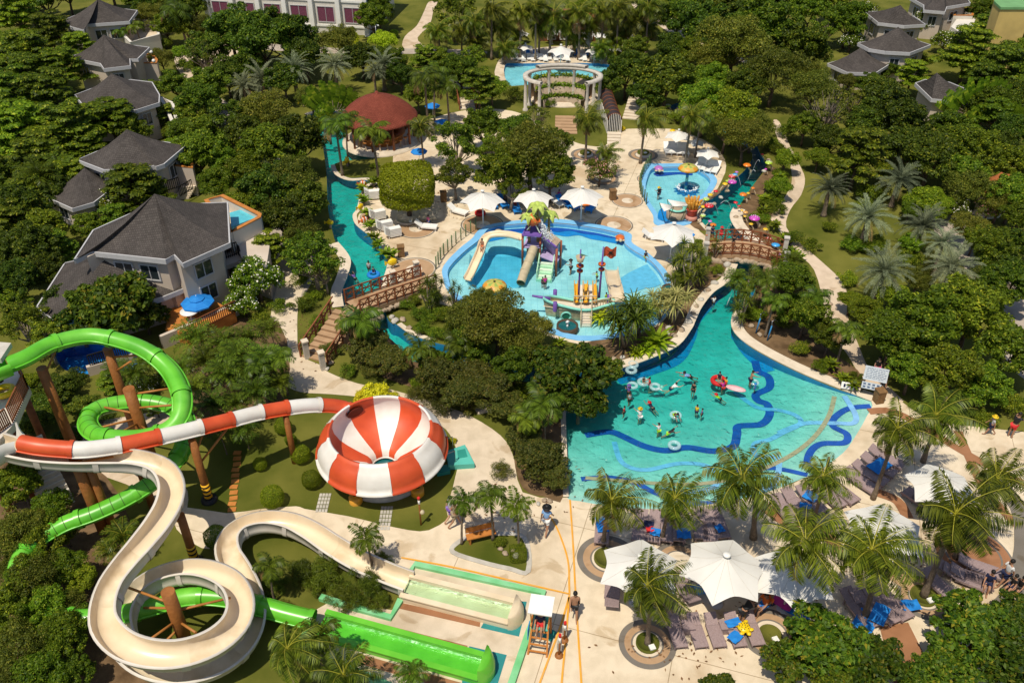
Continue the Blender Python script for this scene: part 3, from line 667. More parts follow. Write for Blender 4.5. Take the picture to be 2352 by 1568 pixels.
def sup(e, a, b, c):
    def f(d):
        k = (np.abs(d[:, 0])**e+np.abs(d[:, 1])**e+np.abs(d[:, 2])**e)**(-1/e); q = d*k[:, None]
        bump_ = 1+.035*np.sin(5*d[:, 0]+2)*np.sin(6*d[:, 1])+.03*np.sin(9*d[:, 2]+3*d[:, 0])
        return q*np.array([a, b, c])*bump_[:, None], nrm(np.sign(d)*np.abs(q)**(e-1)+1e-6)
    return f
shaped('ball', 'clipped_ball_shrub', 'lf_bright', sup(2.2, R0, R0, R0), 9000, .28, .16, zc=R0*1.0, depth=.10)
shaped('cube', 'clipped_cube_hedge', 'lf_bright', sup(6, R0, R0, R0*.8), 9000, .26, .16, zc=R0*.75, depth=.08)
shaped('boxy', 'clipped_box_tree', 'lf_lime', sup(4.5, R0, R0*1.15, R0*.62), 20000, .30, .15, cat='tree', zc=4.6, stem=MB().tube([(0,0,-.1),(.1,0,3.2),(0,.1,4.4)], [.35,.26,.2], 10), depth=.10)
def bush(key, name, leaf, n=34, per=110, L=.3, Wd=.15, H=2.2, zc=1.6, cr=.27, variants=2, tilt=.6, extra=None, up=.6):
    vs = []
    for i in range(variants):
        cc = dome_centres(n, R0*.84, H*.8, zc, 5, .4); crs = cr*R0*RNG.uniform(.7, 1.2, len(cc))
        V = clumps(cc, crs, per, L, Wd, .85, tilt, up, .3); midx = None
        st = MB()
        for j in range(6): st.tube([(0,0,-.05), tuple(cc[j]*.6), tuple(cc[j])], [.07,.05,.02], 5, caps=False)
        vs.append(Proto(name, 'shrub').add('stem', st, 'bark').add('foliage', quadmesh(key, V), leaf))
    KIND[key] = (vs, zc)
bush('bush', 'leafy_shrub', 'lf_mid'); bush('bushd', 'dark_shrub', 'lf_dark'); bush('bushl', 'bright_shrub', 'lf_bright', L=.36, Wd=.15)
bush('bushy', 'yellow_shrub', 'lf_yellow', L=.42, Wd=.2, variants=1); bush('busho', 'dry_shrub', 'lf_dusk', L=.26, Wd=.12)
bush('reed', 'umbrella_sedge', 'lf_coco', n=44, per=95, L=.75, Wd=.05, cr=.2, variants=2, tilt=.9)
# ---- palms
def frond(L, e0, droop, az, ns, ll, lw, hang=.35, fwd=.55, vee=.25, rib=None, twist=0, prof=.5, bias=(0, 0)):
    """leaflet quads of one frond and its rib"""
    t = np.linspace(0, 1, 9); ang = e0 - droop*t**1.4; st = L/8
    xs = np.concatenate([[0], np.cumsum(np.cos(ang[:-1])*st)]); zs = np.concatenate([[0], np.cumsum(np.sin(ang[:-1])*st)])
    h = np.array([math.cos(az), math.sin(az), 0]); s = np.array([-math.sin(az), math.cos(az), 0]); up = np.array([0, 0, 1])
    bx = np.array([bias[0], bias[1], 0])
    tt = np.linspace(.10, .99, ns); px = np.interp(tt, t, xs); pz = np.interp(tt, t, zs); pa = np.interp(tt, t, ang)
    P_ = px[:, None]*h + pz[:, None]*up + (tt**1.6*L)[:, None]*bx
    D = np.cos(pa)[:, None]*h + np.sin(pa)[:, None]*up; U = -np.sin(pa)[:, None]*h + np.cos(pa)[:, None]*up
    ln = ll*np.sin(PI*(.13+.80*tt))**prof
    Q = []
    for sg in (-1, 1):
        n = len(tt); v = (s*sg)[None] + D*fwd + U*(vee-hang) + RNG.normal(0, .12, (n, 3)); v[:, 2] -= hang*.6; v = nrm(v)
        tip = P_ + v*(ln*RNG.uniform(.8, 1.1, n))[:, None]; tip[:, 2] -= hang*.35*ln
        mid = P_ + v*(ln*.5)[:, None] + U*.02
        wv = D*lw*.5
        Q.append(np.stack([P_-wv*.6, mid-wv, tip, mid+wv], 1))
    if rib is not None:
        rp = [tuple(px_*h + pz_*up + (q**1.6*L)*bx) for px_, pz_, q in zip(xs[:9], zs[:9], t)]
        rib.tube(rp, list(np.linspace(.045, .012, 9)*rib.k), 4, caps=False)
    return np.concatenate(Q)
def palm_kind(key, name, leaf, nf, L, ns, ll, lw, e_hi, e_lo, droop, hang, trunk_r, h0, ribm='rib', vee=.25, fwd=.55, bias=(0, 0), variants=2, bark='palmbark', ribk=1.0, lean=.35, prof=.5, dead=0):
    vs = []
    for i in range(variants):
        rib = MB(); rib.k = ribk; Q = []; MI = []
        for j in range(nf):
            q = (j+.5)/nf; az = j*2.39996+random.uniform(-.25, .25); e0 = e_hi + (e_lo-e_hi)*q**.9
            Q.append(frond(L*random.uniform(.82, 1.08), e0+random.uniform(-.12, .12), droop*random.uniform(.8, 1.25), az, ns, ll, lw, hang, fwd, vee, rib, prof=prof, bias=(bias[0]*(1+i*.5), bias[1]))); MI += [2 if j >= nf-dead else 0]*len(Q[-1])
        tb = MB(); lx, ly = random.uniform(-lean, lean), random.uniform(-lean, lean); n = 12; path = []; rr_ = []
        for k in range(n+1):
            t = k/n; path.append((lx*t*t, ly*t*t, h0*t)); rr_.append(trunk_r*(1.55-.9*min(1, t*4) if t < .12 else 1.0-.25*t)*(1.05 if k % 2 else .97))
        tb.tube(path, rr_, 9)
        p = Proto(name, 'palm').add('trunk', tb, bark).add('crown', quadmesh(key, np.concatenate(Q), rib, np.array(MI)), [leaf, ribm, 'lf_dry']); p.top = (lx, ly, h0); p.L = L; vs.append(p)
    KIND[key] = vs
palm_kind('coco', 'coconut_palm', 'lf_coco', 22, 2.5, 52, .80, .066, 1.30, -.70, 1.35, .50, .15, 5.0, variants=5, bias=(.12, .10), ribk=.8, dead=2)
palm_kind('royal', 'feather_palm', 'lf_palm', 13, 2.0, 34, .75, .10, 1.15, -.15, 1.7, .45, .12, 5.0, variants=3, ribm='lf_palm', vee=.35, ribk=.8, dead=1)
palm_kind('areca', 'clumping_palm', 'lf_palm', 24, 2.1, 24, .55, .08, 1.45, .15, 1.5, .3, .05, 1.2, variants=2, ribm='lf_coco', vee=.4, ribk=.7)
palm_kind('arecay', 'golden_cane_palm', 'lf_coco', 24, 2.0, 24, .55, .08, 1.45, .15, 1.5, .3, .05, 1.2, variants=1, ribm='rib', vee=.4, ribk=.7)
palm_kind('date', 'silver_date_palm', 'lf_date', 46, 2.7, 32, .42, .055, 1.45, -.45, 1.05, .15, .26, 2.6, variants=3, ribm='lf_date', vee=.5, fwd=.9, ribk=1.0, lean=.1, dead=3)
palm_kind('darkp', 'dark_fan_palm', 'lf_dark', 30, 2.5, 30, .7, .10, 1.3, -.9, 1.4, .55, .2, 5.0, variants=1, ribm='lf_dark')
# ---- strap-leaved plants
def straps(heads, nl, L, wd, e_hi, e_lo, droop, seg=4):
    Q = []
    for hd in heads:
        for j in range(nl):
            az = j*2.39996+random.uniform(-.3, .3); e = e_hi+(e_lo-e_hi)*((j+.5)/nl)+random.uniform(-.15, .15); l = L*random.uniform(.75, 1.1)
            p = np.array(hd, float); h = np.array([math.cos(az), math.sin(az), 0]); s = np.array([-math.sin(az), math.cos(az), 0]); ws = [.5, 1, .9, .55, .06]
            for k in range(seg):
                a = e-droop*((k+.5)/seg)**1.3; q = p+(h*math.cos(a)+np.array([0, 0, math.sin(a)]))*l/seg
                Q.append([p-s*wd*ws[k]*.5, p+s*wd*ws[k]*.5, q+s*wd*ws[k+1]*.5, q-s*wd*ws[k+1]*.5]); p = q
    return np.array(Q)
def strap_kind(key, name, leaf, heads, *a, cat='shrub', bark='palebark'):
    st = MB()
    for hd in heads: st.tube([(0,0,-.05), (hd[0]*.5, hd[1]*.5, hd[2]*.55), hd], [.07,.06,.045], 6)
    KIND[key] = [Proto(name, cat).add('stem', st, bark).add('foliage', quadmesh(key, straps(heads, *a)), leaf)]
strap_kind('pand', 'screw_pine', 'lf_palm', [(0,0,2.6),(.7,.2,2.3),(-.6,.4,2.4),(.1,-.7,2.1),(-.3,-.5,1.8),(.6,-.5,1.7),(0,.6,2.0)], 42, 1.25, .075, 1.3, -.5, 1.5)
strap_kind('pandp', 'striped_screw_pine', 'lf_pale', [(0,0,2.2),(.7,.2,1.9),(-.6,.4,2.0),(.1,-.7,1.7),(-.5,-.5,1.6)], 44, 1.15, .08, 1.3, -.3, 1.5)
strap_kind('drac', 'dragon_plant', 'lf_coco', [(0,0,3.0),(.5,.1,2.5),(-.45,.3,2.2),(.1,-.5,1.9),(-.3,-.4,1.3),(.5,-.3,1.1)], 46, .75, .05, 1.4, -.5, .9)
strap_kind('fern', 'rosette_fern', 'lf_lime', [(0,0,.15)], 26, 1.2, .22, 1.3, .2, 1.1)
strap_kind('banana', 'broad_leaved_plant', 'lf_bright', [(0,0,.6),(.3,.2,.8),(-.3,.1,.5)], 9, 1.1, .34, 1.35, .5, 1.0)
# travellers palm: paddles in one plane
tv = []
for j in range(15):
    a = -1.25+2.5*j/14; st_ = 1.5; b = np.array([math.sin(a)*.2, 0, 1.2]); d = np.array([math.sin(a), random.uniform(-.12, .12), math.cos(a)]); b2 = b+d*st_
    s = np.array([math.cos(a), .25, -math.sin(a)])
    for k in range(9):
        for sg in (-1, 1):
            p = b2+d*.2*k; q = b2+d*.2*(k+1)*.99; wv = s*sg*(.34*math.sin(PI*(.15+.8*k/9))**.6); tv.append([p, p+wv+d*.05-np.array([0,0,.05]), q+wv+d*.05-np.array([0,0,.07]), q])
tm = MB().tube([(0,0,-.1),(0,0,1.3)], [.2,.16], 8)
for j in range(15):
    a = -1.25+2.5*j/14; tm.tube([(0,0,1.1),(math.sin(a)*1.75,0,1.2+math.cos(a)*1.55)], [.05,.02], 5)
KIND['trav'] = [Proto('travellers_palm', 'palm').add('trunk', tm, 'palmbark').add('crown', quadmesh('trav', np.array(tv)), 'lf_bright')]
# ---- naming by what stands near
LM = [(870,262,'the red domed bar'),(1295,185,'the white ring pergola'),(1410,245,'the barrel roofed walkway'),(935,425,'the clipped box tree'),(1235,560,'the bucket tower'),(1340,690,'the play ship'),
 (1580,395,'the mushroom fountain'),(1705,570,'the arched footbridge'),(860,690,'the stepped footbridge'),(881,1020,'the striped slide bowl'),(330,870,'the green tube slide'),(400,1430,'the cream slide helix'),
 (1070,1390,'the cream splash lane'),(980,1490,'the green splash lane'),(1240,1435,'the lifeguard chair'),(1470,1295,'the palm-shaded white sunshade'),(1660,1300,'the broad white sunshade'),(1600,950,'the wave pool'),(1998,880,'the notice board'),
 (2140,1105,'the upper white sunshade'),(2035,1205,'the middle white sunshade'),(350,540,'the largest grey villa'),(300,345,'the villa with a side wing'),(270,215,'the villa above the side wing'),(245,125,'the villa with a white lamp'),(225,50,'the villa with drying laundry'),
 (2050,100,'the pair of grey roofs'),(2170,205,'the half hidden grey roof'),(2290,420,'the orange tiled kiosk'),(2300,30,'the yellow house'),(680,12,'the hotel block'),(450,690,'the blue terrace parasol'),(962,60,'the curving lawn path'),
 (1810,450,'the pale garden path'),(650,720,'the paved garden walk'),(2130,1350,'the round terrace planter'),(1560,1455,'the row of five loungers'),(1290,110,'the far pool sunshades'),(1110,450,'the sunshade by the play pool'),(2235,1290,'the terracotta paving disc')]
USED = {}
def where(px, py, head):
    q = sorted(LM, key=lambda l: math.hypot(l[0]-px, (l[1]-py)*1.4))
    def rel(l):
        dx, dy = px-l[0], py-l[1]
        if math.hypot(dx, dy) < 24: return 'at'
        if dy < -abs(dx)*.7: return 'behind'
        if dy > abs(dx)*.7: return 'in front of'
        return 'beside'
    cands = [f'{head} {rel(q[0])} {q[0][2]}']
    for i, j in ((0,1),(0,2),(0,3),(1,2),(1,3),(2,3),(0,4),(1,4),(0,5),(2,4),(1,5)):
        cands.append(f'{head} {rel(q[i])} {q[i][2]}, towards {q[j][2]}')
        cands.append(f'{head} {rel(q[i])} {q[i][2]}, {rel(q[j])} {q[j][2]}')
    cands = [c for c in cands if len(c.split()) <= 16]
    for c in cands:
        if c not in USED: USED[c] = 1; return c
    return cands[-1]
HEAD = {'dark':'dark green tree','mid':'green broadleaf tree','bright':'bright green tree','olive':'fine-leaved olive tree','dusk':'dusky shrubby tree','open':'thin-crowned tree','bare':'bare-branched tree','white':'white-flowered tree','pinkt':'pink-flowered tree',
 'big':'large-leaved tree','lime':'lime green tree','tier':'flat-tiered tree','ball':'clipped ball shrub','cube':'clipped cube hedge','boxy':'boxy clipped lime green tree','bush':'leafy green shrub','bushd':'dark green shrub','bushl':'bright leafy shrub',
 'bushy':'yellow-leaved shrub','busho':'dry brownish shrub','reed':'spiky umbrella sedge','coco':'coconut palm','royal':'slender feather palm','areca':'clumping palm','arecay':'golden cane palm','date':'silvery date palm','darkp':'dark drooping palm',
 'pand':'spiky screw pine','pandp':'pale striped screw pine','drac':'spiky dragon plant','fern':'lime rosette fern','banana':'broad-leaved plant','trav':'fan-shaped palm'}
GRP = {'coco':'coconut palms','royal':'feather palms','date':'silvery date palms','areca':'clumping palms','arecay':'clumping palms','ball':'clipped shrubs'}
NV = [0]
def T(kind, px, py, rpx, kz=1.0, head=None, group=None):
    if kind in ('dark', 'mid') and random.random() < .30: kind = random.choice(('olive', 'bright', 'open', 'tier', 'mid', 'white' if rpx < 40 else 'olive'))
    vs, zc = KIND[kind]; s = 1.0
    for _ in range(5): s = rpx/PPM(px, py, zc*s*kz)/R0
    x, y = G(px, py, zc*s*kz); NV[0] += 1
    return vs[NV[0] % len(vs)].put(where(px, py, head or HEAD[kind]), (x, y, 0), random.uniform(0, 6.28) if kind not in ('boxy', 'cube') else .1, (s, s, s*kz), group or GRP.get(kind))
def PALM(kind, px, py, rpx, h, head=None, rz=None, base=None):
    h = min(h, max(1.9, (122-py)/17)) if py < 118 and 960 < px < 1520 else h
    vs = KIND[kind]; p = vs[NV[0] % len(vs)]; NV[0] += 1; s = rpx/PPM(px, py, h)/(p.L*.92); x, y = G(px, py, h)
    rz = random.uniform(-.5, .5) if rz is None else rz
    lx, ly, h0 = p.top; c, sn = math.cos(rz), math.sin(rz)
    if base is not None:
        bx, by = G(*base)
    else: bx, by = x-(lx*c-ly*sn)*s, y-(lx*sn+ly*c)*s
    r = p.put(where(px, py, head or HEAD[kind]), (bx, by, 0), rz, s, GRP.get(kind))
    tx, ty = ((x-bx)*c+(y-by)*sn)/s, (-(x-bx)*sn+(y-by)*c)/s
    for o in COL.objects[-2:]: pass
    k = (h/s)/h0
    for o in PARTS(r):
        if o.name.startswith('trunk'):
            # shear the trunk so that its top meets the crown
            o.scale = (1, 1, k); o.matrix_basis = Matrix(((1,0,(tx-lx)/h0,0),(0,1,(ty-ly)/h0,0),(0,0,k,0),(0,0,0,1)))
        else: o.location = (tx, ty, h/s); o.rotation_euler = (random.uniform(-.16,.16), random.uniform(-.16,.16), 0)
    return r
def PARTS(r): return [o for o in LASTPARTS if o.parent == r]
LASTPARTS = []
_link = link
def link(name, me, parent=None, loc=None):
    o = _link(name, me, parent, loc)
    if parent is not None:
        LASTPARTS.append(o)
        if len(LASTPARTS) > 40: del LASTPARTS[:20]
    return o
def PLANT(kind, px, py, hpx, head=None, rz=None):
    """small plant whose ground point is px, py and whose height is hpx photo points"""
    p = KIND[kind][0]; H = {'pand':3.2,'pandp':2.8,'drac':3.4,'fern':1.1,'banana':1.5,'trav':4.6}[kind]
    c = math.cos(TILT+math.atan((py-784)/FP)); s = hpx/PPM(px, py)/max(.35, c)/H
    x, y = G(px, py); return p.put(where(px, py, head or HEAD[kind]), (x, y, 0), random.uniform(0, 6.28) if rz is None else rz, s, None)
# ------------------------------------------------------------------ planting
TREES = {
'tier': [(40,25,60),(115,65,55),(55,120,70),(140,150,60),(25,205,75),(110,210,75),(45,290,80),(150,285,80),(85,355,75),(255,270,75,.8),(300,425,82,.75),(260,495,45,.8),(2095,168,44),(2230,105,70),(2310,150,70),(2255,150,45),(2290,260,50),(2265,70,50),(200,330,50)],
'dark': [(25,395,60),(40,470,70),(100,520,60),(55,570,75),(30,650,70),(105,620,55),(130,690,50),(600,85,85),(530,65,75),(655,75,75),(700,125,55),(480,110,55),(600,255,75),(672,320,78),(620,335,80),(560,310,65),(668,410,76),(605,430,75),(698,455,60),(650,500,68),(690,530,56),(560,390,55),
 (1440,160,60),(1530,175,75),(1485,210,50),(1400,190,40),(1600,50,75),(1690,95,90),(1760,55,85),(1780,160,75),(1845,100,65),(1640,130,60),(1720,190,55),(2070,270,80),(2140,360,75),(2030,220,60),(1990,290,60),(1868,120,45),(715,225,42),(1100,190,50),(2330,300,55),(2330,220,50)],
'mid': [(450,235,60),(520,280,70),(455,345,70),(500,420,50),(480,195,55),(420,300,45),(780,90,50),(855,40,45),(1040,25,60),(1060,165,50),(1110,290,55),(1220,345,95),(1160,385,75),(1265,395,65),(1190,300,55),(1950,45,55),(1975,345,75),(2205,330,70),(2320,380,65),(1870,200,60),(2270,230,60),(2340,90,55),
 (2130,740,105),(2055,770,85),(2235,720,100),(2310,800,85),(2320,650,75),(2175,850,80),(2095,850,60),(2265,880,65),(2280,570,60),(2340,500,50),(1820,640,58),(1850,720,60),(1905,775,50),(340,35,40),(900,140,45),(1020,140,40),(960,215,40)],
'bright': [(1620,235,70),(1690,250,75),(1580,200,50),(2130,455,55,.8),(1640,180,50),(1130,200,40),(430,395,35),(1350,15,45),(1805,365,34),(1790,425,32)],
'olive': [(1140,740,95),(1070,730,60),(1200,790,60),(1100,690,45),(1712,312,62),(1668,292,54),(1730,290,55),(2230,430,60),(2300,460,50),(2230,520,50)],
'dusk': [(1010,860,65),(1095,870,62),(845,790,60),(900,830,55),(1240,1050,68),(1200,1000,50),(1275,1090,45),(1060,900,60),(1130,900,60),(1170,930,45)],
'open': [(1045,330,72),(1045,400,55),(720,590,78),(690,560,50),(1130,345,50),(1175,430,50),(1280,330,50),(50,745,75),(110,780,60),(20,700,55)],
'bare': [(1900,245,80),(1960,230,50),(465,125,50),(745,620,55),(1230,270,45),(2270,560,60)],
'white': [(590,640,72),(560,690,50),(225,470,42),(2125,50,36),(2170,95,34),(1955,92,34),(1990,25,30)],
'pinkt': [(1378,390,46),(2270,480,38)],
'big': [(245,700,110),(180,740,70),(330,720,60),(1320,860,100),(1380,850,55),(1260,830,60),(1330,920,70),(1890,1480,110),(1985,1510,90),(1810,1520,70),(2240,1455,110),(2310,1510,100),(2170,1530,80),(1920,1560,70),(2335,1420,70),(1650,1575,45),(2120,1560,60)],
'lime': [(880,95,36),(800,88,30)],
'boxy': [(935,425,62)],
}
for k_, lst in TREES.items():
    for q in lst: T(k_, *q)
# closing the gaps: the wood beyond, the villa gardens, the shade right of the date palms
FILL = {'mid': [(370,132,34),(402,192,42),(432,268,44),(470,305,55),(505,360,55),(560,470,55),(618,565,50),(345,440,40),(200,515,40),(1080,795,60),(1180,845,60),(1000,835,50),(2250,345,60),(2210,400,60),(1850,285,45),(2330,450,60),(330,20,40),(430,62,40),(870,20,45),(1560,20,55),(1660,15,55),(1750,-10,55),(1860,20,55),(1900,60,45),(2260,25,40),(2350,130,50),(2180,290,55),(300,300,45),(60,440,55),(2300,240,55),(1580,120,45)],
 'dark': [(380,60,36),(455,60,40),(520,170,50),(480,215,40),(2085,335,65),(2000,260,55),(1910,320,50),(2290,330,50),(1500,30,50),(1620,-5,60),(1720,30,60),(1810,-5,60),(1920,-10,55),(830,130,45),(920,170,40),(980,130,40),(1090,130,36),(2340,560,50),(2200,480,36),(560,150,50),(130,440,50),(20,320,55),(2290,600,45),(1460,110,40),(1550,110,50),(650,180,50)],
 'tier': [(10,110,55),(70,165,60),(180,105,45),(10,260,60),(110,320,60),(160,400,55),(20,500,60),(2270,180,55),(2340,30,50),(340,205,30),(380,262,36),(215,270,50),(130,560,45)],
 'bright': [(415,120,26),(450,150,24),(1075,150,30),(2090,560,34),(2150,480,34),(2240,545,40),(2055,680,44),(1995,715,44),(1955,690,34),(2090,480,30),(1880,360,34),(1950,380,36),(400,330,30)],
 'olive': [(1100,770,50),(1230,750,50),(1860,170,45),(2110,640,44),(2270,650,50)]}
for k_, lst in FILL.items():
    for q in lst: T(k_, *q)
for q in ((150,1448,62),(62,1325,60)): T('bright', *q, 1.3)
for q in ((990,680,32),(1022,722,34),(962,722,30),(1042,752,36),(972,752,28),(1002,765,30),(1960,560,36),(1948,640,32),(2085,590,40),(1905,520,26),(2010,445,44),(1985,470,30),(930,700,24),(1090,770,40)): T('bush' if q[0] % 4 else 'bushl', *q)
for q in ((2085,140,32),(2000,190,38),(1948,186,32),(2115,138,28),(2040,160,30),(330,152,20),(392,300,24),(318,262,24)): T('bright' if q[0] % 2 else 'mid', *q, .8)
# lower, heavy trees at the photo's lower corner: deep green, feathery
for i, q in enumerate(((45,1110,70),(115,1165,52),(35,1230,75),(95,1235,60),(140,1300,55),(70,1330,75),(30,1400,75),(110,1400,65),(40,1490,80),(140,1480,60),(90,1545,75),(15,1570,70),(170,1545,50),(195,1330,40),(62,1205,58),(105,1395,58),(150,1225,34),(42,1290,52),(150,1402,54),(185,1415,36))): T(('mid','bright','olive')[i % 3], *q, 1.1)
for q in ((130,890,48),(190,935,46),(85,965,46),(255,870,36),(340,880,36),(60,880,40),(160,1000,36),(360,940,26)): T('mid' if q[0] % 2 else 'dark', *q, .75)
for q in ((150,-25,50),(250,-45,60),(320,-20,45),(60,-10,60),(410,22,38),(100,-12,60),(30,-30,60),(380,-8,50),(445,6,45)): T('dark', *q)
for q in ((60,905,45),(110,930,50),(60,985,45),(120,1030,40),(200,930,40),(170,870,36),(380,870,40),(230,960,35)): T('bushd', *q)
# shrubs and ground planting
for q in ((905,415,30),(360,200,28),(1050,215,30),(1180,215,30),(1250,200,22),(1360,190,24),(1500,240,30),(1560,270,30),(1770,330,34),(1800,300,30),(1790,345,30),(1778,455,30),(1790,400,28),(1790,480,28),(1820,545,36),(1860,560,30),(1790,600,34),(1560,640,34),(1600,560,26),(1650,620,24),(1500,700,28),
 (1720,720,28),(1800,740,36),(1770,700,36),(1840,800,34),(1960,865,24),(690,640,34),(700,700,34),(730,740,30),(1000,720,30),(950,690,26),(1090,820,50),(800,850,30),(760,800,30),(960,880,30),(1190,900,36),(2060,830,44),(2260,960,36),(2330,930,50),(640,700,30),(600,730,34),(420,150,28),(380,100,26)): T('bush', *q)
for q in ((1765,470,28),(1745,500,28),(1700,660,30),(1740,720,30),(1830,690,34),(1800,650,30),(720,680,26),(860,380,14),(1620,600,22),(2010,560,40),(1890,840,30),(780,740,28),(1260,235,20)): T('bushl', *q)
for q in ((860,900,42),(830,912,28),(895,915,30)): T('bushy', *q)
for q in ((745,1325,62),(840,1345,62),(690,1310,50),(790,1370,50),(880,1285,30),(870,1375,40),(630,1340,45),(640,1400,36)): T('reed', *q)
for q in ((1010,930,40),(1080,925,44),(1150,1080,34),(850,850,34),(960,905,34)): T('busho', *q)
for q in ((495,1232,27),(625,1140,27),(715,1100,22),(690,1042,22),(597,1065,16),(650,978,20),(668,1010,14),(1088,217,12),(1105,222,9),(905,78,10)): T('ball', *q)
T('cube', 1190, 1270, 20)
for q in ((1055,1040,14),(1040,1010,12),(1430,295,10)): T('bushy', *q)
# palms
for q in ((1405,1150,72,4.2,(1385,1250)),(1550,1145,66,4.0,(1520,1240)),(1705,1100,92,5.6,(1730,1235)),(1890,1095,60,4.8,(1870,1190)),(2062,985,68,5.4,(2005,1145)),(2150,955,70,5.2,(2120,1060)),(2290,1100,72,5.6,None),(1850,1245,95,6.2,(1840,1400)),(2003,1262,95,6.0,(1985,1420)),
 (2195,1180,100,6.2,(2120,1370)),(1487,1345,78,4.2,(1487,1480)),(660,1490,68,3.0,None),(790,1550,70,2.6,None)): PALM('coco', q[0], q[1], q[2]*1.16, q[3], base=q[4])
for q in ((1005,70,40,6),(1090,50,46,7),(1150,60,46,6.5),(1200,28,44,7),(1270,38,50,7.5),(1330,28,46,7),(1320,78,44,5),(1240,60,40,6.5),(1390,28,42,6.5),(1450,45,42,6),(1425,75,40,5),(1490,60,36,6),(1160,110,34,4.5),(1090,95,36,5),(1180,80,34,5),(1300,55,38,6.5),(1348,270,46,4.5),(1392,350,34,2.4),(1485,270,46,4.5),(1590,265,46,5),(965,290,38,4),(1230,15,40,8),(1360,55,34,6),(1130,20,40,7),(1060,70,34,5.5),(1420,15,40,7),(1490,15,40,7)): PALM('coco', *q)
for q in ((975,178,46,6),(1025,195,38,5),(1000,165,36,5.5),(770,285,46,5),(852,300,50,5.2),(795,270,34,4.5),(405,25,46,4.5),(965,800,48,2.8),(830,735,56,3.2),(795,740,34,2.6),(840,1235,46,2.4),(1065,1150,44,3.0),(1125,1135,50,3.4),(1185,1160,44,3.2),(735,1455,58,2.6),(640,820,42,3),(590,840,40,3),(1875,680,40,3),(1945,755,42,3),(1760,640,40,3),(1780,690,40,2.8),(1610,270,34,4),(1245,930,58,3),(1210,960,48,2.6),(945,1545,46,2.2),(1050,790,40,2.4),(620,1300,44,2.4),(310,60,26,3.0),(275,70,22,2.6)): PALM('royal', *q)
for q in ((510,790,52,2.2),(570,780,52,2.2),(470,830,50,2),(520,860,52,2),(575,860,46,2),(490,930,50,2),(540,930,44,1.8),(450,890,40,2),(620,760,40,2),(450,780,56,2.2),(545,820,60,2.3),(590,900,54,2),(500,990,46,1.8),(560,985,44,1.6),(610,830,56,2.4),(420,850,44,1.8),(640,880,40,1.8),(310,860,44,1.6),(340,830,40,1.8),(270,850,36,1.4),(90,410,62,3),(140,390,45,3),(1690,640,34,2),(1740,660,36,2),(1815,600,34,2),(1000,80,30,2)): PALM('areca', *q)
for q in ((285,1235,52,1.4),(250,1265,36,1.2),(2010,195,26,2),(1880,165,26,2)): PALM('arecay', *q)
for q in ((600,185,48,2.6),(675,160,48,3.2),(768,150,44,3.2),(880,150,42,2.8),(560,200,40,2.4),(1905,435,52,2.4),(2065,415,52,2.4),(1995,500,60,2.6),(2120,520,60,2.4),(2030,625,68,2.8),(2185,615,64,2.8),(2165,560,48,2.4),(860,165,30,2.6)): PALM('date', *q)
for q in ((1410,100,40,6),(1380,110,30,5)): PALM('darkp', *q)
for q in ((1435,800,112),(1465,770,80)): PLANT('pand', *q)
for q in ((1545,745,82),(1515,735,70)): PLANT('pandp', *q)
for q in ((1578,670,110),(1560,640,90),(1600,650,80),(1700,745,80),(1690,700,60),(985,720,80),(1005,700,70),(1720,680,70),(1045,705,60),(1545,690,60),(1640,600,50)): PLANT('drac', *q)
for q in ((1505,795,44),(1480,810,24),(1460,815,20),(1380,735,26)): PLANT('fern', *q)
for q in ((860,555,24),(850,530,24),(845,500,24),(838,470,24),(895,600,34),(836,445,22),(1765,440,26),(1785,420,26),(1750,500,26),(1775,530,26),(1800,560,26),(1830,600,26),(1750,470,26),(1810,590,24),(868,575,24),(858,430,24),(1930,880,24),(1955,895,24),(1900,850,28),(1280,800,22)): PLANT('banana', *q)
for q in ((772,300,110),(790,300,80),(2230,300,120),(2275,320,90),(760,330,70)): PLANT('trav', *q, rz=random.uniform(-.4, .4))
# ================================================================== buildings
def inset(poly, k):
    cx = sum(p[0] for p in poly)/len(poly); cy_ = sum(p[1] for p in poly)/len(poly)
    return [(cx+(p[0]-cx)*k, cy_+(p[1]-cy_)*k) for p in poly]
def ccw(poly):
    a = sum(poly[i][0]*poly[(i+1)%len(poly)][1]-poly[(i+1)%len(poly)][0]*poly[i][1] for i in range(len(poly)))
    return poly if a > 0 else poly[::-1]
def roof_mb(eave, apex, he, sag=.12, off=(0,0,0)):
    """hipped roof over an eave outline, hips dipping a little, slates on top, soffit below"""
    mb = MB(); n = len(eave); R = [[(p[0], p[1], he) for p in eave]]
    for t in (.3, .6, .85):
        R.append([(p[0]+(apex[0]-p[0])*t, p[1]+(apex[1]-p[1])*t, he+(apex[2]-he)*(t-sag*math.sin(PI*t))) for p in eave])
    for a, b in zip(R[:-1], R[1:]): mb.add(a+b, [(i, (i+1)%n, n+(i+1)%n, n+i) for i in range(n)])
    mb.add(R[-1]+[apex], [(i, (i+1)%n, n) for i in range(n)])
    mb.add([(p[0], p[1], he-.03) for p in eave], [tuple(reversed(range(n)))])
    return mb
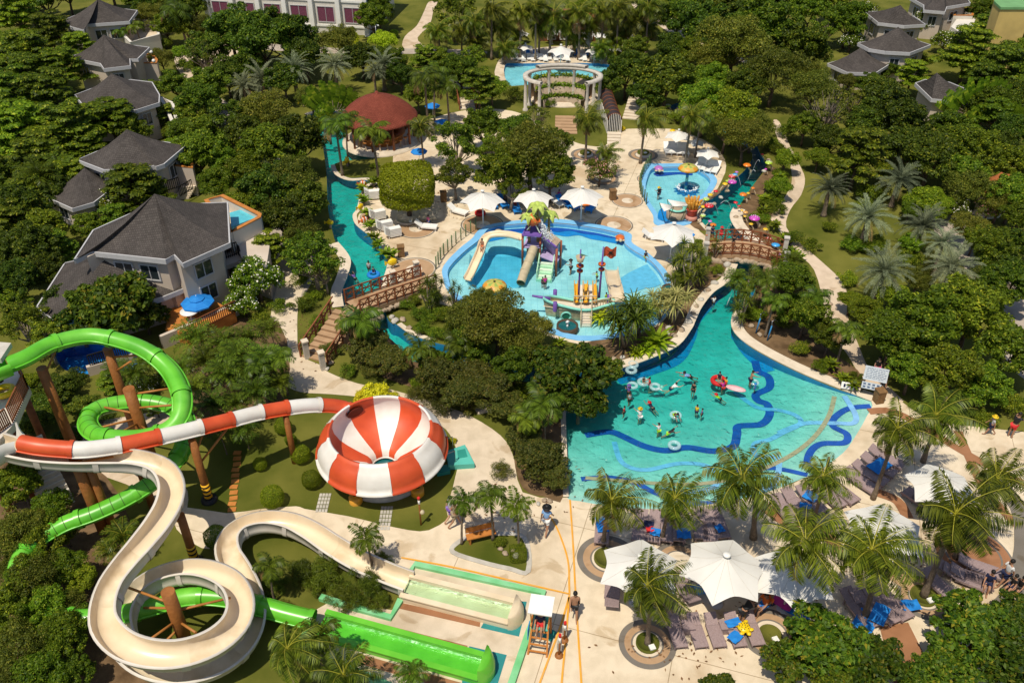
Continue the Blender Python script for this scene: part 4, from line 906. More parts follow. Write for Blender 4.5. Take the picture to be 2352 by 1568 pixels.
def window_on(parent, a, b, z, w_, h, off, t=.5, curtain='glass', trimm='fascia', nm='window'):
    """a window set in a wall that runs a->b (outside on the right-hand side)"""
    a = Vector((a[0], a[1], 0)); b = Vector((b[0], b[1], 0)); d = (b-a).normalized(); nrm_ = Vector((d.y, -d.x, 0)); c = a.lerp(b, t)
    rz = math.atan2(d.y, d.x); fr = MB(); c0 = c+nrm_*.03
    for dx in (-w_/2, w_/2): fr.box(c0+d*dx+Vector((0,0,z)), (.09, .10, h+.09), rz)
    for dz in (-h/2, h/2): fr.box(c0+Vector((0,0,z+dz)), (w_-.09, .10, .09), rz)
    fr.box(c0+Vector((0,0,z)), (.05, .08, h-.1), rz)
    f = part(parent, nm, fr, trimm, off)
    part(f, 'pane', MB().box(c+nrm_*.012+Vector((0,0,z)), (w_-.09, .03, h-.09), rz), curtain, off)
    return f
def villa(label, apex, ha, eaves, he, lower=None, win=True, wallk=.86, name='villa', chim=False):
    ev = ccw([G(p[0], p[1], he) for p in eaves]); ap = G3(apex[0], apex[1], ha)
    c = (sum(p[0] for p in ev)/len(ev), sum(p[1] for p in ev)/len(ev), 0)
    r = thing(name, label, 'house', c)
    roof = part(r, 'roof', roof_mb(ev, tuple(ap), he), 'shingle', c)
    part(roof, 'fascia', strip(ev, (-.03, .07), he+.06, True, h=.36), 'fascia', c)
    wl = inset(ev, wallk); part(r, 'wall', MB().prism(wl, -.2, he-.04), 'wall', c)
    n = len(wl)
    if win:
        for i in range(n):
            a, b = wl[i], wl[(i+1)%n]; L = math.hypot(b[0]-a[0], b[1]-a[1]); ny = -(b[0]-a[0])
            if L > 1.7 and ny < 0:
                for t in ((.5,) if L < 4 else (.3, .7)): window_on(r, a, b, he-1.35, min(1.3, L*.45), 1.15, c, t)
                if L > 2.4 and he > 4.5: window_on(r, a, b, 1.7, min(1.3, L*.4), 1.2, c, .5)
    if lower:
        la, lha, le, lhe = lower
        e2 = ccw([G(p[0], p[1], lhe) for p in le]); a2 = G3(la[0], la[1], lha)
        rl = part(r, 'lower_roof', roof_mb(e2, tuple(a2), lhe), 'shingle', c)
        part(rl, 'fascia', strip(e2, (-.03, .07), lhe+.06, True, h=.34), 'fascia', c)
        w2 = inset(e2, .88); part(r, 'lower_wall', MB().prism(w2, -.2, lhe-.04), 'wall', c)
        for i in range(len(w2)):
            a, b = w2[i], w2[(i+1)%len(w2)]; L = math.hypot(b[0]-a[0], b[1]-a[1])
            if L > 2 and b[0]-a[0] > 0: window_on(r, a, b, lhe-1.0, 1.2, 1.0, c, .5)
    return r, c
def parapet(r, c, pts, h, m='wall', rail='orangewood', nm='terrace_wall', base=0):
    w_ = ccw([G(p[0], p[1], h) for p in pts])
    o = part(r, nm, strip(w_, (-.22, 0), h, True, h=h-base), m, c)
    part(o, 'coping', strip(w_, (-.27, .05), h+.06, True, h=.08), rail, c)
    part(r, 'terrace_floor', fillmesh(inset(w_, .98), [], max(.1, h-1.0)), 'deck2', c)
    return w_
def railing(r, c, a, b, z, h, m='black', n=9, nm='railing'):
    mb = MB(); a = Vector((a[0], a[1], z)); b = Vector((b[0], b[1], z)); up = Vector((0,0,h))
    mb.bar(a+up, b+up, .07); mb.bar(a+up*.12, b+up*.12, .05)
    for i in range(n+1): p = a.lerp(b, i/n); mb.bar(p, p+up, .05)
    return part(r, nm, mb, m, c)
v, c = villa('slate-roofed villa with laundry drying on its white walled terrace', (225,-2), 5.9, [(139,50),(165,63),(192,70),(198,57),(297,50),(315,25),(270,20),(180,34)], 3.6)
parapet(v, c, [(262,62),(299,98),(366,80),(362,50),(312,44)], 2.0, 'whitewall', 'whitewall')
laundry = thing('laundry_rack', 'rack of colourful laundry on the terrace of the topmost villa', 'laundry', (*G(280,66,1.7), 1.7)); cl = laundry.location
part(laundry, 'rail', MB().bar(G3(266,62,2.8), G3(266,66,1.2), .04).bar(G3(292,64,2.8), G3(292,68,1.2), .04).bar(G3(266,62,2.8), G3(292,64,2.8), .03), 'white', cl)
for i, m_ in enumerate(('pinkcloth','redcloth','bluecloth','whitecloth')):
    P(m_, ((.7,.12,.3),(.6,.03,.03),(.05,.1,.4),(.7,.7,.68))[i], rough=.8); a, b = G3(268+i*6,63,2.8), G3(272+i*6,63.3,2.8)
    part(laundry, 'garment', MB().box(((a+b)/2-Vector((0,0,.4))), ((b-a).length, .05, .75), 0), m_, cl)
v, c = villa('small slate-roofed villa with a stepped eave and white lamp globes on its orange terrace', (238,80), 5.8, [(161,132),(200,141),(231,147),(239,159),(299,152),(298,136),(316,136),(343,110),(295,104),(195,120)], 3.6)
parapet(v, c, [(316,146),(360,145),(362,138),(350,124),(322,126)], 2.4)
for q in ((347,120),(353,140)): part(v, 'lamp_globe', MB().ball(G3(q[0],q[1],2.8), .2, n=12, m=8), 'white', c)
v, c = villa('slate-roofed villa between the laundry row and the side wing villa with outside stairs', (256,169), 5.8, [(173,219),(194,246),(274,246),(311,254),(365,237),(366,219),(349,190),(300,184),(215,203)], 3.6)
parapet(v, c, [(366,222),(398,236),(412,290),(398,290),(380,250)], 2.2, 'whitewall', 'whitewall')
v, c = villa('slate-roofed villa with a lower side wing and a terrace edged in orange', (291,297), 6.0, [(179,368),(239,391),(300,389),(356,381),(358,384),(376,378),(428,334),(360,325),(240,342)], 3.7,
 ((194,385),3.6,[(102,451),(167,480),(215,466),(262,430),(240,402),(150,426)],2.1))
parapet(v, c, [(392,380),(442,386),(446,358),(436,345),(400,352)], 2.6)
railing(v, c, G(374,432,1.6), G(412,420,1.6), 1.2, .9); railing(v, c, G(414,452,.8), G(440,420,1.4), .8, .9)
for i in range(6): part(v, 'stair_step', MB().box((*G(418+i*3, 452-i*5, .15+i*.16), .08+i*.16), (1.2, .5, .16+.0*i), .2), 'coping', c)
big, c = villa('largest slate-roofed villa with a long wide lower roof and a plunge pool terrace', (355,445), 7.6, [(172,597),(211,579),(381,597),(401,586),(420,606),(527,559),(522,466),(430,470),(300,492),(215,530)], 4.9,
 ((240,588),4.3,[(86,705),(130,742),(250,720),(373,683),(428,661),(402,636),(385,610),(240,585),(150,605)],2.2))
tw = parapet(big, c, [(470,460),(512,448),(600,492),(598,500),(546,527),(528,535)], 3.8, 'whitewall')
part(big, 'plunge_pool', MB().prism(ccw([G(p[0],p[1],3.5) for p in [(527,487),(560,478),(590,497),(531,520)]]), 2.9, 3.45), P('wallcyan', (.10,.48,.58), rough=.15, spec=.5).name, c)
railing(big, c, G(503,600,2.2), G(548,584,2.2), 2.2, 1.0, n=10); railing(big, c, G(548,584,2.2), G(556,600,1.8), 2.0, 1.0)
part(big, 'balcony', MB().prism(ccw([G(p[0],p[1],2.1) for p in [(498,590),(545,575),(556,598),(505,616)]]), 1.8, 2.15), 'wall', c)
part(big, 'stair_wall', MB().prism(ccw([G(p[0],p[1],2.8) for p in [(535,540),(600,505),(618,560),(610,610),(556,590)]]), 0, 2.6), 'wall', c)
for i in range(7): part(big, 'stair_step', MB().box((*G(572+i*2.5, 590+i*6, 1.3-i*.18), .75-i*.1), (1.3, .42, 1.3-i*.19), .15), 'coping', c)
villa('slate-roofed villa with a lower wing half sunk in bright foliage', (2063,62), 5.6, [(1971,100),(1996,113),(2033,119),(2090,122),(2137,104),(2098,92),(2015,92)], 3.5, ((1977,110),3.5,[(1901,147),(1945,167),(2010,169),(2040,150),(2005,130),(1940,136)],2.0))
villa('slate roof with a long white eave behind the twin-roofed villa', (2068,12), 5.5, [(1986,28),(2017,53),(2077,60),(2125,57),(2100,40),(2025,27)], 3.5)
v, c = villa('slate-roofed villa at the upper edge with a red railed terrace', (2172,-40), 5.8, [(2085,-8),(2122,13),(2122,24),(2170,28),(2174,17),(2228,8),(2215,-12),(2120,-18)], 3.6)
parapet(v, c, [(2190,36),(2235,36),(2240,18),(2200,20)], 2.4, 'whitewall', 'orangewood'); part(v, 'stair_wall', MB().prism(ccw(W([(2185,60),(2225,85),(2242,40),(2200,40)], 2)), 0, 1.9), 'whitewall', c)
villa('grey slate roof half hidden by the dusky trees', (2152,167), 5.0, [(2103,192),(2140,228),(2187,233),(2232,232),(2236,224),(2212,203),(2180,190),(2125,184)], 2.9)
# yellow house
yc = G3(2310,60); y = thing('yellow_house', 'yellow house with a green flat top and a twin paned white window', 'house', yc)
P('yellowwall', (.60,.43,.15), rough=.8, scale=.7); P('greentop', (.16,.34,.14), rough=.7, scale=1)
yw = ccw([G(p[0],p[1],7.5) for p in [(2283,8),(2298,22),(2370,22),(2370,-20),(2290,-20)]])
part(y, 'wall', MB().prism(yw, 0, 7.5), 'yellowwall', yc); part(y, 'flat_roof', MB().prism(inset(yw, 1.03), 7.5, 7.75), 'greentop', yc)
window_on(y, G(2300,40,5), G(2345,40,5), 5.6, 1.9, 1.7, yc, .5)
ev = ccw([G(p[0],p[1],4) for p in [(2258,38),(2262,48),(2340,66),(2380,66),(2380,30),(2300,28)]])
part(y, 'lower_roof', roof_mb(ev, tuple(G3(2330,28,5.2)), 4), 'shingle', yc); part(y, 'lower_wall', MB().prism(inset(ev,.88), 0, 3.95), 'yellowwall', yc)
# hotel
hc = G3(680,60); hot = thing('hotel_block', 'long white hotel block with purple curtained windows between pillars', 'hotel', hc)
P('curtain', (.16,.045,.08), rough=.7, scale=14, var=.4)
a0, a1 = Vector((*G(486,62),0)), Vector((*G(846,82),0)); hd = (a1-a0).normalized(); hn = Vector((-hd.y, hd.x, 0)); HL = (a1-a0).length; HH = 7.5
part(hot, 'wall', MB().prism([(a0.x,a0.y),(a1.x,a1.y),(a1.x+hn.x*12,a1.y+hn.y*12),(a0.x+hn.x*12,a0.y+hn.y*12)], 0, HH), 'whitewall', hc)
k = 6
for i in range(k+1):
    p = a0+hd*HL*i/k-hn*.25; part(hot, 'pillar', MB().box((p.x,p.y,HH/2+.1), (.55,.5,HH+.2), math.atan2(hd.y,hd.x)), 'white', hc)
for i in range(k):
    for zz in (2.4, 5.6): window_on(hot, a0+hd*HL*(i+.12)/k, a0+hd*HL*(i+.88)/k, zz, HL/k*.62, 1.9, hc, .5, 'curtain')
for zz in (1.0, 4.1, 7.3): part(hot, 'ledge', MB().box(tuple((a0+a1)/2-hn*.06+Vector((0,0,zz))), (HL-.1,.10,.25), math.atan2(hd.y,hd.x)), 'white', hc)
# small orange kiosk by the garden road and brick roof below the almond trees
kc = G3(2285,440); kk = thing('tiled_kiosk', 'garden kiosk with an orange tiled roof and white walls', 'kiosk', kc)
P('orangetile', (.42,.13,.04), rough=.8, scale=1, bump=.6, bscale=18)
ke = ccw([G(p[0],p[1],2.6) for p in [(2250,425),(2265,408),(2335,398),(2345,415),(2320,438),(2262,442)]])
part(kk, 'roof', roof_mb(ke, tuple(G3(2300,395,3.8)), 2.6), 'orangetile', kc); part(kk, 'wall', MB().prism(inset(ke,.85), 0, 2.55), 'whitewall', kc)
# domed bar
bx, by = G(870,264,2.7); br = 88/PPM(870,264,2.7); bar = thing('domed_bar', 'round pool bar under a red shingled dome roof with stools', 'bar', (bx,by,0))
rp = [(br+.02,2.55),(br+.05,2.66),(br*.97,2.8),(br*.9,3.08),(br*.78,3.5),(br*.62,3.93),(br*.44,4.28),(br*.25,4.56),(br*.12,4.7),(.22,4.8),(.12,5.0),(.02,5.06)]
dome = bar_roof = part(bar, 'roof', MB().lathe(rp, n=48), 'redshingle'); part(bar, 'soffit', MB().lathe([(br,2.56),(.1,2.9)], n=48), 'timber')
for i in range(10):
    a = 2*PI*i/10+.2; part(bar, 'post', MB().tube([(br*.88*math.cos(a), br*.88*math.sin(a), 0),(br*.88*math.cos(a), br*.88*math.sin(a), 2.7)], .11, 8), 'timber')
part(bar, 'counter', MB().lathe([(br*.58,0),(br*.58,1.02),(br*.66,1.02),(br*.66,1.1),(br*.5,1.1),(br*.5,0)], n=40), 'orangewood'); part(bar, 'platform', MB().lathe([(br*1.02,-.01),(br*1.02,.16),(br*.95,.16),(br*.95,.3),(.05,.3)], n=48), 'coping')
part(bar, 'back_shelf', MB().lathe([(br*.3,.3),(br*.3,2.3),(.1,2.3)], n=16), 'timber')
stool = Proto('bar_stool','stool').add('seat', MB().lathe([(.02,.78),(.2,.78),(.22,.74),(.2,.70),(.02,.70)], n=14), 'orangewood').add('stem', MB().lathe([(.16,0),(.16,.04),(.07,.1),(.06,.7)], n=10), 'stone')
for i in range(8): a = -1.95+.24*i; stool.put('squat bar stool standing before the red domed bar', (bx+br*.8*math.cos(a), by+br*.8*math.sin(a), .3), 0, 1, 'stools round the domed bar')
# ring pergola with its stage and stepped planters
px_, py_ = G(1293,174,3.6); pr = 92/PPM(1293,174,3.6); pg = thing('ring_pergola', 'white ring beam pergola on columns round a brown stage', 'pergola', (px_,py_,0))
a0r, a1r = -PI/2+.62, 1.5*PI-.62
pg.scale = (1,.66,1)
part(pg, 'ring_beam', MB().lathe([(pr,3.42),(pr,3.68),(pr-.5,3.68),(pr-.5,3.42),(pr,3.42)], n=60, a0=a0r, a1=a1r).lathe([(pr+.1,3.7),(pr+.1,4.0),(pr-.5,4.0),(pr-.5,3.7),(pr+.1,3.7)], n=20, a0=PI/2-.72, a1=PI/2+.72), 'stonewhite')
for a in (a0r+.06, -.12, .5, PI/2-.35, PI/2+.35, PI-.5, PI+.12, a1r-.06):
    q = (math.cos(a)*(pr-.25), math.sin(a)*(pr-.25)); part(pg, 'column', MB().lathe([(.28,0),(.28,.2),(.18,.3),(.15,3.15),(.22,3.27),(.22,3.42)], (*q,0), 14), 'stonewhite')
sx, sy_ = G(1296,226); sr = 68/PPM(1296,226)
st_ = thing('round_stage', 'round brown stage with white curved steps inside the ring pergola', 'stage', (sx,sy_,0), 0, None, (1,.72,1))
part(st_, 'floor', MB().lathe([(sr*.94,.36),(.02,.36)], n=48), 'tan')
for i in range(3): part(st_, 'step', MB().lathe([(sr*(1.0+.09*i)+.06,-.01),(sr*(1.0+.09*i)+.06,.36-.1*i),(sr*(.94+.09*i),.36-.1*i)], n=48), 'coping')
for i in range(3):
    rr_ = pr*.62+i*.5; zz = .9+.62*i; cx_, cy2 = px_, py_-.3+i*1.0
    pl = thing('stepped_planter', ('lowest','middle','topmost')[i]+' curved stone planter of ferns behind the round stage', 'planter', (cx_,cy2,0), 0, None, (1,.72,1))
    part(pl, 'stone_wall', MB().lathe([(rr_,0),(rr_,zz),(rr_-.45,zz),(rr_-.45,0)], n=24, a0=.35, a1=PI-.35), 'stone')
    L_ = []
    aa = RNG.uniform(.38, PI-.38, 900); q = np.stack([(rr_-.22)*np.cos(aa), (rr_-.22)*np.sin(aa), zz+RNG.uniform(0,.3,900)], 1); q += RNG.normal(0,.12,(900,3))
    o = link('planting', setmats(quadmesh('planting', leaves(q, np.tile([0,0,1.0],(900,1)), .3, .14, .8)), 'lf_bright'), pl)
# barrel roofed walkway
f0, f1 = Vector((*G(1410,306),0)), Vector((*G(1391,250),0)); bd = (f1-f0).normalized(); bs = Vector((bd.y,-bd.x,0)); bw = .68; BLn = (f1-f0).length+1.2
wk = thing('barrel_walkway', 'narrow walkway with a brown ribbed barrel roof and white slatted front', 'walkway', f0)
mb = MB(); ribs = MB(); nn = 12
for i in range(nn):
    a, b = math.pi*i/nn, math.pi*(i+1)/nn
    for t0_, t1_, tgt, ex in ((0,BLn,mb,0),):
        p = [f0+bs*bw*math.cos(q)+Vector((0,0,1.35+bw*math.sin(q)))+bd*t for q, t in ((a,t0_),(b,t0_),(b,t1_),(a,t1_))]; tgt.add(p, [(0,1,2,3)])
for k in range(9):
    ribs.tube([f0+bs*(bw+.02)*math.cos(PI*j/10)+Vector((0,0,1.35+(bw+.02)*math.sin(PI*j/10)))+bd*BLn*k/8 for j in range(11)], .035, 5)
P('barrel', (.045,.03,.03), rough=.5, scale=2); rf = part(wk, 'barrel_roof', mb, 'barrel', f0); part(rf, 'roof_rib', ribs, 'timber', f0)
sl_ = MB()
for k in range(9):
    x = -bw+2*bw*k/8; z = 1.35+math.sqrt(max(0,bw*bw-x*x)); sl_.bar(f0+bs*x, f0+bs*x+Vector((0,0,z)), .05)
part(wk, 'slatted_front', sl_, 'white', f0)
for s_ in (-1, 1): part(wk, 'side_wall', MB().bar(f0+bs*s_*bw+bd*.05+Vector((0,0,.65)), f0+bs*s_*bw+bd*BLn+Vector((0,0,.65)), .08, 1.3), 'whitewall', f0)
# stairs
def stairs(label, lo, hi, wd, n, rise, side=None, m='coping', name='garden_stairs'):
    a = Vector((*G(*lo),0)); b = Vector((*G(*hi),0)); d = (b-a).normalized(); L = (b-a).length; rz = math.atan2(d.y,d.x); s_ = Vector((d.y,-d.x,0))
    r = thing(name, label, 'stairs', a)
    for i in range(n):
        c_ = a+d*L*(i+.5)/n; h = rise*(i+1); part(r, 'step', MB().box((c_.x,c_.y,h/2), (L/n-.05, wd, h), rz), m, a)
    if side:
        for q in (-1, 1):
            mb = MB(); p0 = a+s_*q*(wd/2+.08); 
            for i in range(0, n+1, 2): pp = p0+d*L*i/n; zb = rise*i; mb.bar(pp+Vector((0,0,zb-.1)), pp+Vector((0,0,zb+1.0)), .10)
            for zz in (.5, .95): mb.bar(p0+Vector((0,0,zz)), p0+d*L+Vector((0,0,zz+rise*n)), .08)
            for i in range(0, n-1, 2):
                u, v_ = p0+d*L*i/n, p0+d*L*(i+2)/n; mb.bar(u+Vector((0,0,rise*i+.1)), v_+Vector((0,0,rise*(i+2)+.9)), .05); mb.bar(u+Vector((0,0,rise*i+.9)), v_+Vector((0,0,rise*(i+2)+.1)), .05)
            part(r, 'railing', mb, side, a)
    return r
stairs('stone bridge stairs with red-brown timber rails behind the red domed bar', (1075,252), (1052,180), 1.6, 14, .11, 'timber')
stairs('wide stone garden stairs climbing between dark trees beside the barrel walkway', (1448,275), (1475,205), 1.7, 16, .10)
stairs('shallow white steps below the barrel walkway', (1410,332), (1410,308), 1.3, 4, .06)
stairs('curved stone steps leading up to the round stage', (1300,308), (1300,272), 2.2, 6, .05, None, 'tan')
# footbridges
def bridge(label, A, B, wd, arch, rails='timber', name='footbridge', h0=.25, posts=True, low_end=None):
    a = Vector((*G(*A),0)); b = Vector((*G(*B),0)); d = (b-a).normalized(); L = (b-a).length; s_ = Vector((d.y,-d.x,0)); n = 14
    r = thing(name, label, 'bridge', a); Z = lambda t: h0+arch*4*t*(1-t) if low_end is None else h0+arch*math.sin(PI*min(1,t/low_end)/2)
    top = []; mb = MB()
    for i in range(n+1):
        t = i/n; p = a+d*L*t; z = Z(t); top.append((p+s_*wd/2+Vector((0,0,z)), p-s_*wd/2+Vector((0,0,z)), p+s_*wd/2+Vector((0,0,z-.3)), p-s_*wd/2+Vector((0,0,z-.3))))
    mb.add([q for t4 in top for q in t4], [f for i in range(n) for f in ((4*i,4*i+1,4*i+5,4*i+4),(4*i+2,4*i+6,4*i+7,4*i+3),(4*i,4*i+4,4*i+6,4*i+2),(4*i+1,4*i+3,4*i+7,4*i+5))])
    part(r, 'deck', mb, 'tan', a)
    for q in (-1, 1):
        mb = MB(); m_ = 9; o = s_*q*(wd/2-.06)
        P_ = [a+d*L*i/m_+o+Vector((0,0,Z(i/m_))) for i in range(m_+1)]
        for i, p in enumerate(P_): mb.bar(p-Vector((0,0,.1)), p+Vector((0,0,1.0)), .11)
        for u, v_ in zip(P_[:-1], P_[1:]):
            for zz in (.12,.55,.95): mb.bar(u+Vector((0,0,zz)), v_+Vector((0,0,zz)), .075)
            mb.bar(u+Vector((0,0,.15)), v_+Vector((0,0,.92)), .05); mb.bar(u+Vector((0,0,.92)), v_+Vector((0,0,.15)), .05)
        part(r, 'railing', mb, rails, a)
        for e in (a, b) if posts else ():
            p = e+o*1.08; part(r, 'stone_post', MB().box((p.x,p.y,.7), (.34,.34,1.5), math.atan2(d.y,d.x)).box((p.x,p.y,1.48),(.42,.42,.1), math.atan2(d.y,d.x)), 'greystone', a)
        mb = MB(); rr_ = random.Random(4+q)
        for i in range(26):
            t = (i+.5)/26; p = a+d*L*t+s_*q*(wd/2+.05); z = Z(t)-.38; mb.ball((p.x,p.y,z-rr_.random()*.15), .2+.1*rr_.random(), (1,.6,.7), 7, 5)
            if t < .25 or t > .75: mb.ball((p.x,p.y,max(0,z-.5)), .3+.12*rr_.random(), (1,.7,.9), 7, 5)
        part(r, 'rock_edge', mb, 'stone', a)
    return r
bridge('arched footbridge with red-brown crossed timber rails over the river', (1620,580), (1800,602), 2.3, .55)
bd_ = bridge('stepped footbridge of red-brown timber rails crossing the lazy river', (985,655), (815,735), 1.9, .9, h0=.35, posts=False, low_end=1.6)
stairs('wooden railed steps coming down from the river footbridge to the paved walk', (722,828), (802,748), 1.9, 9, .13, 'timber', 'tan')
for i, q in enumerate(((730,795),(800,862))): pass
pst = Proto('gate_post','post').add('shaft', MB().box((0,0,.6),(.3,.3,1.2)), 'greystone').add('cap', MB().box((0,0,1.24),(.38,.38,.09)), 'coping')
for q, l in (((706,822),'stone gate post at the foot of the timber steps, next to the paved walk'),((743,848),'stone gate post at the foot of the timber steps, next to the lawn'),((958,638),'stone gate post where the timber footbridge meets the plaza'),((905,660),'stone gate post on the river side of the footbridge entrance')): pst.put(l, (*G(*q),0), .5, 1.1)
# ================================================================== water slides
def sweep(path, prof, bank=None, closed_prof=True, i0=0, i1=None):
    """run a profile (side, up) along a path, tilted by bank"""
    mb = MB(); n = len(path); i1 = n-1 if i1 is None else i1; k = len(prof); vs = []
    for i in range(i0, i1+1):
        p = Vector(path[i]); t = (Vector(path[min(i+1,n-1)])-Vector(path[max(i-1,0)])).normalized()
        s_ = t.cross(Vector((0,0,1))).normalized(); u = s_.cross(t); b = bank[i] if bank else 0
        S = s_*math.cos(b)+u*math.sin(b); U = u*math.cos(b)-s_*math.sin(b)
        vs += [p+S*a+U*c_ for a, c_ in prof]
    m = i1-i0; mb.smooth = True
    mb.add(vs, [(i*k+j, i*k+(j+1)%k, (i+1)*k+(j+1)%k, (i+1)*k+j) for i in range(m) for j in range(k if closed_prof else k-1)])
    if closed_prof: mb.smooth = False
    return mb
def resample(path, step):
    P_ = [Vector(p) for p in path]; L = [0]
    for a, b in zip(P_[:-1], P_[1:]): L.append(L[-1]+(b-a).length)
    n = max(2, int(L[-1]/step)); out = []; j = 0
    for i in range(n+1):
        d = L[-1]*i/n
        while j < len(L)-2 and L[j+1] < d: j += 1
        t = (d-L[j])/max(1e-9, L[j+1]-L[j]); out.append(P_[j].lerp(P_[j+1], t))
    return out
def ringprof(r, n=16): return [(r*math.cos(2*PI*j/n), r*math.sin(2*PI*j/n)) for j in range(n)]
# green tube
gp = [(20,838,7.6),(60,822,7.6),(120,790,7.4),(200,772,7.2),(265,780,7.0),(335,805,6.7),(390,850,6.1),(417,905,5.6),(414,955,5.1),(387,986,4.7),(335,1003,4.45),(275,1006,4.3),(222,997,4.2),(201,970,4.1),(222,940,4.0),(280,925,3.85),(340,923,3.7),(395,935,3.5),(424,960,3.3),(428,1000,3.1),(412,1045,2.9),(370,1092,2.7),(300,1140,2.4),(220,1178,2.2),(140,1208,2.0),(60,1262,1.8),(40,1330,1.7),(80,1390,1.6),(160,1418,1.5),(245,1416,1.4),(340,1396,1.3),(430,1370,1.2),(520,1372,1.1),(600,1392,.95),(655,1408,.8),(720,1424,.62)]
gpath = resample(smooth([tuple(G3(*q)) for q in gp], 8, False), .25)
gs = thing('tube_slide', 'bright green enclosed tube slide coiling round timber-brown posts', 'water slide', (gpath[0].x,gpath[0].y,0)); gl_ = gs.location.copy()
RT = .43; n = len(gpath); stp = 11; i = 0
while i < n-1:
    j = min(i+stp, n-1)
    if n-1-j < 5: j = n-1
    sec = part(gs, 'tube_section', sweep(gpath, ringprof(RT, 18), None, True, i, j), ('slidegreen', 'slidegreen2', 'slidegreen3')[(i//11*7) % 3], gl_)
    fl = sweep(gpath, [(c_*(RT+.07), s_*(RT+.07)) for c_, s_ in [(math.cos(2*PI*q/18), math.sin(2*PI*q/18)) for q in range(18)]], None, True, max(0,j-1), j); part(sec, 'flange', fl, 'slidegreen', gl_)
    if 60 < i < 150:
        for m_ in range(i+2, j-1, 2):
            a = gpath[m_]; t = (gpath[m_+1]-a)*.12; part(sec, 'seam', sweep([a, a+t], ringprof(RT+.008, 18)), 'seam', gl_)
    i = j
# keel flanges on the sides
part(gs, 'side_flange', sweep(gpath, [(RT+.09,-.03),(RT+.09,.03),(RT-.02,.03),(RT-.02,-.03)]), 'slidegreen', gl_); part(gs, 'side_flange', sweep(gpath, [(-RT+.02,-.03),(-RT+.02,.03),(-RT-.09,.03),(-RT-.09,-.03)]), 'slidegreen', gl_)
# start trough of the green slide
st0 = gpath[0]; td = (gpath[0]-gpath[3]).normalized(); pth = [st0+td*q for q in (0,.6,1.3,2.0)]
part(gs, 'start_trough', sweep(pth, [(.6*math.cos(a), .6*math.sin(a)+.1) for a in np.linspace(-PI-.5, .5, 14)]+[(.66*math.cos(a), .66*math.sin(a)+.1) for a in np.linspace(.5, -PI-.5, 14)]), 'slidegreen', gl_)
# red and white tube into the bowl
rp_ = [(48,1016,6.2),(90,1024,6.1),(140,1029,5.9),(195,1031,5.7),(270,1022,5.4),(350,1006,5.1),(430,988,4.8),(520,966,4.4),(600,946,4.0),(690,932,3.5),(745,930,3.0),(785,934,2.55),(805,942,2.4)]
rpath = resample(smooth([tuple(G3(*q)) for q in rp_], 8, False), .2)
rs = thing('striped_tube_slide', 'red and white banded tube slide running straight into the striped bowl', 'water slide', (rpath[0].x,rpath[0].y,0)); rl = rs.location.copy()
cuts = [0]; 
for bx_ in (168,277,371,460,532,600,661,737): cuts.append(min(range(len(rpath)), key=lambda q: abs(PIX(*rpath[q])[0]-bx_)))
cuts.append(len(rpath)-1)
for i, (a, b) in enumerate(zip(cuts[:-1], cuts[1:])):
    m_ = 'slidered' if i % 2 == 0 else 'slidewhite'
    sec = part(rs, 'tube_section', sweep(rpath, ringprof(.385, 18), None, True, a, b), m_, rl)
    part(sec, 'flange', sweep(rpath, ringprof(.44, 18), None, True, max(a, b-1), b), m_, rl)
    part(sec, 'keel', sweep(rpath, [(.45,-.20),(.45,-.15),(.33,-.15),(.33,-.20)], None, True, a, b), m_, rl)
fn = MB(); e0 = rpath[0]; ed = (rpath[0]-rpath[2]).normalized()
fv = [e0+ed*q for q in (0,.35,.8,1.3)]; es_ = ed.cross(Vector((0,0,1))).normalized()
for i, (p, r) in enumerate(zip(fv, (.42,.62,1.0,1.35))): fn.add([p+es_*r*math.cos(a)+Vector((0,0,r*math.sin(a)*(1 if i < 2 else 1.15)+.0)) for a in np.linspace(-PI-.9+.35*i, .9-.35*i, 16)], [])
fn.f = [(i*16+j, i*16+j+1, (i+1)*16+j+1, (i+1)*16+j) for i in range(3) for j in range(15)]; fn.m = [0]*len(fn.f); fn.sm = [True]*len(fn.f)
part(rs, 'start_funnel', fn, 'slidewhite', rl)
# bowl
cx0, cy0 = G(884,1078); R1 = 115/PPM(880,985,3.2); k = R1/2.84
bw_ = thing('slide_bowl', 'large open bowl of red and white panels standing on striped legs above the lawn', 'water slide', (cx0,cy0,0))
pin = [(.74,.35),(.80,.64),(1.0,.84),(1.6,1.10),(2.2,1.40),(2.68,1.72),(2.98,2.15),(3.06,2.55),(2.96,2.98),(2.84,3.22),(2.97,3.25),(3.07,3.02),(3.34,2.84),(3.58,2.48),(3.69,2.08),(3.71,1.76),(3.83,1.76),(3.83,1.62)]
pin = [(r*k, z*k) for r, z in pin]; pu = [(r+.05, z-.07) for r, z in pin[:6]]
for i in range(12):
    a0_, a1_ = -PI/2-PI/12+i*PI/6, -PI/2+PI/12+i*PI/6
    o = part(bw_, 'bowl_panel', MB().lathe(pin, n=6, a0=a0_, a1=a1_), 'slidewhite' if i % 2 == 0 else 'slidered')
    part(o, 'panel_flange', MB().lathe([(3.09*k,3.03*k),(3.37*k,2.85*k),(3.61*k,2.49*k),(3.72*k,2.08*k),(3.84*k,1.63*k)], n=1, a0=a1_-.014, a1=a1_+.004), 'slidewhite' if i % 2 == 0 else 'slidered')
part(bw_, 'underside', MB().lathe(pu[::-1]+[(.79*k,.28*k)], n=48), 'slidewhite')
part(bw_, 'drain_rim', MB().lathe([(.78*k,.34*k),(.70*k,.34*k),(.70*k,.26*k)], n=32), 'slidewhite')
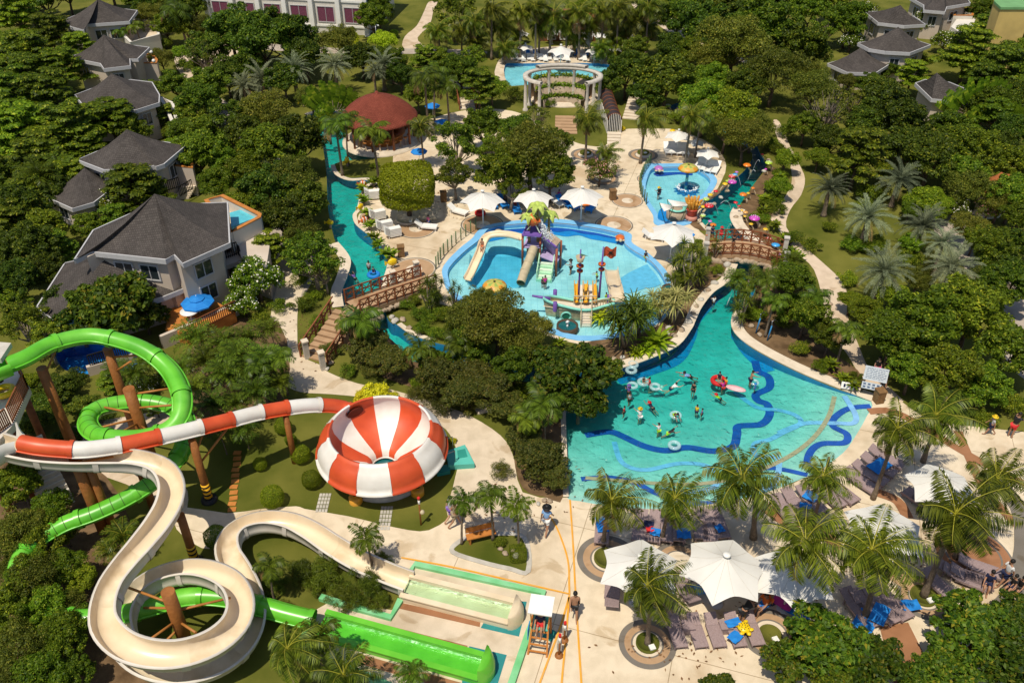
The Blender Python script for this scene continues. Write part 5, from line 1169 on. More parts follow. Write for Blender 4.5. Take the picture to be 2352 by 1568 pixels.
for a in (-2.05,-.75,.5,1.9,3.1):
    x, y = 2.9*k*math.cos(a), 2.9*k*math.sin(a); lg = part(bw_, 'leg', MB().tube([(x,y,0),(x,y,1.62)], .12, 10), 'yellow')
    sb = MB()
    for q in range(4): sb.tube([(x,y,.5+q*.28),(x,y,.60+q*.28)], .127, 10)
    part(lg, 'stripe', sb, 'black'); part(lg, 'footing', MB().lathe([(.36,-.02),(.36,.38),(.3,.44),(.02,.44)], (x,y,0), 14), 'lineorange')
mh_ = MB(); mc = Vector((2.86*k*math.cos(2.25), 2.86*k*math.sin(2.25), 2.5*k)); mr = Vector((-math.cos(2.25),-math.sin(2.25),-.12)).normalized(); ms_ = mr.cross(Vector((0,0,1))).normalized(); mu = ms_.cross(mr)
mh_.add([mc+ms_*.52*math.cos(q)+mu*.30*math.sin(q) for q in np.linspace(0,2*PI,25)[:-1]]+[mc-mr*.10+ms_*.52*math.cos(q)+mu*.30*math.sin(q) for q in np.linspace(0,2*PI,25)[:-1]], [tuple(range(24))]+[(i,(i+1)%24,24+(i+1)%24,24+i) for i in range(24)]); part(bw_, 'tube_mouth', mh_, P('mouthshade', (.10,.014,.006), rough=.5))  # dark disc on the wall: shade of the tube opening painted as colour
part(bw_, 'hose', MB().tube([(3.02*k*math.cos(a), 3.02*k*math.sin(a), 2.9*k) for a in np.linspace(-2.5,-1.6,16)], .03, 6), 'white'); part(bw_, 'hose', MB().tube([(3.05*k*math.cos(a), 3.05*k*math.sin(a), 2.95*k) for a in np.linspace(-.1,.55,12)], .035, 6), 'steel')
bp_ = thing('splash_basin', 'round stone edged splash basin of dark water under the striped bowl', 'basin', (cx0,cy0,0))
part(bp_, 'stone_edge', MB().lathe([(2.5,-.02),(2.5,.42),(2.2,.42),(2.2,.05)], n=40), 'greystone'); part(bp_, 'water', MB().lathe([(2.2,.14),(.02,.14)], n=40), P('darkwater', (.01,.10,.11), rough=.08, spec=.5, scale=3))
# cream flume
cp = [(-6,1026,5.6),(40,1040,5.5),(100,1051,5.35),(180,1058,5.15),(250,1060,4.95),(320,1066,4.8),(370,1085,4.6),(392,1122,4.4),(388,1165,4.2),(365,1210,4.05),(330,1258,3.9),(292,1305,3.75),(262,1350,3.6),(247,1400,3.45),(252,1445,3.3),(290,1486,3.15),(350,1507,3.0),(420,1507,2.85),(490,1482,2.7),(538,1440,2.55),(550,1392,2.4),(530,1348,2.25),(480,1322,2.1),(420,1318,1.95),(355,1338,1.8),(310,1375,1.65),(285,1430,1.5),(298,1490,1.35),(345,1530,1.25),(420,1545,1.15),(500,1525,1.05),(556,1480,1.0),(578,1425,.95),(572,1370,.92),(550,1318,.9),(530,1280,.88),(532,1243,.86),(560,1215,.84),(610,1202,.8),(665,1208,.75),(715,1230,.68),(765,1262,.6),(820,1294,.5),(880,1322,.42),(940,1345,.36)]
cpath = resample(smooth([tuple(G3(*q)) for q in cp], 8, False), .28)
n = len(cpath); bank = []
for i in range(n):
    a, b, c_ = cpath[max(0,i-5)], cpath[i], cpath[min(n-1,i+5)]; d1, d2 = (b-a), (c_-b)
    bank.append(max(-.33, min(.33, .55*((d1.x*d2.y-d1.y*d2.x)/max(1e-6, d1.length*d2.length)))) if 0 < i < n-1 else 0)
bank = [-sum(bank[max(0,i-6):i+7])/len(bank[max(0,i-6):i+7]) for i in range(n)]
W_ = .50
def flprof(wl=.42):
    ang = np.linspace(PI, 2*PI, 13); inn = [(-W_, wl)]+[(W_*math.cos(a), .02+.36*math.sin(a)+.02) for a in ang]+[(W_, wl)]
    lip = [(W_+.11, wl), (W_+.11, wl-.06), (W_+.06, wl-.06)]; out = [((W_+.06)*math.cos(a), -.02+.42*math.sin(a)) for a in ang[::-1]]
    return inn, lip+out+[(-W_-.06, wl-.06), (-W_-.11, wl-.06), (-W_-.11, wl)]
inn, out_ = flprof()
cf = thing('open_flume_slide', 'cream open flume slide looping twice round a timber-brown post', 'water slide', (cpath[0].x,cpath[0].y,0)); cl_ = cf.location.copy()
i = 0; stp = 9
while i < n-1:
    j = min(n-1, i+stp)
    if n-1-j < 4: j = n-1
    sec = part(cf, 'flume_section', sweep(cpath, inn, bank, False, i, j), ('cream', 'cream2', 'cream3')[(i//9*5) % 3], cl_)
    part(sec, 'outer_shell', sweep(cpath, [inn[-1]]+out_+[inn[0]], bank, False, i, j), 'creamout', cl_)
    jb = [(a*1.0, b) for a, b in out_[3:16]]; e = sweep(cpath, [(a*1.06, b*1.0-.03*(b < 0.2)) for a, b in out_[2:17]], bank, False, max(i,j-1), j); part(sec, 'joint_flange', e, 'creamout', cl_)
    i = j
# painted timber-look posts with thin braces
def brace_to(mb, p, path, n, z0):
    pts = sorted(path, key=lambda q: (q-Vector((p[0],p[1],q.z))).length)
    return pts
def pole(label, px, py, h, r, braces=(), stripes=False, rings=True, up=0):
    x, y = G(px, py, h); t = thing('support_post', label, 'post', (x,y,0))
    part(t, 'shaft', MB().tube([(0,0,-.1),(0,0,h*.5),(0,0,h)], [r*1.06,r*1.02,r], 14), 'pole')
    if stripes:
        mb = MB(); mb.tube([(0,0,.05),(0,0,1.25)], r*1.09, 14); part(t, 'warning_sleeve', mb, 'yellow'); s2 = MB()
        for q in range(4): s2.tube([(0,0,.18+q*.28),(.0,0,.30+q*.28)], r*1.11, 14)
        part(t, 'stripe', s2, 'black'); part(t, 'footing', MB().lathe([(r*2.2,-.02),(r*2.1,.14),(r*1.2,.2)], n=14), 'black')
    for (bx_, by_, bh, zs) in braces:
        q = G3(bx_, by_, bh)-Vector((x,y,0)); part(t, 'brace', MB().tube([(0,0,zs), tuple(q)], .06, 7), 'brace')
    return t
pole('thick brown post in the middle of the cream helix', 385,1358,3.9,.29,((285,1345,2.6,3.1),(530,1372,2.2,2.6),(330,1478,2.4,2.0),(450,1452,2.3,1.9),(318,1395,1.4,2.8),(360,1492,1.0,1.5)))
pole('thick brown post in the middle of the green coil', 295,892,5.9,.29,((402,890,5.5,5.5),(395,930,5.3,4.6),(262,1000,4.6,3.6),(355,1000,4.6,3.4),(215,985,4.2,3.9),(240,935,4.2,4.2)))
pole('tall brown post beneath the start of the banded tube', 172,1052,5.1,.29,((268,1062,4.7,4.3),(260,1048,5.0,4.8)))
pole('thinner brown post just behind the tall post of the banded tube', 204,1068,4.6,.2)
pole('brown post with striped base under the middle of the banded tube', 441,1010,4.3,.2,((470,985,4.1,3.4),(525,980,4.0,2.6)),True)
pole('brown post with striped base beside the cream flume bend', 414,1182,3.4,.2,((385,1190,3.7,2.9),),True)
pole('slender brown post carrying the banded tube near the bowl', 656,955,3.4,.16)
pole('long leaning-shadowed brown post below the start of the green tube', 95,845,6.7,.26,((130,800,6.8,6.2),))
pole('short brown post behind the upper bend of the green tube', 246,800,6.2,.24,((325,815,6.2,5.6),(300,830,6.0,4.6)))
pole('brown post under the lower bend of the green tube', 305,1030,4.2,.2)
# slide tower at the picture's edge
tx, ty = G(30,930,5.6); tower = thing('slide_tower', 'pale concrete slide platform with picket rails where all slides begin', 'tower', (tx,ty,0)); tl = tower.location.copy()
pf = ccw([G(p[0],p[1],5.6) for p in [(30,975),(68,889),(40,850),(-90,850),(-110,1010),(-20,1030)]])
part(tower, 'platform', MB().prism(pf, 5.2, 5.6), 'creamout', tl)
part(tower, 'canopy', MB().prism(ccw([G(p[0],p[1],8.2) for p in [(26,789),(2,826),(-90,830),(-90,780)]]), 8.0, 8.25), 'greystone', tl)
railing(tower, tl, G(30,970,5.6), G(66,893,5.6), 5.6, 1.0, 'timber', 16); railing(tower, tl, G(66,893,5.6), G(45,858,5.6), 5.6, 1.0, 'timber', 8); railing(tower, tl, G(-15,1005,5.6), G(25,975,5.6), 5.6, 1.0, 'timber', 10)
for q in ((-10,900),(50,895),(10,990),(-60,1000)): part(tower, 'column', MB().tube([(*G(q[0],q[1],5.2),0),(*G(q[0],q[1],5.2),5.25)], .2, 10), 'timber', tl)
sa = Vector((*G(140,1168),0)); sb_ = Vector((*G(60,1010,3.4),0)); sdir = (sb_-sa).normalized(); SL = (sb_-sa).length
for i in range(14):
    p = sa+sdir*SL*(i+.5)/14; h = .24*(i+1); part(tower, 'stair_step', MB().box((p.x,p.y,h-.25), (SL/14-.02,1.5,.5), math.atan2(sdir.y,sdir.x)), 'creamout', tl)
# ------------------------------------------------------------------ splash lanes
def lane(label, A, B, wd, z, m, wm, endh, name):
    a = Vector((*G(A[0],A[1],z),0)); b = Vector((*G(B[0],B[1],z),0)); d = (b-a).normalized(); L = (b-a).length; s_ = Vector((d.y,-d.x,0)); rz = math.atan2(d.y,d.x)
    r = thing(name, label, 'splash lane', a); M4 = lambda u, v_, z_: a+d*u+s_*v_+Vector((0,0,z_))
    part(r, 'floor', MB().box(M4(L/2,0,.05),(L,wd-.02,.1),rz), m, a)
    for q in (-1, 1):
        o = MB().box(M4(L/2,q*(wd/2+.08),z/2),(L,.16,z),rz); w_ = part(r, 'side_wall', o, m, a)
        part(w_, 'top_flange', MB().box(M4(L/2,q*(wd/2+.12),z+.03),(L,.26,.06),rz), m, a)
    e = MB(); nn = 10; vs = []
    for zz in (0, endh*.6, endh*.9, endh):
        kk = .55 if zz < endh*.95 else .42
        vs += [M4(L+kk*math.cos(t)*(1 if zz < endh*.85 else .7), (wd/2+.2)*math.sin(t), zz) for t in np.linspace(-PI/2, PI/2, nn)]
    e.smooth = True; e.add(vs, [(i*nn+j, i*nn+j+1, (i+1)*nn+j+1, (i+1)*nn+j) for i in range(3) for j in range(nn-1)]+[tuple(3*nn+j for j in range(nn))]); e.smooth = False
    e.add([M4(L,-(wd/2+.2),0),M4(L,(wd/2+.2),0),M4(L,(wd/2+.2),endh),M4(L,-(wd/2+.2),endh)], [(0,1,2,3)])
    part(r, 'end_block', e, m, a)
    wb = MB().box(M4(L/2,0,.1+(z*.72-.1)/2),(L-.03,wd-.03,z*.72-.1),rz); part(r, 'water', wb, wm, a)
    return a, d, L, s_, rz
P('whitesplash', (.78,.80,.74))
lane('long cream splash lane of shallow water ending in a rounded block', (930,1343), (1176,1405), .95, .48, 'cream', 'water_green', .95, 'cream_splash_lane')
lane('long bright green splash lane of water ending in a curved fin', (735,1428), (1108,1531), .92, .44, 'slidegreen', 'water_green', 1.15, 'green_splash_lane')
poly('splash_deck', [(953,1292),(1100,1324),(1249,1358),(1215,1450),(1178,1556),(1150,1640),(840,1640),(800,1560),(700,1450),(735,1395),(800,1395),(897,1417),(921,1372),(930,1340)], .030, 'deck2', sm=False)
def curb(label, pts, wd=.3, h=.2): single('green_basin_curb', strip([(x, y) for x, y in W(pts, .2)], wd, h, h=h), 'greenrim', label, 'curb')
curb('pale green curb around the far side of the cream splash lane', [(936,1322),(953,1293),(1100,1325),(1249,1358),(1214,1450),(1178,1556),(1150,1640)])
curb('pale green curb framing the umbrella sedge bed', [(735,1368),(800,1388),(897,1415),(920,1374)])
curb('pale green curb beside the mouth of the green tube', [(712,1432),(690,1470),(730,1500)])
curb('pale green curb along the front of the green splash lane', [(800,1530),(900,1575),(1000,1610)])
def mat4(pts, m, z=.036, nm='pool_mat'): return structure(nm, fillmesh(W(pts), [], z), m)
mat4([(1112,1428),(1180,1430),(1186,1380),(1210,1382),(1200,1430),(1192,1462),(1104,1442)], 'tealmat'); mat4([(1078,1484),(1164,1504),(1142,1575),(1060,1590),(1062,1550),(1118,1560),(1125,1510),(1074,1497)], 'tealmat'); mat4([(1120,1372),(1170,1380),(1168,1386),(1116,1378)], 'tealmat')
for pts in ([(920,1384),(1104,1425),(1102,1440),(918,1398)], [(760,1403),(1074,1483),(1070,1500),(752,1418)], [(942,1322),(1118,1362),(1116,1372),(938,1332)], [(820,1500),(1060,1568),(1050,1590),(812,1520)]): structure('paving_band', fillmesh(W(pts), [], .034), 'terracotta')
# exit platform beside the bowl
ex = thing('exit_platform', 'turquoise exit platform with handrails beside the striped bowl', 'platform', G3(1055,1045)); el = ex.location.copy()
P('turq', (.10,.46,.38), rough=.5, scale=1); P('turqd', (.03,.26,.21), rough=.5, scale=1)
part(ex, 'platform', MB().prism(ccw(W([(1025,1037),(1068,1022),(1090,1066),(1030,1070)], .3)), 0, .35), 'turq', el); part(ex, 'recess', MB().prism(ccw(W([(1050,1036),(1068,1032),(1074,1050),(1052,1054)], .3)), .3, .37), 'turqd', el); part(ex, 'step', MB().prism(ccw(W([(1000,1072),(1032,1066),(1034,1082),(1004,1088)], .2)), 0, .22), 'turqd', el)
for q in ((1046,1062),(1040,1030)):
    a = G3(q[0],q[1],.3); part(ex, 'handrail', MB().tube([a, a+Vector((0,0,.9)), a+Vector((-.5,-.3,.9)), a+Vector((-1.0,-.6,.3))], .025, 6), 'steel', el)
# ================================================================== sunshades, parasols, loungers
def hexa(R=2.0, seg=6, hc=2.25, hm=2.5, ha=3.35, inr=.76):
    """tension canopy: corners pulled down and out, edges curving in"""
    mb = MB(); mb.smooth = True; nr, na = 9, seg*8; vs = [(0,0,ha)]
    for i in range(1, nr+1):
        t = i/nr
        for j in range(na):
            u = (j % 8)/8; k = abs(2*u-1)**1.9  # 1 at corner, 0 mid
            r = R*(inr+(1-inr)*k); z = hm+(hc-hm)*k; a = 2*PI*j/na
            vs.append((r*t*math.cos(a), r*t*math.sin(a), ha+(z-ha)*(t**.72)-.05*math.sin(PI*t)*(1-k)))
    fs = [(0, 1+j, 1+(j+1)%na) for j in range(na)]
    for i in range(nr-1):
        o = 1+i*na; fs += [(o+j, o+na+j, o+na+(j+1)%na, o+(j+1)%na) for j in range(na)]
    mb.add(vs, fs); return mb
def shade_proto():
    p = Proto('white_sunshade', 'sunshade'); mb = hexa()
    p.add('canopy', mb, 'canvas', [('cap', setmats(MB().lathe([(.02,3.45),(.16,3.43),(.18,3.36),(.14,3.32)], n=16).mesh('cap'), 'white')),
        ('seam', setmats(_seams().mesh('seam'), 'stonewhite'))])
    p.add('pole', MB().tube([(0,0,0),(0,0,3.34)], .055, 10), 'white')
    st = MB()
    for j in range(6):
        a = 2*PI*j/6; st.tube([(0,0,2.6),(1.9*math.cos(a),1.9*math.sin(a),2.24)], .02, 5)
    p.add('arm_frame', st, 'steel'); p.add('base_plate', MB().lathe([(.02,.06),(.3,.06),(.32,0)], n=16), 'fascia'); return p
def _seams():
    mb = MB()
    for j in range(12):
        a = 2*PI*j/12; k = 1 if j % 2 == 0 else 0; r = 2.0*(.76+.24*k); z = 2.5-.25*k
        pts = [(r*t*math.cos(a), r*t*math.sin(a), 3.35+(z-3.35)*(t**.72)-.05*math.sin(PI*t)*(1-k)+.012) for t in np.linspace(.06,.99,10)]
        mb.tube(pts, .005, 4, caps=False)
    return mb
SH = shade_proto()
def shade(px, py, rpx, label, rz=0, tilt=0):
    s = 1.0
    for _ in range(4): s = rpx/PPM(px, py+8, 2.6*s)/2.0
    s *= 1.0; x, y = G(px, py, 3.42*s); return SH.put(label, (x, y, 0), rz, s, 'white hexagonal sunshades')
for q in ((1473,1274,98,'white hexagonal sunshade with a coconut palm standing in front of its canopy',.35),(1670,1272,103,'fully open white hexagonal sunshade above bags and blue towels',.1),(1830,1290,98,'white sunshade almost hidden beneath two coconut palm crowns',.4),(2042,1187,97,'white hexagonal sunshade between two tall coconut palms on the curved terrace',.25),(2173,1088,82,'white hexagonal sunshade furthest up the lounge terrace beside the lawn',.5),
 (1108,437,53,'white sunshade beside the clipped box tree by the play pool',.0),(1338,428,52,'white sunshade with open paving around it above the play pool',.1),(1226,434,48,'white sunshade mottled by tree shadow behind the bucket tower',.2),(1549,511,57,'white sunshade next to the arched footbridge',.35),(1560,297,33,'white sunshade over the row of four pale loungers',.2),(1627,339,30,'white sunshade over four reclined loungers near the mushroom fountain',.4),(1600,318,22,'small white sunshade tucked between two others under a tree',.1),
 (1289,102,32,'widest white sunshade on the far pool terrace',.1),(1207,99,21,'small white sunshade at the end of the far pool terrace',.3),(1366,107,22,'white sunshade beside the dark drooping palm by the far pool',.2),(1412,101,22,'white sunshade partly behind the dark drooping palm',.2),(1269,62,23,'white tent roof behind palm trunks of the far terrace',0),(1325,66,23,'white tent roof beside the dark pavilion doors',0),(1376,71,21,'white tent roof at the edge of the palm grove',.2),(1453,81,17,'small white tent roof beyond the palm grove',.2),(1200,70,17,'pale tent roof at the side of the palm grove pavilion',.2)): shade(*q)
fold = single('folded_sunshade', MB().lathe([(.02,3.1),(.12,2.9),(.28,1.8),(.42,1.0),(.36,.9),(.05,.95)], n=10).tube([(0,0,0),(0,0,1)], .04, 6), 'canvas', 'folded white sunshade between open ones on the far terrace', 'sunshade', (*G(1349,125),0))
pav = thing('dark_pavilion', 'dark pavilion with white framed glass doors under palms', 'pavilion', G3(1290,88)); pl_ = pav.location.copy()
part(pav, 'wall', MB().prism(ccw([G(1240,95),G(1370,95),(G(1370,95)[0],G(1370,95)[1]+5),(G(1240,95)[0],G(1240,95)[1]+5)]), 0, 2.6), 'timber', pl_)
for x in (1256,1284,1312,1340): window_on(pav, G(x,95), G(x+22,95), 1.2, 1.0, 1.9, pl_, .5, 'glass', 'white', 'door')
def parasol_proto(two):
    p = Proto('blue_parasol','parasol'); mb = MB(); n = 8
    def tier(r0, r1, z0, z1):
        vs = [(r*math.cos(2*PI*j/n), r*math.sin(2*PI*j/n), z) for r, z in ((r0,z0),(r1,z1),(r1,z1-.12)) for j in range(n)]; mb.add(vs, [(i*n+j,i*n+(j+1)%n,(i+1)*n+(j+1)%n,(i+1)*n+j) for i in range(2) for j in range(n)])
    tier(.5 if two else .02, 1.3, 2.42 if two else 2.65, 2.1)
    if two: tier(.02, .62, 2.72, 2.46)
    p.add('canopy', mb, 'blue').add('pole', MB().tube([(0,0,0),(0,0,2.75)], .03, 8), 'white'); return p
PR1, PR2 = parasol_proto(False), parasol_proto(True)
def parasol(pr, px, py, rpx, label):
    s = rpx/PPM(px, py, 2.3)/1.3; x, y = G(px, py, 2.5*s); pr.put(label, (x,y,0), .2, s, 'blue parasols')
parasol(PR2,451,684,38,'two-tiered blue parasol over the orange terrace of the largest villa'); parasol(PR1,993,238,18,'blue parasol between palms behind the domed bar'); parasol(PR1,962,342,20,'blue parasol on the plaza in front of the domed bar'); parasol(PR1,1014,275,18,'blue parasol beside a draped white sheet'); parasol(PR1,1044,290,10,'small blue parasol half hidden by the plaza tree')
# terrace below the big villa
ter = thing('timber_terrace', 'orange timber terrace with a slatted screen below the blue parasol', 'terrace', G3(455,725)); tl2 = ter.location.copy()
tp = ccw(W([(395,690),(470,680),(540,715),(440,768),(380,755)], .9)); part(ter, 'deck', MB().prism(tp, 0, .9), 'orangewood', tl2)
railing(ter, tl2, G(440,768,.9), G(545,716,.9), .9, .9, 'timber', 24, 'slat_screen'); part(ter, 'retaining_wall', strip([G(375,800,0),G(440,772,.0),G(548,722,.0)], .25, 1.0, h=1.0), 'wall', tl2)
railing(ter, tl2, G(215,860), G(300,835), .6, .9, 'black', 18, 'slat_screen'); part(ter, 'garden_wall', strip([G(205,862,0),G(310,832,0)], .25, .7, h=.7), 'wall', tl2)
single('round_table', MB().lathe([(.02,.74),(.6,.74),(.6,.69),(.05,.66),(.05,.05),(.3,.0)], n=20), 'white', 'white round table on the orange terrace under the blue parasol', 'table', (*G(440,735,.9),.9))
def lounger_proto(name, m, cat, back=.55, arms=False):
    p = Proto(name, cat); p.add('seat', MB().box((0,-.30,.32),(.66,1.30,.07)), m)
    b = MB(); h = .72*math.sin(back); d = .72*math.cos(back); b.add([(-.33,.36,.29),(.33,.36,.29),(.33,.36+d,.29+h),(-.33,.36+d,.29+h),(-.33,.36,.36),(.33,.36,.36),(.33,.36+d-.03,.36+h),(-.33,.36+d-.03,.36+h)], [(0,3,2,1),(4,5,6,7),(0,1,5,4),(1,2,6,5),(2,3,7,6),(3,0,4,7)])
    p.add('backrest', b, m)
    for sx in (-1,1):
        for y in (-.85,.55): p.add('leg', MB().box((sx*.28,y,.145),(.07,.07,.29)), m)
        p.add('side_rail', MB().box((sx*.35,-.30,.30),(.035,1.36,.13)), m)
    return p
LW = lounger_proto('wicker_lounger','mauve','sun lounger',.35); LWH = lounger_proto('white_lounger','white','sun lounger',.6); LBR = lounger_proto('cushioned_lounger','blue','sun lounger',.6)
def lounger(p, px, py, deg, label, group, s=1.0): x, y = G(px, py, .2); return p.put(label, (x, y, 0), math.radians(deg), s, group)
ordn = ['first','second','third','fourth','fifth']
for i, q in enumerate(((1553,1452),(1600,1452),(1641,1451),(1687,1450),(1728,1447))): lounger(LW, *q, 7, f'empty mauve wicker lounger, {ordn[i]} of five in the row counted from the palm ring' if i < 3 else ('mauve wicker lounger with a blue towel, in the row of five' if i == 3 else 'mauve wicker lounger under the yellow float, end of the row of five'), 'wicker loungers', .86)
tb = Proto('wicker_side_table','side table').add('top', MB().box((0,0,.42),(.55,.55,.06)), 'mauve').add('skirt', MB().box((0,0,.2),(.5,.5,.385)), 'mauve')
for q, l in (((1578,1447),'low mauve side table between the first two loungers of the row of five'),((1664,1446),'low mauve side table beside the lounger with the blue towel'),((1532,1340),'low mauve side table at the edge of the palm-shaded sunshade')): tb.put(l, (*G(*q),0), .1, 1)
WL = [(1383,1218,-8,'under a blue towel next to the ringed palm'),(1470,1213,-12,'behind the palm-shaded sunshade, bare'),(1502,1215,-12,'piled with red and blue bags behind the palm-shaded sunshade'),(1530,1214,-10,'between two palms with a dark bag'),(1557,1213,-8,'with a hanging blue towel near the beach edge'),(1608,1208,-5,'behind the broad sunshade, bare'),(1628,1214,-5,'behind the broad sunshade with an orange cloth'),(1650,1206,5,'behind the broad sunshade with a small blue towel'),
 (1406,1362,172,'standing just out of the shade of the palm-shaded sunshade'),(1534,1378,185,'in the shade at the edge of the palm-shaded sunshade'),(1570,1352,200,'partly under the broad sunshade with bags'),(1802,1175,20,'at the low end of the curved row by the beach'),(1828,1160,22,'with a pink cloth in the curved row by the beach'),(1863,1152,25,'with a blue bag in the curved row by the beach'),(1903,1140,28,'behind the palm trunk in the curved row'),(1932,1130,32,'in the curved row, frond shadow across it'),(1977,1108,38,'next to the planted palm at the bend of the curved row'),
 (1998,1092,42,'dark and shaded in the curved row'),(2018,1073,45,'with a blue inflatable on it in the curved row'),(2036,1055,48,'at the upper end of the curved row'),(2114,1152,215,'under the upper sunshade with blue towels'),(2135,1165,215,'under the upper sunshade, next to the towels'),(2196,1318,60,'on the tan terrace paving, set slantwise'),(2215,1330,60,'on the terrace paving, half in palm shadow'),(2232,1330,62,'on the terrace paving beside the seated family'),(2250,1306,62,'on the terracotta disc, palm frond above it'),(2160,1350,28,'in front of the round terrace planter'),
 (1968,1398,20,'under the twin palms with blue towels'),(1990,1400,20,'under the twin palms, bare'),(2024,1396,25,'beside the blue towels below the twin palms'),(2050,1388,25,'at the edge of the shade below the twin palms')]
for q in WL: lounger(LW, *q[:3], 'mauve wicker lounger '+q[3], 'wicker loungers')
WH = [(1052,486,60,'beside the pole of the sunshade near the box tree'),(979,521,80,'on the ringed paving under the box tree'),(1500,544,70,'at the edge of the sunshade next to the footbridge'),(1533,345,0,'first in the row of four under the high sunshade'),(1546,345,0,'second in the row of four under the high sunshade'),(1559,346,0,'third in the row of four under the high sunshade'),(1572,347,0,'last in the row of four under the high sunshade, by the tree'),(1607,379,-25,'near the mushroom fountain, first of four'),(1619,383,-25,'near the mushroom fountain, second of four'),(1630,387,-25,'near the mushroom fountain, third of four with a blue towel'),(1643,389,-25,'near the mushroom fountain, last of four with a green cloth'),(1279,464,30,'with pink bags under the mid sunshade')]
for q in WH: lounger(LWH, *q[:3], 'white plastic lounger '+q[3], 'white loungers', .95)
far_ = [1183,1193,1203,1215,1224,1233,1243,1253,1262,1276,1286,1295,1304,1333,1343,1361,1371,1381,1392]
for i, x in enumerate(far_): lounger(LWH, x, 134+(i*7%5)-2, 4-2*(i % 3), 'white lounger in the long row beside the far pool', 'far pool loungers', .72)
for i, x in enumerate((1213,1230,1322,1350,1378)): lounger(LBR, x, 122+i%2, 5, 'lounger with a blue towel under the far pool sunshades', 'far blue loungers', .7)
for q in ((1296,466,40,'beside the sunshade pole above the play pool'),(1313,471,35,'in the shade of the mid sunshade, second'),(1357,476,-20,'with a dark frame at the edge of the mid sunshade'),(1154,466,20,'under the sunshade near the box tree'),(1185,478,10,'occupied by a person in red'),(1130,468,15,'deep under the sunshade near the box tree'),(1570,553,-60,'under the sunshade by the arched footbridge')): lounger(LBR, *q[:3], 'blue cushioned lounger '+q[3], 'blue loungers', .9)
for (px, py, dg, nm) in ((856,458,100,'higher stack beside the lazy river'),(868,505,115,'middle stack beside the lazy river'),(884,530,112,'long stack beside the lazy river'),(903,545,115,'stack closest to the play pool')):
    x, y = G(px, py)
    for k in range(6): LWH.put(f'white lounger in the {nm}', (x, y, k*.12), math.radians(dg), .68, f'white loungers in the {nm}', skip=('leg',) if k else ())
# towels, bags and floats lying about
def cloth(name, px, py, z, w_, l, m, label, cat='towel', rz=0):
    mb = MB(); n = 7; g = lambda i, j: (w_*(i/(n-1)-.5), l*(j/(n-1)-.5), .05*math.sin(i*1.7+px)*math.cos(j*1.3+py)+.05); mb.smooth = True
    mb.add([g(i, j) for i in range(n) for j in range(n)]+[(q[0],q[1],q[2]-.03) for q in [g(i, j) for i in range(n) for j in range(n)]], [(i*n+j, (i+1)*n+j, (i+1)*n+j+1, i*n+j+1) for i in range(n-1) for j in range(n-1)]); single(name, mb, m, label, cat, (*G(px,py,z),z), rz)
P('red', (.55,.02,.02), rough=.6); P('orange', (.70,.17,.02), rough=.6); P('lime', (.35,.60,.03), rough=.6); P('magenta', (.55,.03,.28), rough=.6); P('navy', (.012,.018,.06), rough=.7); P('tealcloth', (.02,.40,.26), rough=.7)
for q in ((1383,1205,.42,.6,1.0,'blue','blue towel on the lounger next to the ringed palm'),(1505,1222,.45,.5,.5,'blue','blue bag on the lounger with red bags'),(1493,1216,.45,.35,.4,'red','red bag on the lounger behind the palm-shaded sunshade'),(1489,1205,.45,.5,.5,'navy','navy cloth on the lounger behind the palm-shaded sunshade'),(1570,1225,.42,.7,.7,'blue','blue towel hanging over a lounger foot by the beach edge'),(1653,1214,.42,.5,.4,'blue','small blue towel on the lounger behind the broad sunshade'),(1688,1463,.42,.5,.6,'blue','blue towel on the fourth lounger of the row of five'),(1684,1430,.5,.4,.7,'blue','rumpled blue cloth at the head of the fourth lounger'),
 (1862,1140,.45,.7,.7,'blue','blue bag in the curved row by the beach'),(1850,1162,.42,.6,.4,'blue','blue towel lying between loungers of the curved row'),(2130,1150,.45,1.2,.5,'blue','blue towel under the upper sunshade'),(1988,1427,.3,1.2,.9,'blue','large blue towel heap under the twin palms'),(2020,1410,.42,1.2,.7,'blue','blue towel draped over the lounger end below the twin palms'),(1840,1410,.3,.8,.5,'blue','blue cloth showing above the large-leaved tree'),(1800,1380,.3,.9,.9,'magenta','pink bag heap beside the broad sunshade'),(1815,1400,.2,.7,.5,'blue','blue cloth next to the pink bags'),(1780,1330,.3,.8,.5,'tealcloth','green towel beside the pink bags'),(2090,1390,.3,.6,.9,'blue','blue towel by the palm trunk near the round planter'),(1605,1355,.3,.7,.6,'blue','blue bag on the chair under the broad sunshade'),(1640,1362,.3,.7,.5,'blue','second blue bag under the broad sunshade'),
 (2205,1420,.3,.9,.5,'blue','blue towel glimpsed through the almond tree leaves'),(1310,458,.5,.7,1.2,'blue','upright blue towel beside the mid sunshade'),(1345,470,.3,.8,.6,'orange','yellow-orange cloth by the bucket tower edge')): cloth('cloth', *q[:6], q[6], rz=q[0]*.1)
tt = thing('turtle_float', 'yellow black-spotted turtle float lying on the fifth lounger', 'float', (*G(1708,1441,.4),.42), .4, None, .62)
P('floatyellow', (.80,.55,.01), rough=.35, spec=.5)
part(tt, 'shell', MB().ball((0,0,.08), .48, (1,1.05,.4), 18, 8), 'floatyellow')
for a in (.7,2.4,3.9,5.5): part(tt, 'flipper', MB().ball((.55*math.cos(a),.55*math.sin(a),.05), .2, (1,.7,.4), 10, 6), 'floatyellow')
part(tt, 'head', MB().ball((0,-.62,.1), .17, (1,1.1,.7), 12, 8), 'floatyellow'); sp = MB()
for j in range(14): a = j*2.4; r = .40*math.sqrt((j+.5)/14); sp.ball((r*math.cos(a), r*math.sin(a), .08+.48*.4*math.sqrt(max(0,1-(r/.48)**2))), .05, (1,1,.4), 7, 5)
part(tt, 'spot', sp, 'black')
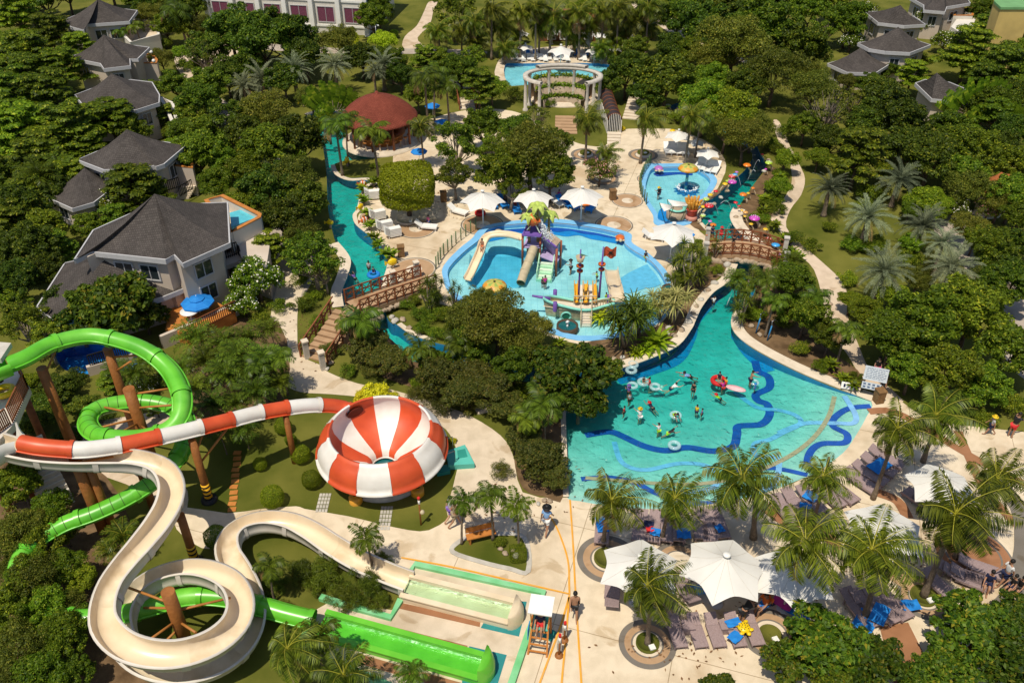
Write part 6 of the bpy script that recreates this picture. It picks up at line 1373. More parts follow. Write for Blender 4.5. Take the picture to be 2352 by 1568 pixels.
cloth('inflatable', 2020, 1070, .45, 1.3, .8, 'blue', 'shiny blue inflatable on the curved row of loungers', 'inflatable', .6)
single('swim_ring', MB().lathe([(.32+.17*math.cos(a), .17+.17*math.sin(a)) for a in np.linspace(0,2*PI,13)], n=24), 'magenta', 'pink swim ring leaning among bags beside the broad sunshade', 'swim ring', (*G(1764,1342,.1),.1))
single('swim_ring', MB().lathe([(.32+.15*math.cos(a), .15+.15*math.sin(a)) for a in np.linspace(0,2*PI,13)], n=24), 'red', 'red swim ring at the pole of the sunshade by the box tree', 'swim ring', (*G(1103,492,.05),.02))
# ================================================================== play pool
TW = G3(1240,600); tow = thing('bucket_tower', 'climbing tower with tipping orange bucket, slides and artificial palms in the play pool', 'play tower', TW)
P('purple', (.17,.09,.36), rough=.45); P('lilac', (.42,.34,.56), rough=.5, scale=2); P('mint', (.38,.66,.44), rough=.5); P('mintw', (.62,.74,.60), rough=.5); P('postred', (.33,.10,.05), rough=.5, scale=3); P('palmleaf', (.40,.50,.10), rough=.5, scale=3, var=.25); P('aqua', (.22,.60,.50), rough=.4); P('tubebeige', (.50,.42,.28), rough=.4)
z0 = -.32
for (px, py, h) in ((1200,604,2.5),(1212,578,2.5),(1240,602,2.5),(1248,582,2.3),(1277,626,2.0),(1287,606,2.0)): x, y = G(px,py); part(tow, 'post', MB().tube([(x,y,z0),(x,y,h)], .085, 10), 'postred', TW)
def quadslab(pts, th=.08): 
    mb = MB(); v = [G3(*p) for p in pts]; mb.add(v+[p-Vector((0,0,th)) for p in v], [(0,1,2,3),(7,6,5,4),(0,4,5,1),(1,5,6,2),(2,6,7,3),(3,7,4,0)]); return mb
part(tow, 'platform', quadslab([(1200,604-36,1.35),(1241,604-36,1.35),(1250,584-36,1.35),(1211,578-36,1.35)]), 'lilac', TW); part(tow, 'platform', quadslab([(1240,606-18,.7),(1279,622-18,.7),(1288,606-18,.7),(1250,588-18,.7)]), 'lilac', TW)
part(tow, 'roof_panel', quadslab([(1200,537,2.5),(1240,540,2.5),(1248,521,2.4),(1211,516,2.6)]), 'purple', TW); part(tow, 'log_roof', quadslab([(1243,536,2.3),(1277,566,2.0),(1289,551,2.05),(1254,526,2.35)], .14), 'stone', TW)
wm_ = MB(); a, b = Vector((*G(1249,584),0)), Vector((*G(1280,612),0))
for i in range(14): p = a.lerp(b, (i+.5)/14); wm_.tube([(p.x,p.y,.75),(p.x,p.y,1.9)], .07, 6)
part(tow, 'corrugated_wall', wm_, 'lilac', TW)
fr = MB()
for u, v_ in (((1200,540,2.5),(1212,516,2.55)),((1200,540,2.5),(1241,543,2.5)),((1241,543,2.5),(1250,520,2.5)),((1212,516,2.55),(1250,520,2.5)),((1243,540,2.3),(1278,568,1.95))): fr.bar(G3(*u), G3(*v_), .11)
part(tow, 'frame', fr, 'purple', TW)
tr_ = MB()
for u, v_ in (((1210,528,2.6),(1226,512,3.3)),((1240,535,2.6),(1228,512,3.3)),((1206,520,2.6),(1224,506,3.3)),((1244,522,2.6),(1230,506,3.3))): tr_.bar(G3(*u), G3(*v_), .06)
part(tow, 'bucket_frame', tr_, 'mintw', TW)
bc = G3(1225,506,3.45); bm = MB(); R_ = Matrix.Rotation(.75, 3, 'Y')
prof = [(.02,-.42),(.30,-.36),(.44,0),(.46,.32),(.42,.32),(.36,-.2),(.02,-.3)]; bm.lathe(prof, n=22); bm.v = [tuple(bc+R_@Vector(v)) for v in bm.v]
P('bucketorange', (.62,.14,.03), rough=.4, scale=3); part(tow, 'bucket', bm, 'bucketorange', TW)
def fake_palm(px, py, h, rp, bx_, by_):
    c_ = G3(px,py,h); r = rp/PPM(px,py,h); x, y = G(bx_,by_); part(tow, 'palm_trunk', MB().tube([(x,y,z0),(c_.x,c_.y,h)], [.14,.08], 8), P('palmtrunk', (.34,.27,.10), rough=.6, scale=6, var=.4), TW)
    mb = MB()
    for j in range(7):
        a = 2*PI*j/7+h; d = Vector((math.cos(a), math.sin(a), 0)); s_ = Vector((-d.y,d.x,0)); L, C_, R2 = [], [], []
        for q in range(7):
            t = q/6; p = c_+d*r*t+Vector((0,0,r*(.45*math.sin(PI*t*.75)-.55*t*t))); wv = .22*r/.8*math.sin(PI*min(.97,t*.86+.1))**.7
            L.append(p+s_*wv-Vector((0,0,.05))); C_.append(p+Vector((0,0,.03))); R2.append(p-s_*wv-Vector((0,0,.05)))
        mb.add(L+C_+R2, [(i+7,i+8,i+1,i) for i in range(6)]+[(i+14,i+15,i+8,i+7) for i in range(6)])
        mb.add([p-Vector((0,0,.05)) for p in L+R2], [(i,i+1,i+8,i+7) for i in range(6)])
    part(tow, 'palm_crown', mb, 'palmleaf', TW)
fake_palm(1235,475,4.3,26,1236,590); fake_palm(1215,498,3.7,22,1216,588); fake_palm(1261,494,3.3,24,1260,568)
def minichute(parent, pts, w_, m, off, nm, prof='u', z=0, rails=None):
    p = resample(smooth([tuple(G3(*q)) for q in pts], 6, False), .15); h = .22
    pr = [(-w_,h),(-w_,0),(-w_*.6,-.06),(w_*.6,-.06),(w_,0),(w_,h),(w_+.05,h),(w_+.05,-.04),(w_*.6,-.12),(-w_*.6,-.12),(-w_-.05,-.04),(-w_-.05,h)]
    return part(parent, nm, sweep(p, pr), m, off)
minichute(tow, [(1198,548,1.4),(1170,541,1.3),(1140,540,1.2),(1120,545,1.05),(1109,560,.85),(1103,580,.65),(1092,605,.4),(1082,628,.15),(1074,642,0)], .27, 'cream', TW, 'open_chute')
tb_ = resample(smooth([tuple(G3(*q)) for q in ((1226,570,1.35),(1220,586,1.1),(1212,606,.75),(1204,626,.4),(1196,650,.08))], 6, False), .12)
tp_ = part(tow, 'tube_chute', sweep(tb_, ringprof(.33, 16)), 'tubebeige', TW)
for i in (5,11,17): part(tp_, 'band', sweep(tb_, ringprof(.36, 16), None, True, min(i,len(tb_)-2), min(i+1,len(tb_)-1)), 'tubebeige', TW)
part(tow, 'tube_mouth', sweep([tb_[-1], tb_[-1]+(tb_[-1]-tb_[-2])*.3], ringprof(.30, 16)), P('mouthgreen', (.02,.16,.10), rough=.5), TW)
s0, s1 = G3(1256,602,.62), G3(1249,645,-.2); sd_ = (s1-s0); rz_ = math.atan2(sd_.y,sd_.x)
for i in range(6): p = s0.lerp(s1, (i+.5)/6); part(tow, 'step', MB().box((p.x,p.y,p.z-.05),(sd_.length/6-.02,1.0,.22),rz_), ('mintw','mint')[i%2], TW)
sn = Vector((sd_.y,-sd_.x,0)).normalized()
for q in (-1,1):
    mb = MB(); o = sn*q*.55; mb.bar(s0+o+Vector((0,0,.7)), s1+o+Vector((0,0,.7)), .06); mb.bar(s0+o+Vector((0,0,.3)), s1+o+Vector((0,0,.3)), .05)
    for i in range(6): p = s0.lerp(s1, i/5)+o; mb.bar(p-Vector((0,0,.2)), p+Vector((0,0,.7)), .05)
    part(tow, 'stair_rail', mb, 'mint', TW)
# falling water of the bucket
P('splash', (.80,.84,.86), rough=.3)
wf = MB(); rr_ = random.Random(5); wp = [G3(*q) for q in ((1237,505,3.3),(1246,520,2.9),(1253,536,2.5),(1262,548,2.25))]
for k in range(420):
    t = rr_.random()*2.98; i = int(t); p = wp[i].lerp(wp[i+1], t-i); s_ = .05+.06*t; wf.ball((p.x+rr_.gauss(0,s_), p.y+rr_.gauss(0,s_), p.z+rr_.gauss(0,s_)), .012+.035*rr_.random(), (1,1,2.2), 5, 3)
tag(link('falling_water', setmats(wf.mesh('falling_water'), 'splash')), 'white water falling from the tipping bucket', 'water', kind='stuff')
# play ship
SP = G3(1335,712); ship = thing('play_ship', 'play ship with turquoise gunwales, purple masts and yellow slides in the play pool', 'play ship', SP)
P('hull', (.42,.35,.22), rough=.6, scale=5, var=.25); P('shipdeck', (.66,.58,.48), rough=.6)
near = [(1247,684,1.25),(1262,693,1.0),(1290,702,.85),(1330,711,.75),(1360,711,.75),(1388,703,.9),(1412,696,1.15)]; farr = [(1247,684,1.25),(1262,680,1.0),(1288,683,.85),(1325,690,.75),(1360,690,.75),(1390,686,.9),(1412,690,1.15)]
nw = smooth([tuple(G3(*q)) for q in near], 4, False); fw = smooth([tuple(G3(*q)) for q in farr], 4, False); k = len(nw)
hb = MB(); hb.smooth = True; low = []
for A, sg in ((nw,1),(fw,-1)):
    lo = [(p[0]*.9+SP.x*.1, p[1]*.86+(SP.y+.4)*.14, -.3) for p in A]; hb.add(list(A)+lo, [((i,k+i,k+i+1,i+1) if sg > 0 else (i,i+1,k+i+1,k+i)) for i in range(k-1)])
part(ship, 'hull', hb, 'hull', SP); dk = MB(); dk.add([(p[0],p[1],.55) for p in nw]+[(p[0],p[1],.55) for p in fw], [(i,i+1,k+i+1,k+i) for i in range(k-1)]); part(ship, 'deck', dk, 'shipdeck', SP)
for A in (nw, fw): part(ship, 'gunwale', MB().tube(A, .10, 8), 'aqua', SP)
part(ship, 'bowsprit', MB().tube([G3(1264,686,1.15), G3(1222,679,1.35)], [.13,.07], 10), 'purple', SP)
for q in ((1275,672,1.1),(1275,700,1.1),(1399,684,1.2)): x,y = G(q[0],q[1],1.0); part(ship, 'capstan', MB().lathe([(.02,1.25),(.14,1.22),(.14,.5)],(x,y,0),10), 'purple', SP)
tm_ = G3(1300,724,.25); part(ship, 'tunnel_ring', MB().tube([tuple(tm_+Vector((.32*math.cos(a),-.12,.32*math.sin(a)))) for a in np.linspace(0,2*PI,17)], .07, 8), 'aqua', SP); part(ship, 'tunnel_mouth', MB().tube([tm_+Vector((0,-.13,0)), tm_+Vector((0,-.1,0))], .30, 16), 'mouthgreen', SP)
for (b0, t0_, nm) in (((1328,704),(1334,573,4.7),'fore'),((1374,706),(1386,567,4.7),'main')):
    B_ = Vector((*G(*b0),-.3)); T_ = G3(*t0_); ms = part(ship, 'mast', MB().tube([B_, B_.lerp(T_,.6), T_], [.085,.07,.045], 10), 'purple', SP)
    part(ms, 'ring', MB().lathe([(.26,.05),(.26,-.05),(.06,-.05)], tuple(B_.lerp(T_,.74)), 12), 'bucketorange', SP); part(ms, 'ring', MB().lathe([(.22,.05),(.22,-.05),(.06,-.05)], tuple(B_.lerp(T_,.66)), 12), 'bucketorange', SP)
    if nm == 'fore': part(ms, 'crows_nest', MB().lathe([(.20,-.25),(.32,.15),(.28,.15),(.05,-.2)], tuple(B_.lerp(T_,.86)), 14), 'tubebeige', SP)
fl_ = MB(); T_ = G3(1386,569,4.6); n = 9; fl_.smooth = True
fv = [T_+Vector((.05+.85*i/n, .10*math.sin(i*.9), -.75*j/4+.06*math.sin(i*.8))) for i in range(n+1) for j in range(5)]; fl_.add(fv, [(i*5+j,i*5+j+1,(i+1)*5+j+1,(i+1)*5+j) for i in range(n) for j in range(4)])
P('flagred', (.55,.10,.04), rough=.7); fg = part(ship, 'flag', fl_, 'flagred', SP); xm = MB(); c_ = T_+Vector((.48,-.13,-.32)); xm.bar(c_+Vector((-.2,0,-.18)), c_+Vector((.2,0,.18)), .06, .02); xm.bar(c_+Vector((-.2,0,.18)), c_+Vector((.2,0,-.18)), .06, .02); xm.ball(c_+Vector((0,-.01,.02)), .10, (1,.3,1), 8, 6); part(fg, 'emblem', xm, 'black', SP)
pf_ = [G3(*q) for q in ((1333,588,4.3),(1352,588,4.2),(1333,582,4.6))]; part(ship, 'pennant', MB().add(pf_, [(0,1,2)]), 'mint', SP)
for i, x in enumerate((1324,1345,1366)): minichute(ship, [(x,692,.95),(x,676,.7),(x-1,660,.3),(x-1,650,.02)], .10 if i != 1 else .14, 'yellow', SP, 'slide_rail')
for x in (1334,1356): minichute(ship, [(x,692,.85),(x,676,.6),(x,661,.2),(x,652,-.05)], .17, 'slidewhite', SP, 'slide_lane')
minichute(ship, [(1418,690,1.25),(1414,668,1.0),(1408,645,.55),(1405,630,.15),(1404,618,-.1)], .46, 'cream', SP, 'wide_slide')
g0, g1 = G3(1346,708,.75), G3(1346,750,-.25); gd = g1-g0
for i in range(7): p = g0.lerp(g1, (i+.5)/7); part(ship, 'gangway_step', MB().box((p.x,p.y,p.z-.05),(.62,gd.length/7-.03,.14)), 'shipdeck', SP)
for q in (-1,1):
    mb = MB(); o = Vector((q*.36,0,0)); mb.bar(g0+o+Vector((0,0,.6)), g1+o+Vector((0,0,.6)), .05); mb.bar(g0+o-Vector((0,0,.05)), g1+o-Vector((0,0,.05)), .08)
    for i in range(4): p = g0.lerp(g1, i/3)+o; mb.bar(p, p+Vector((0,0,.6)), .045)
    part(ship, 'gangway_rail', mb, 'tubebeige', SP)
railing(ship, SP, G(1360,706,.7), G(1410,697,.7), .6, .6, 'tubebeige', 8); railing(ship, SP, G(1318,694,.7), G(1368,694,.7), .6, .6, 'tubebeige', 6)
# mushrooms, fountains, statues
def capmb(r, n=20, seg=8): return MB().lathe([(.02,.40*r),(.35*r,.37*r),(.7*r,.24*r),(.93*r,.06*r),(r,-.06*r),(.94*r,-.11*r),(.5*r,-.02*r),(.05*r,.02*r)], n=n)
P('mushorange', (.66,.27,.03), rough=.4); P('mushgreen', (.30,.40,.09), rough=.4)
def sector_mushroom(px, py, rp, h, label, stem=True):
    x, y = G(px, py, h); r = rp/PPM(px, py, h); t = thing('mushroom_fountain', label, 'fountain', (x,y,0)); P('mushyellow', (.55,.42,.10), rough=.4)
    for i in range(12):
        mb = MB().lathe([(.10*r,.34*r),(.4*r,.32*r),(.62*r,.24*r)], n=2, a0=2*PI*i/12, a1=2*PI*(i+1)/12); mb.v = [(a,b,c_+h) for a,b,c_ in mb.v]; part(t, 'cap_panel', mb, ('mushyellow','mushgreen')[i%2])
        mb = MB().lathe([(.62*r,.24*r),(.9*r,.06*r),(r,-.10*r),(.9*r,-.12*r),(.3*r,-.02*r)], n=2, a0=2*PI*i/12, a1=2*PI*(i+1)/12); mb.v = [(a,b,c_+h) for a,b,c_ in mb.v]; part(t, 'cap_panel', mb, ('mushorange','mushyellow')[i%2])
    part(t, 'spout', MB().lathe([(.10*r,h+.38*r),(.02,h+.38*r)], n=10), 'black')
    for i in range(5): part(t, 'stem_band', MB().tube([(0,0,-.35+(h+.3)*i/5),(0,0,-.35+(h+.3)*(i+1)/5)], .13, 12), ('aqua','wallblue')[i%2])
    return t
sector_mushroom(1581,386,24,1.7,'large yellow and orange mushroom fountain in the small pool'); sector_mushroom(1136,655,29,.5,'low yellow and orange mushroom fountain half covered by tree leaves in the play pool')
x, y = G(1578,430); structure('pool_floor_stripe', fillmesh([(x+(1.05+.13*math.sin(12*a))*math.cos(a), y+(1.05+.13*math.sin(12*a))*math.sin(a)) for a in np.linspace(0,2*PI,97)[:-1]], [], -.335), 'wallblue')
sp = MB(); rr_ = random.Random(9)
for k in range(160): a = rr_.random()*2*PI; r = .78+rr_.gauss(0,.09); sp.ball((x+r*math.cos(a), y+r*math.sin(a), -.02+.06*rr_.random()), .03+.03*rr_.random(), (1,1,.6), 6, 4)
tag(link('water_foam', setmats(sp.mesh('water_foam'), 'splash')), 'ring of white splashes under the mushroom fountain', 'foam', kind='stuff')
def bubbler(px, py, rp, label):
    x, y = G(px,py); r = rp/PPM(px,py); t = thing('bubbling_basin', label, 'fountain', (x,y,0)); part(t, 'rim', MB().lathe([(r,-.3),(r,.22),(r*.86,.22),(r*.8,.05)], n=32), P('darkrim', (.08,.055,.035), rough=.7, scale=6)); part(t, 'water', MB().lathe([(r*.84,.12),(.02,.12)], n=32), 'darkwater')
    mb = MB(); rr_ = random.Random(int(px))
    for k in range(16): mb.ball((rr_.gauss(0,.05),rr_.gauss(0,.05),.12+.4*rr_.random()), .04+.03*rr_.random(), (1,1,1.5), 6, 4)
    part(t, 'jet', mb, 'splash')
bubbler(1303,752,25,'dark round bubbling basin at the foot of the ship gangway'); bubbler(1541,668,22,'dark round bubbling basin beside the pale screw pine')
MC = {'orange':(.70,.19,.02),'lilac':(.45,.16,.48),'blue':(.05,.32,.68),'red':(.62,.02,.03),'magenta':(.52,.05,.42),'lime':(.38,.58,.04),'yellow':(.75,.47,.02),'peach':(.70,.36,.10)}
for k_, v_ in MC.items(): P('cap_'+k_, v_, rough=.3, spec=.5)
P('mushstem', (.58,.46,.30), rough=.5)
MUSH = [(1610,150,'orange',55),(1470,245,'lilac',25),(1450,278,'blue',35),(1405,303,'red',48),(1410,378,'magenta',60),(1340,365,'lime',25),(1312,405,'yellow',38),(1185,505,'red',33),(1110,552,'yellow',38),(1055,612,'lime',45),(1095,700,'red',65),(1015,715,'yellow',35),(1012,835,'lime',38),(1108,912,'lilac',30),(1150,960,'orange',45),(1905,118,'lime',52),(1865,205,'magenta',20),(1690,462,'orange',28),(1558,548,'orange',52),(1625,532,'yellow',25),(1455,658,'red',32),(1503,705,'red',20),(1540,765,'yellow',22),(1590,790,'peach',35),(1580,845,'yellow',22),(1712,870,'magenta',75),(1665,950,'yellow',30),(1860,1020,'yellow',35),(1910,1150,'red',42),(2000,1230,'blue',60),(2055,1360,'lilac',40),(1815,5,'red',22)]
MUSH = [(1443.7+a*.16911, 353.6+b*.16911, c_, d*.16911) for a, b, c_, d in MUSH]+[(1699,655,'lime',15),(1722,646,'lilac',9),(1535,243,'lime',7),(1560,250,'magenta',7),(1588,262,'yellow',8),(1620,255,'orange',7),(1545,300,'yellow',7),(1570,270,'lilac',6)]
size = lambda r: 'large' if r > 9 else ('medium' if r > 5.5 else 'small')
seen_m = {}
for i, (px, py, cname, rp) in enumerate(MUSH):
    r = rp/PPM(px,py,.9); h = .55+r*.9; x, y = G(px,py,h); side = -1 if (px < 1700 and i < 15) else 1
    bx_, by_ = x+side*(.15+r*.8), y+.1*math.sin(i)
    t = thing('mushroom_sculpture', where(px, py, f'{size(rp)} {cname} mushroom'), 'mushroom', (bx_,by_,0), group='coloured mushrooms along the river')
    cm = capmb(r); cm.v = [(a+x-bx_, b+y-by_, c_+h) for a, b, c_ in cm.v]; cp_ = part(t, 'cap', cm, 'cap_'+cname)
    part(t, 'stem', MB().tube([(0,0,-.05),(.1*(x-bx_),.1*(y-by_),h*.4),(.7*(x-bx_),.7*(y-by_),h*.8),(x-bx_,y-by_,h)], [.16*min(1,r*2.2),.12*min(1,r*2.2),.09*min(1,r*2.2),.08*min(1,r*2.2)], 8), 'mushstem')
    if rp > 6 and cname in ('red','magenta','lime'):
        d = MB()
        for j in range(16): a = j*2.4; q = math.sqrt((j+.5)/16)*.85; d.ball((x-bx_+q*r*math.cos(a), y-by_+q*r*math.sin(a), h+.40*r*math.sqrt(max(0,1-q*q))), .035, (1,1,.5), 6, 4)
        part(cp_, 'dot', d, 'white')
# arcs of water from some mushrooms
for i, (px, py, dx, dy) in enumerate(((1682,405,20,25),(1655,468,25,15),(1699,652,-30,50),(1735,395,-18,20),(1628,470,22,25),(1680,520,-14,20),(1745,372,-16,20))):
    a = G3(px,py,1.1); b = G3(px+dx,py+dy,0); pts = [a.lerp(b,t)+Vector((0,0,.9*4*t*(1-t)*.6)) for t in np.linspace(0,1,12)]
    tag(link('water_jet', setmats(MB().tube(pts, .013, 5).mesh('jet'), 'splash')), ('thin arc of water leaping from a mushroom over the river'), 'water jet', 'thin water arcs over the river')
# coral pot sculpture
CP = G3(1587,505); cs = thing('coral_sculpture', 'giant orange coral fingers growing from a red ribbed pot', 'sculpture', CP)
P('coral', (.58,.28,.04), rough=.4, scale=4, var=.2); P('potred', (.38,.05,.03), rough=.4, scale=3); P('potpink', (.55,.24,.18), rough=.5)
part(cs, 'pot_base', MB().lathe([(.42,0),(.5,.2),(.44,.45),(.02,.46)], n=20), 'potpink'); part(cs, 'pot', MB().lathe([(.34,.45),(.44,.55),(.38,.66),(.47,.76),(.41,.88),(.52,1.0),(.46,1.08),(.02,1.0)], n=22), 'potred')
rr_ = random.Random(3)
for j in range(22):
    a = j*2.4; r = .42*math.sqrt((j+.5)/22); b = Vector((r*math.cos(a), r*math.sin(a), .95)); m_ = b*1.18+Vector((0,0,.15+.2*rr_.random())); e = Vector((b.x*1.75,b.y*1.75,1.65+.35*rr_.random())); part(cs, 'coral_finger', MB().tube([b,m_,e,e+Vector((0,0,.08))], [.085,.10,.095,.03], 8), 'coral')
sb2 = G3(1530,495); sb3 = thing('sail_shelter', 'small splash shelter of white sails on leaning poles by the small pool', 'shelter', sb2)
for pts in ([(1515,466,1.6),(1545,472,1.9),(1548,476,1.6),(1525,486,1.5)], [(1533,458,2.0),(1575,465,2.1),(1580,472,1.8),(1545,474,1.9)]):
    v = [G3(*q) for q in pts]; mb = MB(); mb.smooth = True; n = 6; gr = []
    for i in range(n+1):
        for j in range(n+1): u, w_ = i/n, j/n; gr.append(v[0].lerp(v[1],u).lerp(v[3].lerp(v[2],u), w_)-Vector((0,0,.35*math.sin(PI*u)*math.sin(PI*w_))))
    mb.add(gr, [(i*(n+1)+j,(i+1)*(n+1)+j,(i+1)*(n+1)+j+1,i*(n+1)+j+1) for i in range(n) for j in range(n)]); sl2 = part(sb3, 'sail', mb, 'canvas', sb2)
for q in ((1515,466,1.7,1527,500),(1548,474,2.0,1535,500),(1580,471,2.0,1562,505),(1533,458,2.1,1540,490)): part(sb3, 'pole', MB().tube([G3(q[0],q[1],q[2]),(*G(q[3],q[4]),-.3)], .03, 6), 'greenpost' if 'greenpost' in M else P('greenpost', (.10,.16,.06), rough=.6).name, sb2)
part(sb3, 'rock_table', MB().lathe([(.8,-.3),(.85,.3),(.6,.5),(.02,.52)], tuple(G3(1553,492)), 14), 'stone', sb2); part(sb3, 'basin', MB().lathe([(.75,.55),(.8,.62),(.5,.60)], tuple(G3(1553,492)), 14), 'aqua', sb2)
def turtle(px, py, s_, m, label, rz=0):
    t = thing('turtle_figure', label, 'figure', (*G(px,py,.05),.05), rz); part(t, 'shell', MB().ball((0,0,.08),.36*s_,(1,1.15,.6),14,7,z0=-.3), m); part(t, 'head', MB().ball((0,-.48*s_,.1),.13*s_,n=10,m=7), 'mushstem')
    for a in (.8,2.3,3.95,5.5): part(t, 'flipper', MB().ball((.36*s_*math.cos(a),.42*s_*math.sin(a),.02),.15*s_,(1,.8,.4),8,5), 'mushstem')
turtle(1424,548,1.0,'bucketorange','orange turtle figure on the blue edge of the play pool'); turtle(1513,389,1.1,'cap_lilac','pink and purple turtle figure on the edge of the small pool'); turtle(1145,534,.8,'tubebeige','beige sea animal figure behind the open chute',1.5)
def fish(px, py, s_, body, band_, label, h=.6, rz=0):
    s_ *= .55; h *= .7
    x, y = G(px,py); t = thing('fish_sculpture', label, 'sculpture', (x,y,0), rz); b = part(t, 'body', MB().ball((0,0,h),.42*s_,(1.25,.5,1),16,10), body)
    if band_:
        for q in (-.2,.18): part(b, 'stripe', MB().lathe([(.43*s_*math.sqrt(1-(q/.6)**2),-.04),(.43*s_*math.sqrt(1-(q/.6)**2),.04)],(0,0,0),16), band_); o = LASTPARTS[-1]; o.rotation_euler=(0,PI/2,0); o.location=(q*s_,0,h); o.scale=(1,.52,1)
    part(t, 'tail', MB().add([(-.45*s_,-.02,h),(-.85*s_,-.02,h+.3*s_),(-.85*s_,-.02,h-.3*s_),(-.45*s_,.02,h),(-.85*s_,.02,h+.3*s_),(-.85*s_,.02,h-.3*s_)],[(0,1,2),(5,4,3),(0,3,4,1),(1,4,5,2),(2,5,3,0)]), body); part(t, 'fin', MB().add([(-.2*s_,-.02,h+.36*s_),(.2*s_,-.02,h+.38*s_),(-.15*s_,-.02,h+.62*s_),(-.2*s_,.02,h+.36*s_),(.2*s_,.02,h+.38*s_),(-.15*s_,.02,h+.62*s_)],[(0,1,2),(5,4,3),(0,3,4,1),(1,4,5,2),(2,5,3,0)]), body)
    for q in (-1,1): part(t, 'eye', MB().ball((.38*s_,q*.12*s_,h+.1*s_),.06*s_,n=8,m=6), 'black')
    part(t, 'stand', MB().tube([(0,0,-.05),(0,0,h-.3*s_)], .09, 8), 'stone')
fish(835,432,1.15,'bucketorange','white','orange fish sculpture with white stripes on the river bank by the box tree'); fish(838,516,1.2,'bucketorange','white','orange striped fish sculpture lower down the lazy river bank',rz=.6); fish(903,616,1.3,'floatyellow',None,'yellow fish sculpture beside the gate post of the footbridge',.8,.4); fish(830,488,1.1,'floatyellow',None,'yellow fish sculpture between the two striped fish',.8,.9); fish(798,383,1.3,'floatyellow',None,'yellow fish sculpture on the small lawn by the bar pool',.9,1.2); fish(698,246,1.2,'floatyellow',None,'yellow fish sculpture behind the upper bend of the lazy river',.8,.3); fish(760,525,1.0,'floatyellow',None,'yellow fish sculpture glimpsed through the bare-branched tree',.8); fish(940,815,1.4,'floatyellow',None,'yellow fish sculpture in the river under the slender palm',.3,.5)
# pool fences with green posts
def pfence(pts, label, n):
    w_ = [Vector((*q,0)) for q in W(pts)]; t = thing('pool_fence', label, 'fence', w_[0]); rs_ = resample(w_, sum((b-a).length for a, b in zip(w_[:-1], w_[1:]))/n)
    for p in rs_: part(t, 'post', MB().tube([p, p+Vector((0,0,1.1))], .045, 7), 'greenpost', w_[0])
    mb = MB()
    for a, b in zip(rs_[:-1], rs_[1:]):
        for z in np.linspace(.15,1.0,6): mb.tube([a+Vector((0,0,z)), b+Vector((0,0,z))], .006, 4, caps=False)
        for q in np.linspace(0,1,6): p = a.lerp(b,q); mb.tube([p+Vector((0,0,.15)), p+Vector((0,0,1.0))], .006, 4, caps=False)
    part(t, 'wire_mesh', mb, 'greenpost', w_[0])
pfence([(1002,618),(1015,592),(1045,562),(1075,540),(1093,528)], 'green posted wire fence along the play pool edge', 10); pfence([(1494,377),(1478,400),(1468,425),(1472,450),(1484,470)], 'green posted fence along the small pool edge', 13)
# bins, boards, signs
bn = Proto('litter_bin','bin').add('body', MB().box((0,0,.42),(.5,.5,.84)), P('binbrown', (.20,.11,.045), rough=.8, scale=6, var=.3, bump=.5, bscale=12).name).add('lid', MB().box((0,0,.88),(.56,.56,.08)).lathe([(.15,.93),(.02,.93)],n=12), 'binbrown')
for q, l in (((922,588),'brown litter bin by the ringed paving near the yellow fish'),((2016,922),'brown litter bin at the end of the wave pool coping'),((1019,462),'brown litter bin behind the box tree'),((1407,458),'brown litter bin beside the mid sunshade')): bn.put(l, (*G(*q),0), .2, 1)
nb = thing('notice_board', 'grey notice board of two tilted panels at the corner of the wave pool', 'notice board', (*G(1998,905),0), -.35)
P('panelgrey', (.50,.54,.58), rough=.4, scale=6); P('panelink', (.08,.12,.2), rough=.6)
b1 = part(nb, 'panel', MB().box((0,0,1.55),(1.35,.06,.85),0,-.5), 'panelgrey'); tx_ = MB()
rr_ = random.Random(2)
for r_ in range(7):
    x0 = -.55
    while x0 < .5: l_ = .06+.12*rr_.random(); c_ = Vector((x0+l_/2,-.036,.32-.1*r_)); c_ = Matrix.Rotation(-.5,3,'X')@c_; tx_.box((c_.x,c_.y,c_.z+1.55),(l_,.004,.028),0,-.5); x0 += l_+.04
part(b1, 'lettering', tx_, 'panelink'); b2 = part(nb, 'lower_panel', MB().box((-.1,-.25,.8),(1.1,.06,.42),0,-.5), 'panelgrey'); pi_ = MB()
for r_ in range(2):
    for k in range(4): c_ = Matrix.Rotation(-.5,3,'X')@Vector((-.4+.26*k,-.036,.09-.18*r_)); pi_.box((c_.x-.1,c_.y-.25,c_.z+.8),(.15,.004,.11),0,-.5)
part(b2, 'pictogram', pi_, 'panelink')
for x in (-.5,.5): part(nb, 'leg', MB().box((x,.1,.7),(.07,.07,1.4)), 'black')
sg = thing('pool_sign', 'low white sign with pictograms standing on the wave pool coping', 'sign', (*G(1944,896),.06), -.3); part(sg, 'board', MB().box((0,0,.3),(.75,.04,.42),0,-.45), 'white'); im = MB(); im.lathe([(.13,0),(.10,0)],n=16); im.v = [tuple(Matrix.Rotation(PI/2-.45,3,'X')@Vector(v)+Vector((.18,-.028,.3))) for v in im.v]; part(sg, 'ban_ring', im, 'red'); part(sg, 'figure_mark', MB().box((-.18,-.025,.3),(.12,.004,.22),0,-.45), 'navy')
